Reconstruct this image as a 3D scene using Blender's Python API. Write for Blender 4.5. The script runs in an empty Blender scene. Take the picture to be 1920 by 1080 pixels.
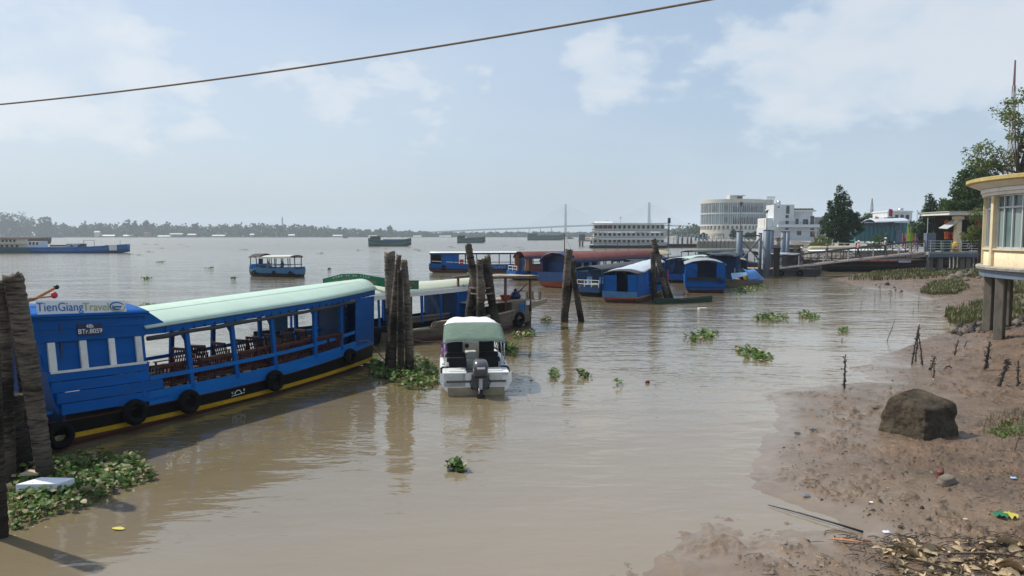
import bpy, math, random
import numpy as np
from mathutils import Vector, Matrix
random.seed(7)
R = math.radians
sc = bpy.context.scene
COL = sc.collection
# ------------------------------------------------------------------ camera
F = 1387.0; CAMH = 4.2; HOR = 440.0
PITCH = math.atan((540 - HOR) / F)
cam_d = bpy.data.cameras.new('camera'); cam = bpy.data.objects.new('camera', cam_d); COL.objects.link(cam)
cam.location = (0, 0, CAMH); cam.rotation_euler = (math.pi / 2 - PITCH, 0, 0)
cam_d.sensor_width = 36; cam_d.lens = F * 36 / 1920
cam_d.clip_start = .1; cam_d.clip_end = 20000
sc.camera = cam
# ------------------------------------------------------------------ sun and sky
SUN_AZ, SUN_EL = -62.0, 52.0          # azimuth from +Y towards +X
sd = bpy.data.lights.new('sun', 'SUN'); so = bpy.data.objects.new('sun', sd); COL.objects.link(so)
sd.energy = 4.4; sd.angle = R(.9); sd.color = (1, .95, .86)
_s = Vector((math.sin(R(SUN_AZ)) * math.cos(R(SUN_EL)), math.cos(R(SUN_AZ)) * math.cos(R(SUN_EL)), math.sin(R(SUN_EL))))
so.rotation_euler = _s.to_track_quat('Z', 'Y').to_euler(); so.location = (0, 0, 60)
W = bpy.data.worlds.new('World'); sc.world = W; W.use_nodes = True
def make_sky():
    nt = W.node_tree; N = nt.nodes; Lk = nt.links
    bg = N['Background']; bg.inputs[1].default_value = .126
    sky = N.new('ShaderNodeTexSky'); sky.sky_type = 'NISHITA'; sky.sun_disc = False
    sky.sun_elevation = R(SUN_EL); sky.sun_rotation = R(SUN_AZ)
    sky.air_density = 1.0; sky.dust_density = 2.5; sky.ozone_density = 1.0; sky.altitude = 0
    tc = N.new('ShaderNodeTexCoord')
    def math_(op, a, b=None, c=None, clamp=False):
        n = N.new('ShaderNodeMath'); n.operation = op; n.use_clamp = clamp
        for i, x in enumerate((a, b, c)):
            if x is None: continue
            if isinstance(x, (int, float)): n.inputs[i].default_value = x
            else: Lk.new(x, n.inputs[i])
        return n.outputs[0]
    sep = N.new('ShaderNodeSeparateXYZ'); Lk.new(tc.outputs['Generated'], sep.inputs[0])
    dx, dy, dz = sep.outputs
    # cloud deck coordinates, squashed with elevation
    mp = N.new('ShaderNodeMapping'); mp.inputs['Scale'].default_value = (1, 1, 1.9); Lk.new(tc.outputs['Generated'], mp.inputs[0])
    def noise(scale, detail, rough, off, dist=0):
        m = N.new('ShaderNodeMapping'); m.inputs['Location'].default_value = off; Lk.new(mp.outputs[0], m.inputs[0])
        n = N.new('ShaderNodeTexNoise'); n.inputs['Scale'].default_value = scale; n.inputs['Detail'].default_value = detail
        n.inputs['Roughness'].default_value = rough; n.inputs['Distortion'].default_value = dist
        Lk.new(m.outputs[0], n.inputs['Vector']); return n.outputs['Fac']
    def ramp(v, lo, hi):
        n = N.new('ShaderNodeMapRange'); n.interpolation_type = 'SMOOTHSTEP'
        n.inputs['From Min'].default_value = lo; n.inputs['From Max'].default_value = hi
        Lk.new(v, n.inputs['Value']); return n.outputs[0]
    n_big = noise(1.7, 3, .5, (3.1, 1.2, .4)); n_det = noise(24, 6, .55, (1.3, 0, 2), .2)
    n_puff = noise(8.5, 5, .5, (7.7, 2.2, 5.1), .15); n_soft = noise(3.2, 5, .5, (1.7, 4.2, 2.1), .2)
    def blob(px, py, rx, ry, amp):
        """a cumulus bank standing in one direction of the sky (degrees)"""
        az = math.atan((px - 960) / F); el = math.atan((HOR - py) / F * math.cos(az))
        a_ = math_('ARCTAN2', dx, dy); h_ = math_('SQRT', math_('ADD', math_('MULTIPLY', dx, dx), math_('MULTIPLY', dy, dy)))
        e_ = math_('ARCTAN2', dz, h_)
        u = math_('DIVIDE', math_('SUBTRACT', a_, az), rx / F); v = math_('DIVIDE', math_('SUBTRACT', e_, el), ry / F)
        d = math_('SQRT', math_('ADD', math_('MULTIPLY', u, u), math_('MULTIPLY', v, v)))
        return math_('MULTIPLY', math_('SUBTRACT', 1.0, d), amp)
    dens = None
    for b in ((1560, 130, 270, 150, .42), (1820, 60, 320, 190, .45), (1120, 135, 105, 80, .36), (1640, 30, 150, 80, .40),
              (90, 110, 330, 160, .40), (400, 250, 100, 32, .34)):
        x = blob(*b); dens = x if dens is None else math_('MAXIMUM', dens, x)
    far_cu = math_('MULTIPLY', math_('SUBTRACT', n_big, .61), 1.6)
    dens = math_('MAXIMUM', dens, far_cu)
    dens = math_('ADD', dens, math_('MULTIPLY', math_('SUBTRACT', n_puff, .5), .95))
    dens = math_('ADD', dens, math_('MULTIPLY', math_('SUBTRACT', n_det, .5), .4))
    cu = ramp(dens, .0, .17)
    soft = math_('MULTIPLY', ramp(math_('ADD', n_big, math_('MULTIPLY', math_('SUBTRACT', n_soft, .5), .5)), .4, .72), .55)
    cl = math_('MAXIMUM', cu, soft)
    body = math_('MULTIPLY', ramp(dens, .0, .3), ramp(n_puff, .3, .62))
    ccol = N.new('ShaderNodeMix'); ccol.data_type = 'RGBA'
    ccol.inputs[6].default_value = (5.6, 6.25, 6.9, 1); ccol.inputs[7].default_value = (7.5, 7.5, 7.45, 1); Lk.new(body, ccol.inputs[0])
    veil = N.new('ShaderNodeMix'); veil.data_type = 'RGBA'; veil.inputs[0].default_value = .5
    veil.inputs[7].default_value = (4.2, 5.4, 6.95, 1); Lk.new(sky.outputs[0], veil.inputs[6])
    mix = N.new('ShaderNodeMix'); mix.data_type = 'RGBA'
    Lk.new(math_('MULTIPLY', cl, .52), mix.inputs[0]); Lk.new(veil.outputs[2], mix.inputs[6]); Lk.new(ccol.outputs[2], mix.inputs[7])
    Lk.new(mix.outputs[2], bg.inputs[0])
make_sky()
# ------------------------------------------------------------------ render settings
sc.view_settings.view_transform = 'Standard'; sc.view_settings.look = 'None'
sc.view_settings.exposure = 0; sc.view_settings.gamma = 1
sc.cycles.use_denoising = True
sc.cycles.max_bounces = 6; sc.cycles.diffuse_bounces = 3; sc.cycles.glossy_bounces = 3; sc.cycles.transmission_bounces = 4
sc.cycles.transparent_max_bounces = 8; sc.cycles.volume_bounces = 1; sc.cycles.caustics_reflective = False; sc.cycles.caustics_refractive = False
sc.cycles.use_adaptive_sampling = True; sc.cycles.adaptive_threshold = .012

# ------------------------------------------------------------------ photo ray helpers (a real place from a sighting)
def ray(px, py):
    x = (px - 960) / F; v = (540 - py) / F
    cp, sp = math.cos(PITCH), math.sin(PITCH)
    return Vector((x, cp + v * sp, -sp + v * cp))
def P(px, py, z=0.0):
    d = ray(px, py); t = (z - CAMH) / d.z
    return Vector((d.x * t, d.y * t, z))
def D(px, py, depth):
    d = ray(px, py); t = depth / d.y
    return Vector((d.x * t, depth, CAMH + d.z * t))

# ------------------------------------------------------------------ materials
MATS = {}
def mat(name, col, rough=.6, var=.22, scale=2.5, bump=0.0, bscale=14.0, metal=0.0, dirt=None, dirt_amt=.5, stretch=(1, 1, 1), spec=.4, rnd=.12, world=False, coat=0):
    m = bpy.data.materials.new(name); MATS[name] = m; m.use_nodes = True
    nt = m.node_tree; N = nt.nodes; L = nt.links; b = N['Principled BSDF']
    b.inputs['Roughness'].default_value = rough; b.inputs['Metallic'].default_value = metal
    b.inputs['Specular IOR Level'].default_value = spec
    if coat: b.inputs['Coat Weight'].default_value = coat; b.inputs['Coat Roughness'].default_value = .15
    tc = N.new('ShaderNodeTexCoord'); mp = N.new('ShaderNodeMapping'); mp.inputs['Scale'].default_value = stretch
    if world:
        g = N.new('ShaderNodeNewGeometry'); L.new(g.outputs['Position'], mp.inputs[0])
    else: L.new(tc.outputs['Object'], mp.inputs[0])
    n1 = N.new('ShaderNodeTexNoise'); n1.inputs['Scale'].default_value = scale; n1.inputs['Detail'].default_value = 6; n1.inputs['Roughness'].default_value = .62
    L.new(mp.outputs[0], n1.inputs['Vector'])
    mr = N.new('ShaderNodeMapRange'); mr.inputs['From Min'].default_value = .25; mr.inputs['From Max'].default_value = .75
    mr.inputs['To Min'].default_value = 1 - var; mr.inputs['To Max'].default_value = 1 + var * .8; L.new(n1.outputs['Fac'], mr.inputs['Value'])
    oi = N.new('ShaderNodeObjectInfo'); mo = N.new('ShaderNodeMapRange'); mo.inputs['To Min'].default_value = 1 - rnd; mo.inputs['To Max'].default_value = 1 + rnd
    L.new(oi.outputs['Random'], mo.inputs['Value'])
    mu = N.new('ShaderNodeMath'); mu.operation = 'MULTIPLY'; L.new(mr.outputs[0], mu.inputs[0]); L.new(mo.outputs[0], mu.inputs[1])
    vm = N.new('ShaderNodeVectorMath'); vm.operation = 'SCALE'; vm.inputs[0].default_value = col[:3]; L.new(mu.outputs[0], vm.inputs['Scale'])
    out = vm.outputs[0]
    if dirt:
        n2 = N.new('ShaderNodeTexNoise'); n2.inputs['Scale'].default_value = scale * 2.7; n2.inputs['Detail'].default_value = 9; n2.inputs['Roughness'].default_value = .7
        L.new(mp.outputs[0], n2.inputs['Vector'])
        r2 = N.new('ShaderNodeMapRange'); r2.inputs['From Min'].default_value = .5; r2.inputs['From Max'].default_value = .7; r2.inputs['To Max'].default_value = dirt_amt
        L.new(n2.outputs['Fac'], r2.inputs['Value'])
        mx = N.new('ShaderNodeMix'); mx.data_type = 'RGBA'; mx.inputs[7].default_value = (*dirt, 1)
        L.new(r2.outputs[0], mx.inputs[0]); L.new(out, mx.inputs[6]); out = mx.outputs[2]
    L.new(out, b.inputs['Base Color'])
    if bump:
        n3 = N.new('ShaderNodeTexNoise'); n3.inputs['Scale'].default_value = bscale; n3.inputs['Detail'].default_value = 5
        L.new(mp.outputs[0], n3.inputs['Vector'])
        bp = N.new('ShaderNodeBump'); bp.inputs['Strength'].default_value = bump; bp.inputs['Distance'].default_value = .03
        L.new(n3.outputs['Fac'], bp.inputs['Height']); L.new(bp.outputs[0], b.inputs['Normal'])
    return m
def leafmat(name, col, var=.35, scale=1.2, trans=.35, rnd=.2, col2=None):
    m = bpy.data.materials.new(name); MATS[name] = m; m.use_nodes = True
    nt = m.node_tree; N = nt.nodes; L = nt.links
    for n in list(N):
        if n.type == 'BSDF_PRINCIPLED': N.remove(n)
    out = N['Material Output']; g = N.new('ShaderNodeNewGeometry')
    n1 = N.new('ShaderNodeTexNoise'); n1.inputs['Scale'].default_value = scale; n1.inputs['Detail'].default_value = 4; L.new(g.outputs['Position'], n1.inputs['Vector'])
    ri = N.new('ShaderNodeMath'); ri.operation = 'MULTIPLY_ADD'; ri.inputs[1].default_value = .55; L.new(g.outputs['Random Per Island'], ri.inputs[0]); 
    s_ = N.new('ShaderNodeMath'); s_.operation = 'MULTIPLY'; s_.inputs[1].default_value = .6; L.new(n1.outputs['Fac'], s_.inputs[0]); L.new(s_.outputs[0], ri.inputs[2])
    cr = N.new('ShaderNodeMix'); cr.data_type = 'RGBA'
    c2 = col2 or (col[0] * 1.7, col[1] * 1.45, col[2] * 1.1)
    cr.inputs[6].default_value = (col[0] * (1 - var), col[1] * (1 - var), col[2] * (1 - var), 1); cr.inputs[7].default_value = (*c2, 1)
    L.new(ri.outputs[0], cr.inputs[0])
    b = N.new('ShaderNodeBsdfPrincipled'); b.inputs['Roughness'].default_value = .5; b.inputs['Specular IOR Level'].default_value = .3; L.new(cr.outputs[2], b.inputs['Base Color'])
    t = N.new('ShaderNodeBsdfTranslucent'); L.new(cr.outputs[2], t.inputs['Color'])
    mx = N.new('ShaderNodeMixShader'); mx.inputs[0].default_value = trans; L.new(b.outputs[0], mx.inputs[1]); L.new(t.outputs[0], mx.inputs[2]); L.new(mx.outputs[0], out.inputs['Surface'])
    return m
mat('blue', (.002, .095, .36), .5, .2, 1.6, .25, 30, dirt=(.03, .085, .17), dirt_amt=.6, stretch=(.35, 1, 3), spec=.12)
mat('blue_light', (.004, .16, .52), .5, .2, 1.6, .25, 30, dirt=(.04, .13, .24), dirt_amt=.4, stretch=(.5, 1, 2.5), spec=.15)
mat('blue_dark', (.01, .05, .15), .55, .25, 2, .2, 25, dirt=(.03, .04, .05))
mat('tin_pale', (.36, .38, .39), .6, .2, .2)
mat('blue_faded', (.05, .17, .33), .65, .25, 2, .2, 25, dirt=(.16, .16, .14))
mat('black_hull', (.007, .0065, .007), .5, .3, 2, .2, 20, dirt=(.03, .024, .018), dirt_amt=.35, spec=.15)
mat('red_hull', (.085, .02, .012), .6, .3, 2, .25, 20, dirt=(.03, .02, .015))
mat('orange_hull', (.36, .07, .02), .6, .25, 1.5, .2, 20, dirt=(.2, .08, .04))
mat('yellow', (.58, .34, .015), .55, .2, 3, .1, 20, dirt=(.25, .16, .04), dirt_amt=.4)
mat('mint_roof', (.43, .56, .47), .6, .08, 1.2, .06, 20, dirt=(.42, .47, .36), dirt_amt=.4, stretch=(1, .35, 1))
mat('cream_roof', (.58, .6, .46), .6, .1, 1.2, .06, 20, dirt=(.45, .44, .32), dirt_amt=.4)
mat('white_paint', (.74, .75, .74), .5, .1, 3, .05, 20, dirt=(.4, .38, .33), dirt_amt=.45)
mat('gelcoat', (.87, .87, .85), .22, .05, 2, 0, dirt=(.52, .48, .4), dirt_amt=.3, coat=.3)
mat('scum', (.33, .27, .18), .7, .3, 4, .2, 20)
mat('red_wood', (.07, .017, .010), .5, .3, 5, .2, 40, dirt=(.03, .012, .01), stretch=(1, 1, 3))
mat('brown_wood', (.13, .045, .025), .6, .3, 3, .3, 30, dirt=(.05, .025, .02), stretch=(.4, 1, 3))
mat('orange_wood', (.38, .16, .06), .6, .2, 3, .2, 30, stretch=(.4, 1, 3))
mat('raw_wood', (.19, .155, .12), .8, .35, 3, .5, 26, dirt=(.07, .055, .045), stretch=(.3, 1, 4))
mat('raw_wood_pale', (.36, .31, .24), .8, .3, 3, .5, 26, dirt=(.14, .11, .085), stretch=(.3, 1, 4))
mat('dark_wood', (.035, .026, .02), .8, .35, 3, .4, 26, stretch=(.3, 1, 4))
mat('rubber', (.006, .006, .0065), .75, .3, 8, .2, 40, dirt=(.02, .018, .015), spec=.12)
mat('black_vinyl', (.005, .005, .007), .6, .2, 6, .1, 40)
mat('dark_tarp', (.045, .05, .055), .7, .25, 2, .3, 10, dirt=(.1, .1, .095))
mat('grey_tarp', (.3, .32, .34), .65, .15, 2, .3, 8, dirt=(.16, .16, .16))
mat('white_tarp', (.5, .56, .62), .55, .1, 1.5, .4, 7, dirt=(.42, .47, .52))
mat('blue_tarp', (.07, .22, .52), .5, .15, 2, .4, 8)
mat('green_canvas', (.115, .18, .135), .8, .12, 3, .15, 60, dirt=(.2, .24, .2), dirt_amt=.5)
mat('red_roof', (.17, .055, .05), .8, .25, 1.5, .2, 12, dirt=(.22, .13, .115), dirt_amt=.7, spec=.2)
mat('tan_tarp', (.45, .38, .26), .7, .2, 2, .3, 10)
mat('dark_green', (.02, .05, .035), .6, .3, 2, .3, 15)
mat('sign_green', (.01, .14, .07), .5, .1, 3)
mat('sign_white', (.72, .74, .76), .45, .06, 3, dirt=(.55, .55, .53), dirt_amt=.3)
mat('navy', (.012, .02, .09), .4, .1, 3)
mat('ink_white', (.8, .8, .8), .5, .03, 3, rnd=.0)
mat('ink_blue', (.03, .16, .42), .5, .05, 3)
mat('ink_olive', (.42, .47, .2), .5, .05, 3)
mat('ink_grey', (.4, .4, .4), .6, .05, 3)
mat('ink_red', (.78, .14, .11), .5, .05, 3)
mat('ink_skyblue', (.35, .55, .8), .5, .05, 3)
mat('red_plastic', (.55, .03, .03), .35, .1, 3)
mat('green_plastic', (.03, .16, .09), .4, .1, 3)
mat('pink', (.42, .13, .42), .6, .15, 4)
mat('lime', (.5, .6, .2), .5, .1, 4)
mat('chrome', (.6, .6, .62), .2, .05, 3, metal=1)
mat('motor_grey', (.075, .078, .085), .32, .12, 3, coat=.4)
mat('motor_black', (.014, .014, .016), .35, .1, 3)
mat('interior_white', (.62, .62, .58), .4, .1, 3, dirt=(.4, .36, .3))
mat('rope', (.2, .165, .115), .9, .3, 10, .5, 80)
mat('steel_grey', (.115, .155, .21), .5, .2, 1.5, .1, 20, dirt=(.2, .15, .1), dirt_amt=.5)
mat('steel_dark', (.06, .065, .075), .55, .25, 2, dirt=(.12, .07, .04), dirt_amt=.6)
mat('steel_pale', (.45, .47, .48), .5, .15, 2, dirt=(.2, .15, .1), dirt_amt=.4)
mat('rust_deck', (.3, .2, .15), .8, .3, 2, .2, 20, dirt=(.1, .07, .05))
mat('concrete', (.3, .285, .26), .85, .25, 1.2, .3, 14, dirt=(.1, .1, .085), dirt_amt=.7)
mat('concrete_stained', (.17, .155, .125), .85, .35, 1.6, .35, 14, dirt=(.06, .055, .045), dirt_amt=.8, stretch=(1, 1, .4))
mat('wall_yellow', (.66, .55, .36), .75, .1, 1.2, .1, 20, dirt=(.42, .32, .17), dirt_amt=.5)
mat('trim_yellow', (.52, .40, .15), .7, .2, 2, .15, 20, dirt=(.3, .22, .08), dirt_amt=.6)
mat('plaster_white', (.72, .71, .67), .75, .1, 1.5, .1, 20, dirt=(.42, .4, .34), dirt_amt=.4)
mat('facade_white', (.60, .62, .63), .7, .1, .15, dirt=(.5, .5, .48), dirt_amt=.35)
mat('facade_cream', (.62, .6, .52), .7, .12, .15, dirt=(.4, .38, .33), dirt_amt=.4)
mat('facade_brown', (.2, .17, .14), .7, .15, .2)
mat('glass_dark', (.02, .03, .035), .08, .2, 1, spec=.6)
mat('glass_pale', (.22, .28, .29), .12, .35, .25, spec=.6, stretch=(1, 1, .15))
mat('glass_teal', (.10, .16, .155), .06, .25, .8, spec=.7)
mat('curtain', (.24, .30, .29), .4, .25, 6, spec=.6, stretch=(3, 3, .1))
mat('teal_cladding', (.05, .16, .19), .5, .15, .6, dirt=(.05, .1, .11))
mat('aluminium', (.52, .55, .55), .4, .08, 2, metal=.3)
mat('boulder', (.075, .06, .042), .95, .55, 1.6, 2.4, 6, dirt=(.010, .010, .008), dirt_amt=.95, spec=.15)
mat('stone', (.17, .14, .11), .9, .4, 4, .6, 18, dirt=(.05, .045, .04), dirt_amt=.6)
mat('stone_dark', (.05, .045, .042), .85, .4, 5, .6, 18)
mat('dry_leaf', (.36, .27, .16), .8, .4, 8, rnd=.4)
mat('twig', (.07, .052, .04), .85, .4, 12, .3, 60)
mat('bark', (.11, .085, .06), .9, .4, 4, .6, 20)
mat('foam', (.72, .74, .78), .7, .06, 5, .1, 60)
mat('yellow_leaf', (.5, .42, .07), .5, .15, 8)
mat('cable_skin', (.22, .165, .12), .8, .2, 10, .3, 60)
mat('cloth_red', (.42, .02, .05), .8, .2, 4); mat('cloth_orange', (.6, .17, .03), .8, .2, 4); mat('cloth_lime', (.42, .65, .03), .8, .2, 4)
mat('cloth_navy', (.03, .035, .09), .8, .2, 4); mat('cloth_grey', (.34, .34, .36), .8, .2, 4); mat('cloth_black', (.02, .02, .022), .8, .2, 4)
mat('cloth_white', (.65, .64, .62), .8, .15, 4); mat('cloth_pink', (.55, .3, .28), .8, .2, 4); mat('skin', (.36, .2, .13), .6, .1, 6); mat('hair', (.012, .01, .009), .6, .1, 6)
mat('barge_green', (.06, .13, .13), .65, .3, .3, dirt=(.12, .1, .08), dirt_amt=.6)
mat('barge_blue', (.02, .13, .38), .6, .25, .3, dirt=(.08, .1, .12))
mat('bridge', (.16, .17, .185), .7, .08, .05)
leafmat('foliage', (.05, .105, .024), .45, .5); leafmat('foliage_dark', (.026, .062, .018), .45, .5); leafmat('foliage_pale', (.11, .16, .05), .4, .6, .45)
leafmat('foliage_far', (.035, .06, .028), .4, .02, .2); leafmat('hyacinth', (.03, .08, .018), .6, 4, .3, col2=(.15, .25, .05)); leafmat('hyacinth_dead', (.25, .19, .09), .5, 5, .3, col2=(.5, .42, .24))
leafmat('grass', (.06, .085, .026), .5, 1.2, .3, col2=(.19, .19, .075)); leafmat('litter', (.2, .14, .09), .6, 5, .2, col2=(.55, .44, .3))

# ------------------------------------------------------------------ mesh builder
class MB:
    def __init__(s): s.v = []; s.f = []
    def add(s, vs, fs):
        o = len(s.v); s.v += [tuple(x) for x in vs]; s.f += [tuple(i + o for i in f) for f in fs]; return s
    def box(s, c, d, rz=0, M=None):
        hx, hy, hz = d[0] / 2, d[1] / 2, d[2] / 2; c = Vector(c)
        vs = [Vector((x * hx, y * hy, z * hz)) for z in (-1, 1) for y in (-1, 1) for x in (-1, 1)]
        m = M or (Matrix.Rotation(rz, 3, 'Z') if rz else None)
        if m: vs = [m @ v for v in vs]
        return s.add([v + c for v in vs], [(0, 2, 3, 1), (4, 5, 7, 6), (0, 1, 5, 4), (2, 6, 7, 3), (0, 4, 6, 2), (1, 3, 7, 5)])
    def bar(s, a, b, w, h=None, up=(0, 0, 1)):
        a = Vector(a); b = Vector(b); d = (b - a); l = d.length
        if l < 1e-6: return s
        d /= l; up = Vector(up)
        if abs(d.dot(up)) > .98: up = Vector((1, 0, 0))
        sd_ = d.cross(up).normalized(); u = sd_.cross(d); h = h or w
        vs = [p + sd_ * (x * w / 2) + u * (z * h / 2) for p in (a, b) for x, z in ((-1, -1), (1, -1), (1, 1), (-1, 1))]
        return s.add(vs, [(3, 2, 1, 0), (4, 5, 6, 7), (0, 1, 5, 4), (1, 2, 6, 5), (2, 3, 7, 6), (3, 0, 4, 7)])
    def tube(s, pts, r, n=8, caps=True):
        pts = [Vector(p) for p in pts]; k = len(pts); r = r if isinstance(r, (list, tuple)) else [r] * k
        rings = []; ref = None
        for i, p in enumerate(pts):
            t = (pts[min(i + 1, k - 1)] - pts[max(i - 1, 0)])
            t = t.normalized() if t.length > 1e-9 else Vector((0, 0, 1))
            if ref is None: ref = Vector((1, 0, 0)) if abs(t.x) < .9 else Vector((0, 1, 0))
            a = (ref - t * ref.dot(t)).normalized(); ref = a; b = t.cross(a)
            rings.append([p + (a * math.cos(2 * math.pi * j / n) + b * math.sin(2 * math.pi * j / n)) * r[i] for j in range(n)])
        return s.loft(rings, True, caps)
    def loft(s, rings, closed=True, caps=True):
        n = len(rings[0]); vs = [p for q in rings for p in q]; fs = []
        for i in range(len(rings) - 1):
            for j in range(n if closed else n - 1):
                a = i * n + j; b = i * n + (j + 1) % n; fs.append((a, b, b + n, a + n))
        if caps and closed: fs.append(tuple(range(n - 1, -1, -1))); fs.append(tuple(range((len(rings) - 1) * n, len(rings) * n)))
        return s.add(vs, fs)
    def prism(s, pts, vec):
        n = len(pts); vec = Vector(vec); a = [Vector(p) for p in pts]
        return s.add(a + [p + vec for p in a], [tuple(range(n - 1, -1, -1)), tuple(range(n, 2 * n))] + [(i, (i + 1) % n, (i + 1) % n + n, i + n) for i in range(n)])
    def lathe(s, prof, n=24, c=(0, 0, 0), a0=0, a1=2 * math.pi, caps=False):
        full = abs(a1 - a0 - 2 * math.pi) < 1e-6; m = n if full else n + 1
        rings = [[Vector((c[0] + r_ * math.cos(a0 + (a1 - a0) * j / n), c[1] + r_ * math.sin(a0 + (a1 - a0) * j / n), c[2] + z_)) for j in range(m)] for r_, z_ in prof]
        return s.loft(rings, full, caps)
    def ball(s, c, r, n=10, m=6):
        r = r if isinstance(r, (tuple, list)) else (r, r, r)
        return s.loft([[Vector((c[0] + r[0] * math.sin(t) * math.cos(a), c[1] + r[1] * math.sin(t) * math.sin(a), c[2] - r[2] * math.cos(t)))
                        for a in [2 * math.pi * j / n for j in range(n)]] for t in [.06 + (math.pi - .12) * i / m for i in range(m + 1)]])
    def torus(s, c, Rr, r, axis='y', n=20, m=8):
        rings = []
        for i in range(n + 1):
            a = 2 * math.pi * i / n; ring = []
            for j in range(m):
                b = 2 * math.pi * j / m; q = Rr + r * math.cos(b); w = r * math.sin(b) * 1.25
                p = (q * math.cos(a), w, q * math.sin(a)) if axis == 'y' else (q * math.cos(a), q * math.sin(a), w)
                ring.append(Vector(c) + Vector(p))
            rings.append(ring)
        return s.loft(rings, True, False)
    def panel(s, poly, holes_cut=None): return s
    def build(s, name, m, parent=None, smooth=False, bevel=0, **kw):
        me = bpy.data.meshes.new(name); me.from_pydata(s.v, [], s.f); me.validate(); me.update()
        if smooth: me.polygons.foreach_set('use_smooth', [True] * len(me.polygons))
        return link(name, me, m, parent, bevel, smooth, **kw)
def link(name, me, m, parent=None, bevel=0, smooth=False, label=None, cat=None, group=None, kind=None):
    o = bpy.data.objects.new(name, me); COL.objects.link(o)
    if m is not None: me.materials.clear(); me.materials.append(MATS[m] if isinstance(m, str) else m)
    if parent is not None: o.parent = parent
    if bevel:
        b = o.modifiers.new('bevel', 'BEVEL'); b.width = bevel; b.segments = 2; b.limit_method = 'ANGLE'; b.angle_limit = R(40)
    if smooth == 'auto':
        pass
    tag(o, label, cat, group, kind); return o
def tag(o, label=None, cat=None, group=None, kind=None):
    if label: o['label'] = label
    if cat: o['category'] = cat
    if group: o['group'] = group
    if kind: o['kind'] = kind
    return o
def thing(name, loc, rz=0, label=None, cat=None, group=None):
    o = bpy.data.objects.new(name, None); COL.objects.link(o); o.location = loc; o.rotation_euler = (0, 0, rz); o.empty_display_size = .2
    return tag(o, label, cat, group)
KIDS = {}
def dup(root, loc, rz=0, label=None, group=None, scale=None):
    r = root.copy(); COL.objects.link(r); r.location = loc; r.rotation_euler = (0, 0, rz)
    if scale: r.scale = scale
    if label: r['label'] = label
    if group: r['group'] = group
    ks = KIDS.get(root.name)
    if ks is None: ks = KIDS[root.name] = [(c, list(c.children)) for c in root.children]
    for ch, gs in ks:
        c = ch.copy(); COL.objects.link(c); c.parent = r
        for g in gs:
            d = g.copy(); COL.objects.link(d); d.parent = c
    return r
def text(body, size, m, parent, M, ext=.004, align='CENTER', name='lettering', sx=1.0, shear=0, spacing=1.0):
    cu = bpy.data.curves.new('t', 'FONT'); cu.body = body; cu.size = size; cu.extrude = ext; cu.align_x = align; cu.align_y = 'CENTER'; cu.shear = shear; cu.space_character = spacing
    cu.resolution_u = 3
    to = bpy.data.objects.new('t', cu); COL.objects.link(to); bpy.context.view_layer.update()
    me = bpy.data.meshes.new_from_object(to.evaluated_get(bpy.context.evaluated_depsgraph_get()))
    bpy.data.objects.remove(to); bpy.data.curves.remove(cu)
    me.transform(M @ Matrix.Diagonal((sx, 1, 1, 1)))
    return link(name, me, m, parent)
def frame(o, xdir, updir):
    """4x4 placing flat text: x along xdir, y along updir"""
    x = Vector(xdir).normalized(); u = Vector(updir); u = (u - x * u.dot(x)).normalized(); n = x.cross(u)
    M = Matrix((x, u, n)).transposed().to_4x4(); M.translation = Vector(o); return M
def catenary(a, b, sag, n=10):
    a = Vector(a); b = Vector(b)
    return [a.lerp(b, i / n) - Vector((0, 0, sag * 4 * (i / n) * (1 - i / n))) for i in range(n + 1)]
# numpy value noise
_rs = np.random.RandomState(3); _tab = _rs.rand(256, 256)
def vnoise(x, y):
    xi = np.floor(x).astype(int); yi = np.floor(y).astype(int); fx = x - xi; fy = y - yi
    fx = fx * fx * (3 - 2 * fx); fy = fy * fy * (3 - 2 * fy)
    t = lambda a, b: _tab[a % 256, b % 256]
    return (t(xi, yi) * (1 - fx) + t(xi + 1, yi) * fx) * (1 - fy) + (t(xi, yi + 1) * (1 - fx) + t(xi + 1, yi + 1) * fx) * fy
def fbm(x, y, o=5, g=.5):
    r = 0; a = 1; tot = 0
    for i in range(o): r = r + a * (vnoise(x * 2 ** i + 17 * i, y * 2 ** i + 31 * i) - .5); tot += a; a *= g
    return r / tot * 2
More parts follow.
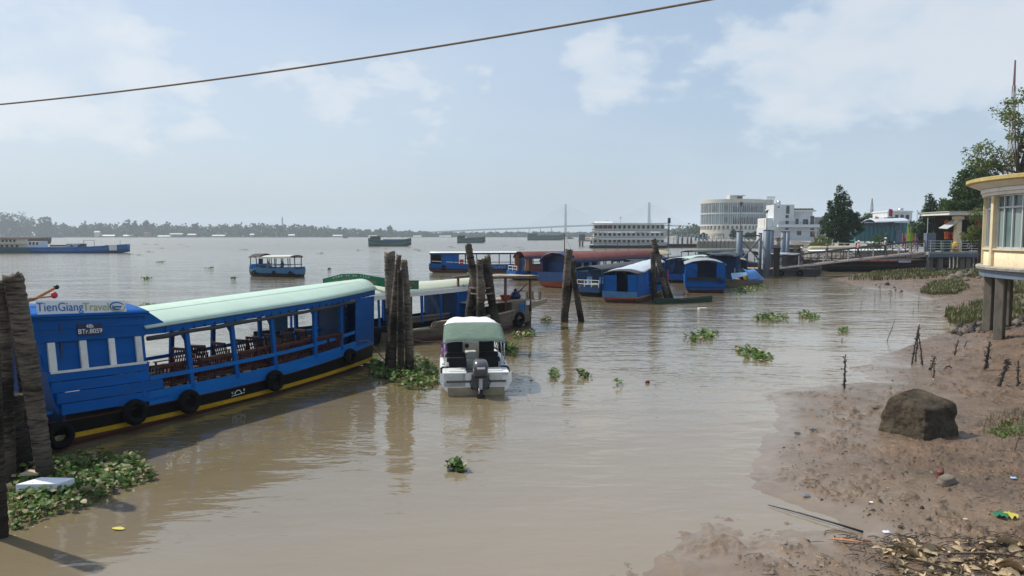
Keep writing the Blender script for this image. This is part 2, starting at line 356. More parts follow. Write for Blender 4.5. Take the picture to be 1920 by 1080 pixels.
# ================================================================== SETTING
def water_material():
    m = bpy.data.materials.new('river_water'); m.use_nodes = True; MATS['water'] = m
    nt = m.node_tree; N = nt.nodes; L = nt.links; b = N['Principled BSDF']
    g = N.new('ShaderNodeNewGeometry')
    def nz(scale, st, det, rough=.55, rot=0, dist=0):
        mp = N.new('ShaderNodeMapping'); mp.inputs['Scale'].default_value = st; mp.inputs['Rotation'].default_value = (0, 0, rot); L.new(g.outputs['Position'], mp.inputs[0])
        n = N.new('ShaderNodeTexNoise'); n.inputs['Scale'].default_value = scale; n.inputs['Detail'].default_value = det; n.inputs['Roughness'].default_value = rough; n.inputs['Distortion'].default_value = dist
        L.new(mp.outputs[0], n.inputs['Vector']); return n.outputs['Fac']
    big = nz(.06, (1, 1, 1), 4); mid = nz(.35, (1, .5, 1), 4)
    c = N.new('ShaderNodeMix'); c.data_type = 'RGBA'; c.inputs[6].default_value = (.125, .098, .048, 1); c.inputs[7].default_value = (.165, .130, .075, 1)
    ad = N.new('ShaderNodeMath'); ad.operation = 'MULTIPLY_ADD'; ad.inputs[1].default_value = .6; ad.use_clamp = True; L.new(big, ad.inputs[0])
    m2 = N.new('ShaderNodeMath'); m2.operation = 'MULTIPLY'; m2.inputs[1].default_value = .45; L.new(mid, m2.inputs[0]); L.new(m2.outputs[0], ad.inputs[2])
    L.new(ad.outputs[0], c.inputs[0]); s0 = N.new('ShaderNodeSeparateXYZ'); L.new(g.outputs['Position'], s0.inputs[0])
    def ma(a, k, o):
        q = N.new('ShaderNodeMath'); q.operation = 'MULTIPLY_ADD'; L.new(a, q.inputs[0]); q.inputs[1].default_value = k
        if isinstance(o, (int, float)): q.inputs[2].default_value = o
        else: L.new(o, q.inputs[2])
        return q.outputs[0]
    dsh = ma(s0.outputs[0], .82, ma(s0.outputs[1], -.57, 3.33))      # metres from the bank, negative out on the river
    dsh = ma(nz(.22, (1, 1.6, 1), 5, .6, R(30), .8), 7.0, ma(dsh, 1.0, -3.5))
    si = N.new('ShaderNodeMapRange'); si.interpolation_type = 'SMOOTHSTEP'; si.inputs['From Min'].default_value = -13; si.inputs['From Max'].default_value = 1.5; L.new(dsh, si.inputs['Value'])
    cs = N.new('ShaderNodeMix'); cs.data_type = 'RGBA'; cs.inputs[7].default_value = (.25, .202, .14, 1); L.new(si.outputs[0], cs.inputs[0]); L.new(c.outputs[2], cs.inputs[6]); L.new(cs.outputs[2], b.inputs['Base Color'])   # silt stirred up in the shallows
    b.inputs['IOR'].default_value = 1.62; b.inputs['Specular IOR Level'].default_value = .6
    # ripples: gentle near the bank, livelier out on the river
    r1 = nz(1.5, (1, 2.3, 1), 3, .5, R(-24), .4); r2 = nz(.5, (1, 2.6, 1), 3, .55, R(12), .3); r3 = nz(6, (1, 1.8, 1), 2, .5, R(-30))
    sp = N.new('ShaderNodeSeparateXYZ'); L.new(g.outputs['Position'], sp.inputs[0])
    st = N.new('ShaderNodeMapRange'); st.inputs['From Min'].default_value = 10; st.inputs['From Max'].default_value = 55; st.inputs['To Min'].default_value = .16; st.inputs['To Max'].default_value = .85; L.new(sp.outputs[1], st.inputs['Value'])
    patch = N.new('ShaderNodeMapRange'); patch.inputs['From Min'].default_value = .35; patch.inputs['From Max'].default_value = .65; patch.inputs['To Min'].default_value = .35; patch.inputs['To Max'].default_value = 1.25; L.new(nz(.13, (1, 2.0, 1), 3), patch.inputs['Value'])
    rf = N.new('ShaderNodeMapRange'); rf.inputs['From Min'].default_value = 25; rf.inputs['From Max'].default_value = 220; rf.inputs['To Min'].default_value = .035; rf.inputs['To Max'].default_value = .24; L.new(sp.outputs[1], rf.inputs['Value']); L.new(rf.outputs[0], b.inputs['Roughness'])   # ripples too fine to resolve
    def mul(a, k):
        q = N.new('ShaderNodeMath'); q.operation = 'MULTIPLY'; L.new(a, q.inputs[0])
        if isinstance(k, float): q.inputs[1].default_value = k
        else: L.new(k, q.inputs[1])
        return q.outputs[0]
    def add(a, k):
        q = N.new('ShaderNodeMath'); L.new(a, q.inputs[0]); L.new(k, q.inputs[1]); return q.outputs[0]
    h = add(add(mul(r1, .075), mul(r2, .13)), mul(r3, .006))
    h = mul(mul(h, st.outputs[0]), patch.outputs[0])
    bp = N.new('ShaderNodeBump'); bp.inputs['Strength'].default_value = 1; bp.inputs['Distance'].default_value = 1.0
    L.new(h, bp.inputs['Height']); L.new(bp.outputs[0], b.inputs['Normal'])
    return m
water_material()
MB().add([(-3800, -250, 0), (3800, -250, 0), (3800, 5800, 0), (-3800, 5800, 0)], [(0, 1, 2, 3)]).build('river', 'water', kind='structure')

# ---- mud bank: one uneven sheet that runs under the water line
SHORE_PX = [(1150, 1130), (1200, 1090), (1245, 1050), (1275, 1024), (1311, 986), (1345, 976), (1400, 1000), (1470, 990), (1550, 1008), (1640, 1003), (1570, 965), (1519, 956),
            (1453, 934), (1419, 912), (1408, 880), (1425, 850), (1452, 815), (1475, 790), (1462, 762), (1440, 736), (1500, 729), (1570, 724), (1640, 716), (1600, 692),
            (1660, 668), (1740, 642), (1800, 622), (1772, 603), (1758, 582), (1745, 562), (1680, 547), (1600, 536), (1552, 524), (1610, 513), (1680, 508), (1760, 503), (1800, 493)]
SHORE = [tuple(P(*q))[:2] for q in SHORE_PX]
_poly = np.array(SHORE + [(95, 110), (120, 60), (120, -8), (.2, -8), (.4, 4)])
def shore_dist(X, Y):
    d = np.full(X.shape, 1e9); ins = np.zeros(X.shape, bool); k = len(_poly)
    for i in range(k):
        ax, ay = _poly[i]; bx, by = _poly[(i + 1) % k]
        if i < len(SHORE) - 1:
            t = np.clip(((X - ax) * (bx - ax) + (Y - ay) * (by - ay)) / ((bx - ax) ** 2 + (by - ay) ** 2 + 1e-9), 0, 1)
            d = np.minimum(d, np.hypot(X - ax - t * (bx - ax), Y - ay - t * (by - ay)))
        c = ((ay > Y) != (by > Y)); ins ^= c & (X < (bx - ax) * (Y - ay) / (by - ay + 1e-12) + ax)
    return np.where(ins, d, -d)
def mud_h(X, Y):
    d = shore_dist(X, Y)
    h = np.where(d > 0, .028 * (1 - np.exp(-d / .6)) + .024 * d + .012 * np.maximum(d - 2, 0), .07 * d)
    h = h + .055 * np.maximum(d - 7, 0)
    h = np.minimum(h, 2.3)
    mound = np.clip(1 - np.hypot(X - 21.5, Y - 24.5) / 9.0, 0, 1); h = h + np.where(d > 0, 1.1 * mound * mound * (3 - 2 * mound), 0)
    rough = .45 + .55 * np.clip(d / 1.2, 0, 1); h = h + np.where(d > 0, .09 * np.clip((Y - 36) / 8, 0, 1) * (1 - np.exp(-np.maximum(d, 0) / 1.2)), 0)
    clod = np.maximum(fbm(X * 1.1 + 5, Y * 1.1, 3), -.1)
    n = fbm(X * .6, Y * .6, 4) * .05 + fbm(X * 2.3 + 9, Y * 2.3, 4) * .032 + np.maximum(fbm(X * 7.5 + 3, Y * 7.5, 4, .6) - .03, 0) * .13 * np.clip((clod + .02) * 6, 0, 1) + fbm(X * 15, Y * 15, 3) * .012 * np.clip(.35 + clod * 4, .25, 1.3)
    return np.clip(h, -1.2, 3) + n * np.clip(rough, .2, 1) + .004
def gz(x, y): return float(mud_h(np.array([x], float), np.array([y], float))[0])
def mud_sheet():
    na, nd = 430, 560
    ys = np.concatenate([np.geomspace(4.6, 30, 400), np.geomspace(30, 105, nd - 400 + 1)[1:]]); A = np.linspace(.02, 1.05, na)
    YY, AA = np.meshgrid(ys, A, indexing='ij'); XX = AA * YY
    ZZ = mud_h(XX, YY)
    v = np.stack([XX, YY, ZZ], -1).reshape(-1, 3)
    i = np.arange((nd - 1) * (na - 1)); r = i // (na - 1); c = i % (na - 1); a = r * na + c
    f = np.stack([a, a + 1, a + na + 1, a + na], -1)
    keep = ZZ.reshape(-1)[f].max(1) > -.35
    f = f[keep]
    me = bpy.data.meshes.new('mud_bank'); me.from_pydata(v.tolist(), [], f.tolist()); me.update()
    me.polygons.foreach_set('use_smooth', [True] * len(me.polygons))
    m = bpy.data.materials.new('mud'); m.use_nodes = True; MATS['mud'] = m
    nt = m.node_tree; N = nt.nodes; L = nt.links; b = N['Principled BSDF']; g = N.new('ShaderNodeNewGeometry')
    def nz(s_, d_, r_=.6):
        n = N.new('ShaderNodeTexNoise'); n.inputs['Scale'].default_value = s_; n.inputs['Detail'].default_value = d_; n.inputs['Roughness'].default_value = r_; L.new(g.outputs['Position'], n.inputs['Vector']); return n.outputs['Fac']
    def rng(v_, a_, b_, c_=0, d_=1):
        n = N.new('ShaderNodeMapRange'); n.inputs['From Min'].default_value = a_; n.inputs['From Max'].default_value = b_; n.inputs['To Min'].default_value = c_; n.inputs['To Max'].default_value = d_; L.new(v_, n.inputs['Value']); return n.outputs[0]
    def mix(f_, a_, b_):
        n = N.new('ShaderNodeMix'); n.data_type = 'RGBA'; L.new(f_, n.inputs[0])
        for k, x in ((6, a_), (7, b_)):
            if isinstance(x, tuple): n.inputs[k].default_value = (*x, 1)
            else: L.new(x, n.inputs[k])
        return n.outputs[2]
    base = mix(rng(nz(.9, 8), .35, .68), (.12, .075, .042), (.235, .15, .092))
    base = mix(rng(nz(4, 8, .75), .50, .66, 0, .8), base, (.062, .038, .024)); base = mix(rng(nz(15, 5, .75), .53, .62, 0, .85), base, (.042, .027, .018))
    base = mix(rng(nz(.45, 5), .55, .72, 0, .6), base, (.19, .10, .04))
    base = mix(rng(nz(23, 4, .7), .58, .68, 0, .75), base, (.34, .25, .165))
    sp = N.new('ShaderNodeSeparateXYZ'); L.new(g.outputs['Position'], sp.inputs[0])
    wet = rng(sp.outputs[2], .02, .125, 1, 0)     # the film of water left by the falling tide
    base = mix(wet, base, mix(rng(nz(1.1, 5), .3, .7), (.165, .117, .074), (.225, .165, .11)))
    L.new(base, b.inputs['Base Color'])
    dry = rng(nz(1.6, 6), .3, .7, .12, .5)
    rg = N.new('ShaderNodeMix'); rg.data_type = 'FLOAT'; L.new(wet, rg.inputs[0]); L.new(dry, rg.inputs[2]); rg.inputs[3].default_value = .09; L.new(rg.outputs[0], b.inputs['Roughness'])
    bp = N.new('ShaderNodeBump'); bp.inputs['Distance'].default_value = .045; L.new(rng(wet, 0, 1, 1.0, .08), bp.inputs['Strength'])
    hh = N.new('ShaderNodeMath'); L.new(nz(30, 5, .7), hh.inputs[0]); L.new(nz(9, 5), hh.inputs[1]); L.new(hh.outputs[0], bp.inputs['Height']); L.new(bp.outputs[0], b.inputs['Normal'])
    return link('mud_bank', me, m, kind='structure')
mud_sheet()

# ---- raised land on the right shore and the far bank
LAND = [(75, 40), (66, 70), (62, 94), (45, 97), (42.5, 106), (56, 150), (82, 232), (59, 236), (72, 300), (100, 420), (150, 700), (250, 1250), (900, 5700), (3500, 5700), (3500, -100), (140, -100)]
def sheet(name, pts, z0, z1, m):
    n = len(pts); mb = MB(); mb.add([(x, y, z1) for x, y in pts], [tuple(range(n - 1, -1, -1)) if sum(pts[i][0] * pts[(i + 1) % n][1] - pts[(i + 1) % n][0] * pts[i][1] for i in range(n)) < 0 else tuple(range(n))])
    mb.add([(x, y, z) for z in (z0, z1) for x, y in pts], [(i, (i + 1) % n, (i + 1) % n + n, i + n) for i in range(n)])
    return mb.build(name, m, kind='structure')
mat('promenade', (.26, .245, .22), .85, .25, .3, dirt=(.12, .11, .09), world=True); mat('far_ground', (.07, .085, .045), .9, .3, .05, world=True)
sheet('riverside_ground', LAND, -1, 2.1, 'promenade')
sheet('far_bank_ground', [(-3700, 1215), (-900, 1190), (-300, 1215), (120, 1260), (247, 1252), (890, 5690), (-3700, 5690)], -1, .9, 'far_ground')

# ---- leaves
def leaf_cloud(mb, centers, n, spread, size, flat=.6, rng=random):
    for c in centers:
        for _ in range(n):
            d = Vector((rng.gauss(0, 1), rng.gauss(0, 1), rng.gauss(0, .8))) ; d = d.normalized() * spread * (rng.random() ** .45)
            p = Vector(c[:3]) + d * (c[3] if len(c) > 3 else 1)
            a = Vector((rng.gauss(0, 1), rng.gauss(0, 1), rng.gauss(0, flat))).normalized(); b = a.cross(Vector((rng.gauss(0, 1), rng.gauss(0, 1), rng.gauss(0, 1)))).normalized()
            s_ = size * rng.uniform(.6, 1.35); a *= s_; b *= s_ * .55; k = a.cross(b).normalized() * s_ * .15
            mb.add([p - a, p + b + k, p + a, p - b + k], [(0, 1, 2, 3)])
def tree(name, label, loc, h, lobes, leaf=.22, clumps=120, per=40, clump_r=.55, m='foliage', trunk_r=.18, group=None, trunk_h=None, limbs=7, seed=1, cat='tree'):
    """lobes: ellipsoids (dx,dy,z,rx,ry,rz) holding the leaf clumps"""
    rg = random.Random(seed); t = thing(name, loc, 0, label, cat, group)
    th = trunk_h or h * .75
    tm = MB(); pts = [(rg.uniform(-.03, .03) * h * i / 6, rg.uniform(-.03, .03) * h * i / 6, th * i / 6 - .1) for i in range(7)]
    tm.tube(pts, [trunk_r * (1.25 - i / 6.5) for i in range(7)], 8)
    vol = [l[3] * l[4] * l[5] for l in lobes]; cs = []
    for l, vv in zip(lobes, vol):
        for _ in range(max(3, int(clumps * vv / sum(vol)))):
            d = Vector((rg.gauss(0, 1), rg.gauss(0, 1), rg.gauss(0, 1))).normalized() * (rg.random() ** .4)
            cs.append((l[0] + d.x * l[3], l[1] + d.y * l[4], l[2] + d.z * l[5], rg.uniform(.7, 1.25)))
    for c in rg.sample(cs, min(limbs * 2, len(cs))):
        z0 = rg.uniform(.25, .9) * th; j = min(5, int(z0 / th * 6)); a = Vector(pts[j]); e = Vector(c[:3]); mid = a.lerp(e, .5) + Vector((0, 0, -.06 * (e - a).length))
        tm.tube([a, mid, e], [trunk_r * .42, trunk_r * .25, trunk_r * .08], 5)
    tm.build('trunk', 'bark', t, True)
    cm = MB(); leaf_cloud(cm, cs, per, clump_r, leaf, rng=rg); cm.build('crown', m, t)
    return t

# ---- far bank: a wood that reads as one mass, taller trees that stand out of it, roofs, masts
def far_bank():
    rg = random.Random(5); mb = MB()
    def prof(px):   # height of the wood above the bank in metres along the picture
        return 17 - 10.5 * min(1, max(0, (px - 520) / 300)) + (9 - 6 * min(1, max(0, (px - 520) / 300))) * vnoise(np.array([px / 55.]), np.array([.5]))[0] + (14 * max(0, 1 - px / 140) if px < 140 else 0) 
    for i in range(1250):
        px = rg.uniform(-330, 1215); dep = rg.uniform(1225, 1330); x = (px - 960) / F * dep; hh = prof(px) * rg.uniform(.55, 1.08); w = rg.uniform(5, 10)
        for _ in range(26):
            d = Vector((rg.gauss(0, 1), rg.gauss(0, 1), rg.gauss(0, 1))).normalized() * rg.random() ** .35
            p = Vector((x + d.x * w, dep + d.y * w * .6, max(1.2, hh * .52 + d.z * hh * .5))); s_ = rg.uniform(1.6, 3.2)
            a = Vector((rg.gauss(0, 1), rg.gauss(0, .6), rg.gauss(0, 1))).normalized() * s_; b = a.cross(Vector((rg.gauss(0, .4), 1, rg.gauss(0, .4)))).normalized() * s_ * .7
            mb.add([p - a, p + b, p + a, p - b], [(0, 1, 2, 3)])
    mb.build('far_bank_wood', 'foliage_far', kind='stuff', label='hazy green wood lining the far river bank', cat='wood')
    for k, (px, top, wd, airy) in enumerate([(12, 398, 26, 0), (48, 396, 34, 1), (82, 404, 14, 1), (93, 404, 12, 0), (243, 413, 16, 1), (256, 413, 9, 1), (276, 413, 12, 0), (318, 415, 9, 1), (369, 417, 9, 0),
                                             (188, 418, 9, 0), (206, 421, 8, 0), (463, 424, 6, 0), (527, 424, 12, 0), (731, 424, 9, 0), (714, 427, 6, 1), (30, 402, 22, 1), (148, 427, 22, 0), (450, 431, 14, 0)]):
        dep = 1222; x = (px - 960) / F * dep; H = (HOR - top) / F * dep + CAMH; w = wd / 2 / F * dep
        n = 30 if airy else 60
        tree('bank_tree', 'thin see-through tree standing above the wood on the far bank' if airy else 'tall dense tree standing above the wood on the far bank', (x, dep, .8), H,
             [(0, 0, H * .72, w, w, H * .27), (w * .2, 0, H * .5, w * .8, w * .8, H * .25)], 1.5, n // 2, 22, w * .38, 'foliage_far', .6, 'airy trees on the far bank' if airy else 'dense trees on the far bank', seed=40 + k)
    roofs = [(242, 441, 16, 'steel_pale'), (279, 436, 12, 'red_roof'), (333, 438, 24, 'facade_white'), (362, 439, 16, 'facade_white'), (412, 441, 24, 'steel_pale'), (185, 434, 10, 'facade_cream'),
             (205, 441, 26, 'steel_pale'), (548, 440, 12, 'facade_white'), (634, 441, 18, 'facade_white'), (474, 439, 8, 'facade_white'), (700, 444, 16, 'facade_cream'), (783, 445, 16, 'facade_white'), (835, 444, 22, 'facade_white'), (313, 442, 30, 'steel_pale')]
    for px, py, wd, m in roofs:
        dep = 1212; w = wd / F * dep; x = (px - 960) / F * dep; z = max(2.2, (HOR - py) / F * dep + CAMH)
        t = thing('riverside_house', (x, dep, .3), 0, {'steel_pale': 'low grey tin-roofed shed at the edge of the far bank', 'red_roof': 'house with a dull red roof at the edge of the far bank', 'facade_white': 'low house with a bright pale roof at the edge of the far bank', 'facade_cream': 'small cream house at the edge of the far bank'}[m], 'house', {'steel_pale': 'tin sheds on the far bank', 'red_roof': 'red roofed houses on the far bank', 'facade_white': 'pale roofed houses on the far bank', 'facade_cream': 'cream houses on the far bank'}[m])
        MB().box((0, 0, (z - 1.2) / 2), (w * .9, 5, z - 1.2)).build('wall', 'facade_brown' if m != 'facade_cream' else m, t)
        MB().prism([(-w / 2, -3.4, z - 1.6), (-w / 2, 0, z + .4), (-w / 2, 3.4, z - 1.6)], (w, 0, 0)).build('roof', 'tin_pale' if m == 'facade_white' and px % 2 else m, t)
    for px, top, lab in ((531, 403, 'taller thin antenna mast rising from the far bank'), (616, 418, 'shorter thin mast rising beside a pale block on the far bank')):
        dep = 1240; H = (HOR - top) / F * dep
        t = thing('antenna_mast', ((px - 960) / F * dep, dep, .9), 0, lab, 'mast'); MB().tube([(0, 0, 0), (0, 0, H)], [1.0, .6], 6).build('pole', 'steel_dark', t); MB().box((0, 0, H * .8), (2, 2, 6)).build('antenna_panel', 'steel_pale', t)
    for px, top, wd, lab in ((585, 427, 9, 'pale concrete block with dark windows above the far trees, wider of two'), (664, 428, 7, 'narrow pale concrete block above the far trees')):
        dep = 1300; w = wd / F * dep; H = (HOR - top) / F * dep + 3
        t = thing('apartment_block', ((px - 960) / F * dep, dep, .8), 0, lab, 'building'); MB().box((0, 0, H / 2), (w, 8, H)).build('wall', 'facade_white', t)
        for r_ in range(3):
            for c_ in range(3): MB().box((-w / 3 + c_ * w / 3, -4.05, H - 2 - r_ * 3.2), (w * .18, .1, 1.5)).build('window', 'glass_dark', t)
        MB().box((0, 0, H + .15), (w + .6, 8.6, .3)).build('roof', 'concrete', t)
far_bank()

# ---- cable-stayed bridge
def bridge():
    dep = 2400; t = thing('cable_stayed_bridge', (0, 0, 0), 0, 'cable-stayed bridge with two pylons crossing the hazy river', 'bridge')
    X = lambda px: (px - 960) / F * dep
    Zf = lambda py: CAMH + (HOR - py) / F * dep
    dk = [(745, 440), (800, 435), (900, 430), (1000, 426.5), (1060, 423.5), (1138, 421), (1216, 421), (1300, 423.5), (1420, 429)]
    top = [(X(a), Zf(b)) for a, b in dk]
    mb = MB()
    for (x0, z0), (x1, z1) in zip(top, top[1:]): mb.bar((x0, dep, z0 - 1.6), (x1, dep, z1 - 1.6), 14, 5)
    mb.build('deck', 'bridge', t)
    def dz(x):
        for (x0, z0), (x1, z1) in zip(top, top[1:]):
            if x0 <= x <= x1: return z0 + (z1 - z0) * (x - x0) / (x1 - x0)
        return top[-1][1]
    for px in list(range(782, 1050, 21)) + [1244, 1272, 1296, 1318, 1340]:
        x = X(px); z = dz(x) - 3
        if z > 2: MB().box((x, dep, z / 2 - .5), (2.6, 9, z + 1)).build('pier', 'bridge', t)
    for px, py in ((1060, 383), (1216, 380)):
        x = X(px); H = Zf(py); p = MB()
        for sy in (-9, 9): p.tube([(x, dep + sy * 1.1, -1), (x, dep + sy * .9, H * .4), (x, dep + sy * .75, H)], [4.2, 3.4, 2.4], 8)
        p.box((x, dep, H * .62), (3.5, 15, 3)); p.box((x, dep, dz(x) - 6), (5, 18, 4)); p.build('pylon', 'bridge', t)
        c = MB()
        for k in range(1, 13):
            for s_ in (-1, 1):
                xx = x + s_ * k * 10.6
                c.bar((x, dep - 8, H * (.56 + .035 * k)), (xx, dep - 8, dz(xx)), .32)
        c.build('stay_cables', 'bridge', t, kind='stuff')
bridge()

# ---- hazy air
hz = MB().box((0, 2750, 62), (7700, 6100, 130)).build('haze', None, kind='stuff', label='pale humid haze hanging over the whole river', cat='haze')
def haze_mat():
    m = bpy.data.materials.new('haze_air'); m.use_nodes = True; nt = m.node_tree; nt.nodes.clear()
    o = nt.nodes.new('ShaderNodeOutputMaterial'); v = nt.nodes.new('ShaderNodeVolumePrincipled')
    v.inputs['Color'].default_value = (.80, .91, 1.0, 1); v.inputs['Density'].default_value = .00027; v.inputs['Anisotropy'].default_value = 0.1
    nt.links.new(v.outputs[0], o.inputs['Volume']); return m
hz.data.materials.append(haze_mat()); hz.display_type = 'WIRE'
# ================================================================== BOATS
class Hull:
    def __init__(s, L, B, stern=.8, bow=.35, bt=.6, sheer=.5, ss=.15, sb=.2, flare=.12, keel=-.4, rs=.25, rb=.5, n=28):
        s.__dict__.update(L=L, B=B, stern=stern, bow=bow, bt=bt, sheer0=sheer, ss=ss, sb=sb, flare=flare, keel0=keel, rs=rs, rb=rb, n=n)
    def x(s, u): return -s.L / 2 + u * s.L
    def hw(s, u):
        a = 1 - (1 - s.stern) * max(0, 1 - u / .25) ** 1.8
        b = 1 - (1 - s.bow) * (max(0, (u - s.bt) / (1 - s.bt)) ** 2.0)
        return s.B / 2 * a * b
    def sheer(s, u): return s.sheer0 + (s.ss * (1 - 2 * u) ** 2 if u < .5 else s.sb * (2 * u - 1) ** 2)
    def keel(s, u): return s.keel0 + s.rs * max(0, 1 - u / .2) ** 2 + s.rb * max(0, (u - .65) / .35) ** 2
    def y(s, u, z):
        h = s.sheer(u); return s.hw(u) * (1 - s.flare * (1 - min(1, max(0, z) / h)))
    def us(s, u0=0, u1=1, n=None):
        n = n or s.n; return [u0 + (u1 - u0) * i / n for i in range(n + 1)]
    def shell(s, m, t, ztop, name='hull'):
        rings = []
        for u in s.us():
            zt = ztop(u); k = min(s.keel(u), zt - .08); x = s.x(u); q = []
            prof = [(1, zt), (.985, zt * .5 + k * .5 if zt * .5 + k * .5 > 0 else .0), (.82, k * .55), (.4, k * .95), (0, k)]
            pts = [(s.y(u, z) * f, max(min(z, zt), k)) for f, z in prof]
            rings.append([Vector((x, -y, z)) for y, z in pts] + [Vector((x, y, z)) for y, z in reversed(pts[:-1])])
        return MB().loft(rings).build(name, m, t, True)
    def band(s, name, m, t, z0, z1, off=.0, th=.05, u0=0, u1=1, sides=(-1, 1), n=None, smooth=False, bevel=0):
        out = []
        for sd_ in sides:
            rings = []
            for u in s.us(u0, u1, n):
                a, b = z0(u), z1(u); ya, yb = s.y(u, a) + off, s.y(u, b) + off; x = s.x(u)
                rings.append([Vector((x, sd_ * ya, a)), Vector((x, sd_ * yb, b)), Vector((x, sd_ * (yb - th), b)), Vector((x, sd_ * (ya - th), a))])
            out.append(MB().loft(rings).build(name, m, t, smooth, bevel))
        return out
    def deck(s, m, t, zf, u0=.02, u1=.97, name='deck'):
        mb = MB(); r_ = [[Vector((s.x(u), -s.y(u, zf(u)) + .04, zf(u))), Vector((s.x(u), s.y(u, zf(u)) - .04, zf(u))), Vector((s.x(u), s.y(u, zf(u)) - .04, zf(u) - .03)), Vector((s.x(u), -s.y(u, zf(u)) + .04, zf(u) - .03))] for u in s.us(u0, u1, 14)]
        return mb.loft(r_).build(name, m, t)
    def endcap(s, name, m, t, u, z0, z1, off=.0, th=.05):
        x = s.x(u); w0, w1 = s.y(u, z0) + off, s.y(u, z1) + off
        return MB().prism([(x, -w0, z0), (x, w0, z0), (x, w1, z1), (x, -w1, z1)], (th if u > .5 else -th, 0, 0)).build(name, m, t)
def arch_roof(name, m, t, x0, x1, w, z0, z1, crown, th=.05, n=12, nx=16, p=2.0, bevel=0, wobble=0, w1=None):
    """crowned roof: w half width, z0/z1 eave height at the ends"""
    rg = random.Random(hash(name + str(x0)) % 1000); rings = []
    for i in range(nx + 1):
        f = i / nx; x = x0 + (x1 - x0) * f; z = z0 + (z1 - z0) * f; ww = w + ((w1 or w) - w) * f
        top = [Vector((x, ww * k, z + crown * (1 - abs(k) ** p) + (rg.uniform(-1, 1) * wobble if 0 < abs(k) < 1 or wobble else 0))) for k in [-1 + 2 * j / n for j in range(n + 1)]]
        rings.append(top + [Vector((q.x, q.y, q.z - th)) for q in reversed(top)])
    return MB().loft(rings).build(name, m, t, True)
TYRE = MB().torus((0, 0, 0), .21, .085, 'y', 22, 9); _ty = TYRE.build('tyre_fender', 'rubber', None, True)
TYRE_ME = _ty.data; bpy.data.objects.remove(_ty)
def tyre(M, local, rz, label, group, s_=1.0, tilt=0):
    o = bpy.data.objects.new('tyre_fender', TYRE_ME); COL.objects.link(o); o.location = M @ Vector(local); o.rotation_euler = (R(tilt), 0, rz); o.scale = (s_,) * 3
    return tag(o, label, 'tyre', group)
def mw(loc, rz): return Matrix.Translation(loc) @ Matrix.Rotation(rz, 4, 'Z')

# ---- slatted wooden chair (one prototype, then copies)
def make_chair(m='red_wood'):
    t = thing('slatted_chair', (0, 0, 0), 0, 'dark red slatted wooden armchair under the mint boat roof', 'chair', 'chairs aboard the big blue boat')
    s_ = MB()
    for i in range(6): s_.box((-.2 + i * .08, 0, .42), (.06, .46, .02))
    s_.build('seat', m, t)
    b = MB()
    for i in range(6): b.bar((-.22, -.2 + i * .08, .46), (-.34, -.2 + i * .08, .9), .036, .015)
    b.bar((-.34, -.26, .92), (-.34, .26, .92), .05, .07); b.bar((-.225, -.25, .48), (-.225, .25, .48), .03, .05); b.build('backrest', m, t)
    for x, y in ((.22, -.24), (.22, .24)): MB().bar((x, y, 0), (x, y, .64), .04).build('leg', m, t)
    for y in (-.26, .26): MB().tube([(-.16, y, 0), (-.22, y, .45), (-.345, y, .95)], .024, 4).build('leg', m, t)
    for y in (-.26, .26): MB().bar((-.27, y, .64), (.27, y, .66), .055, .025).build('armrest', m, t)
    return t

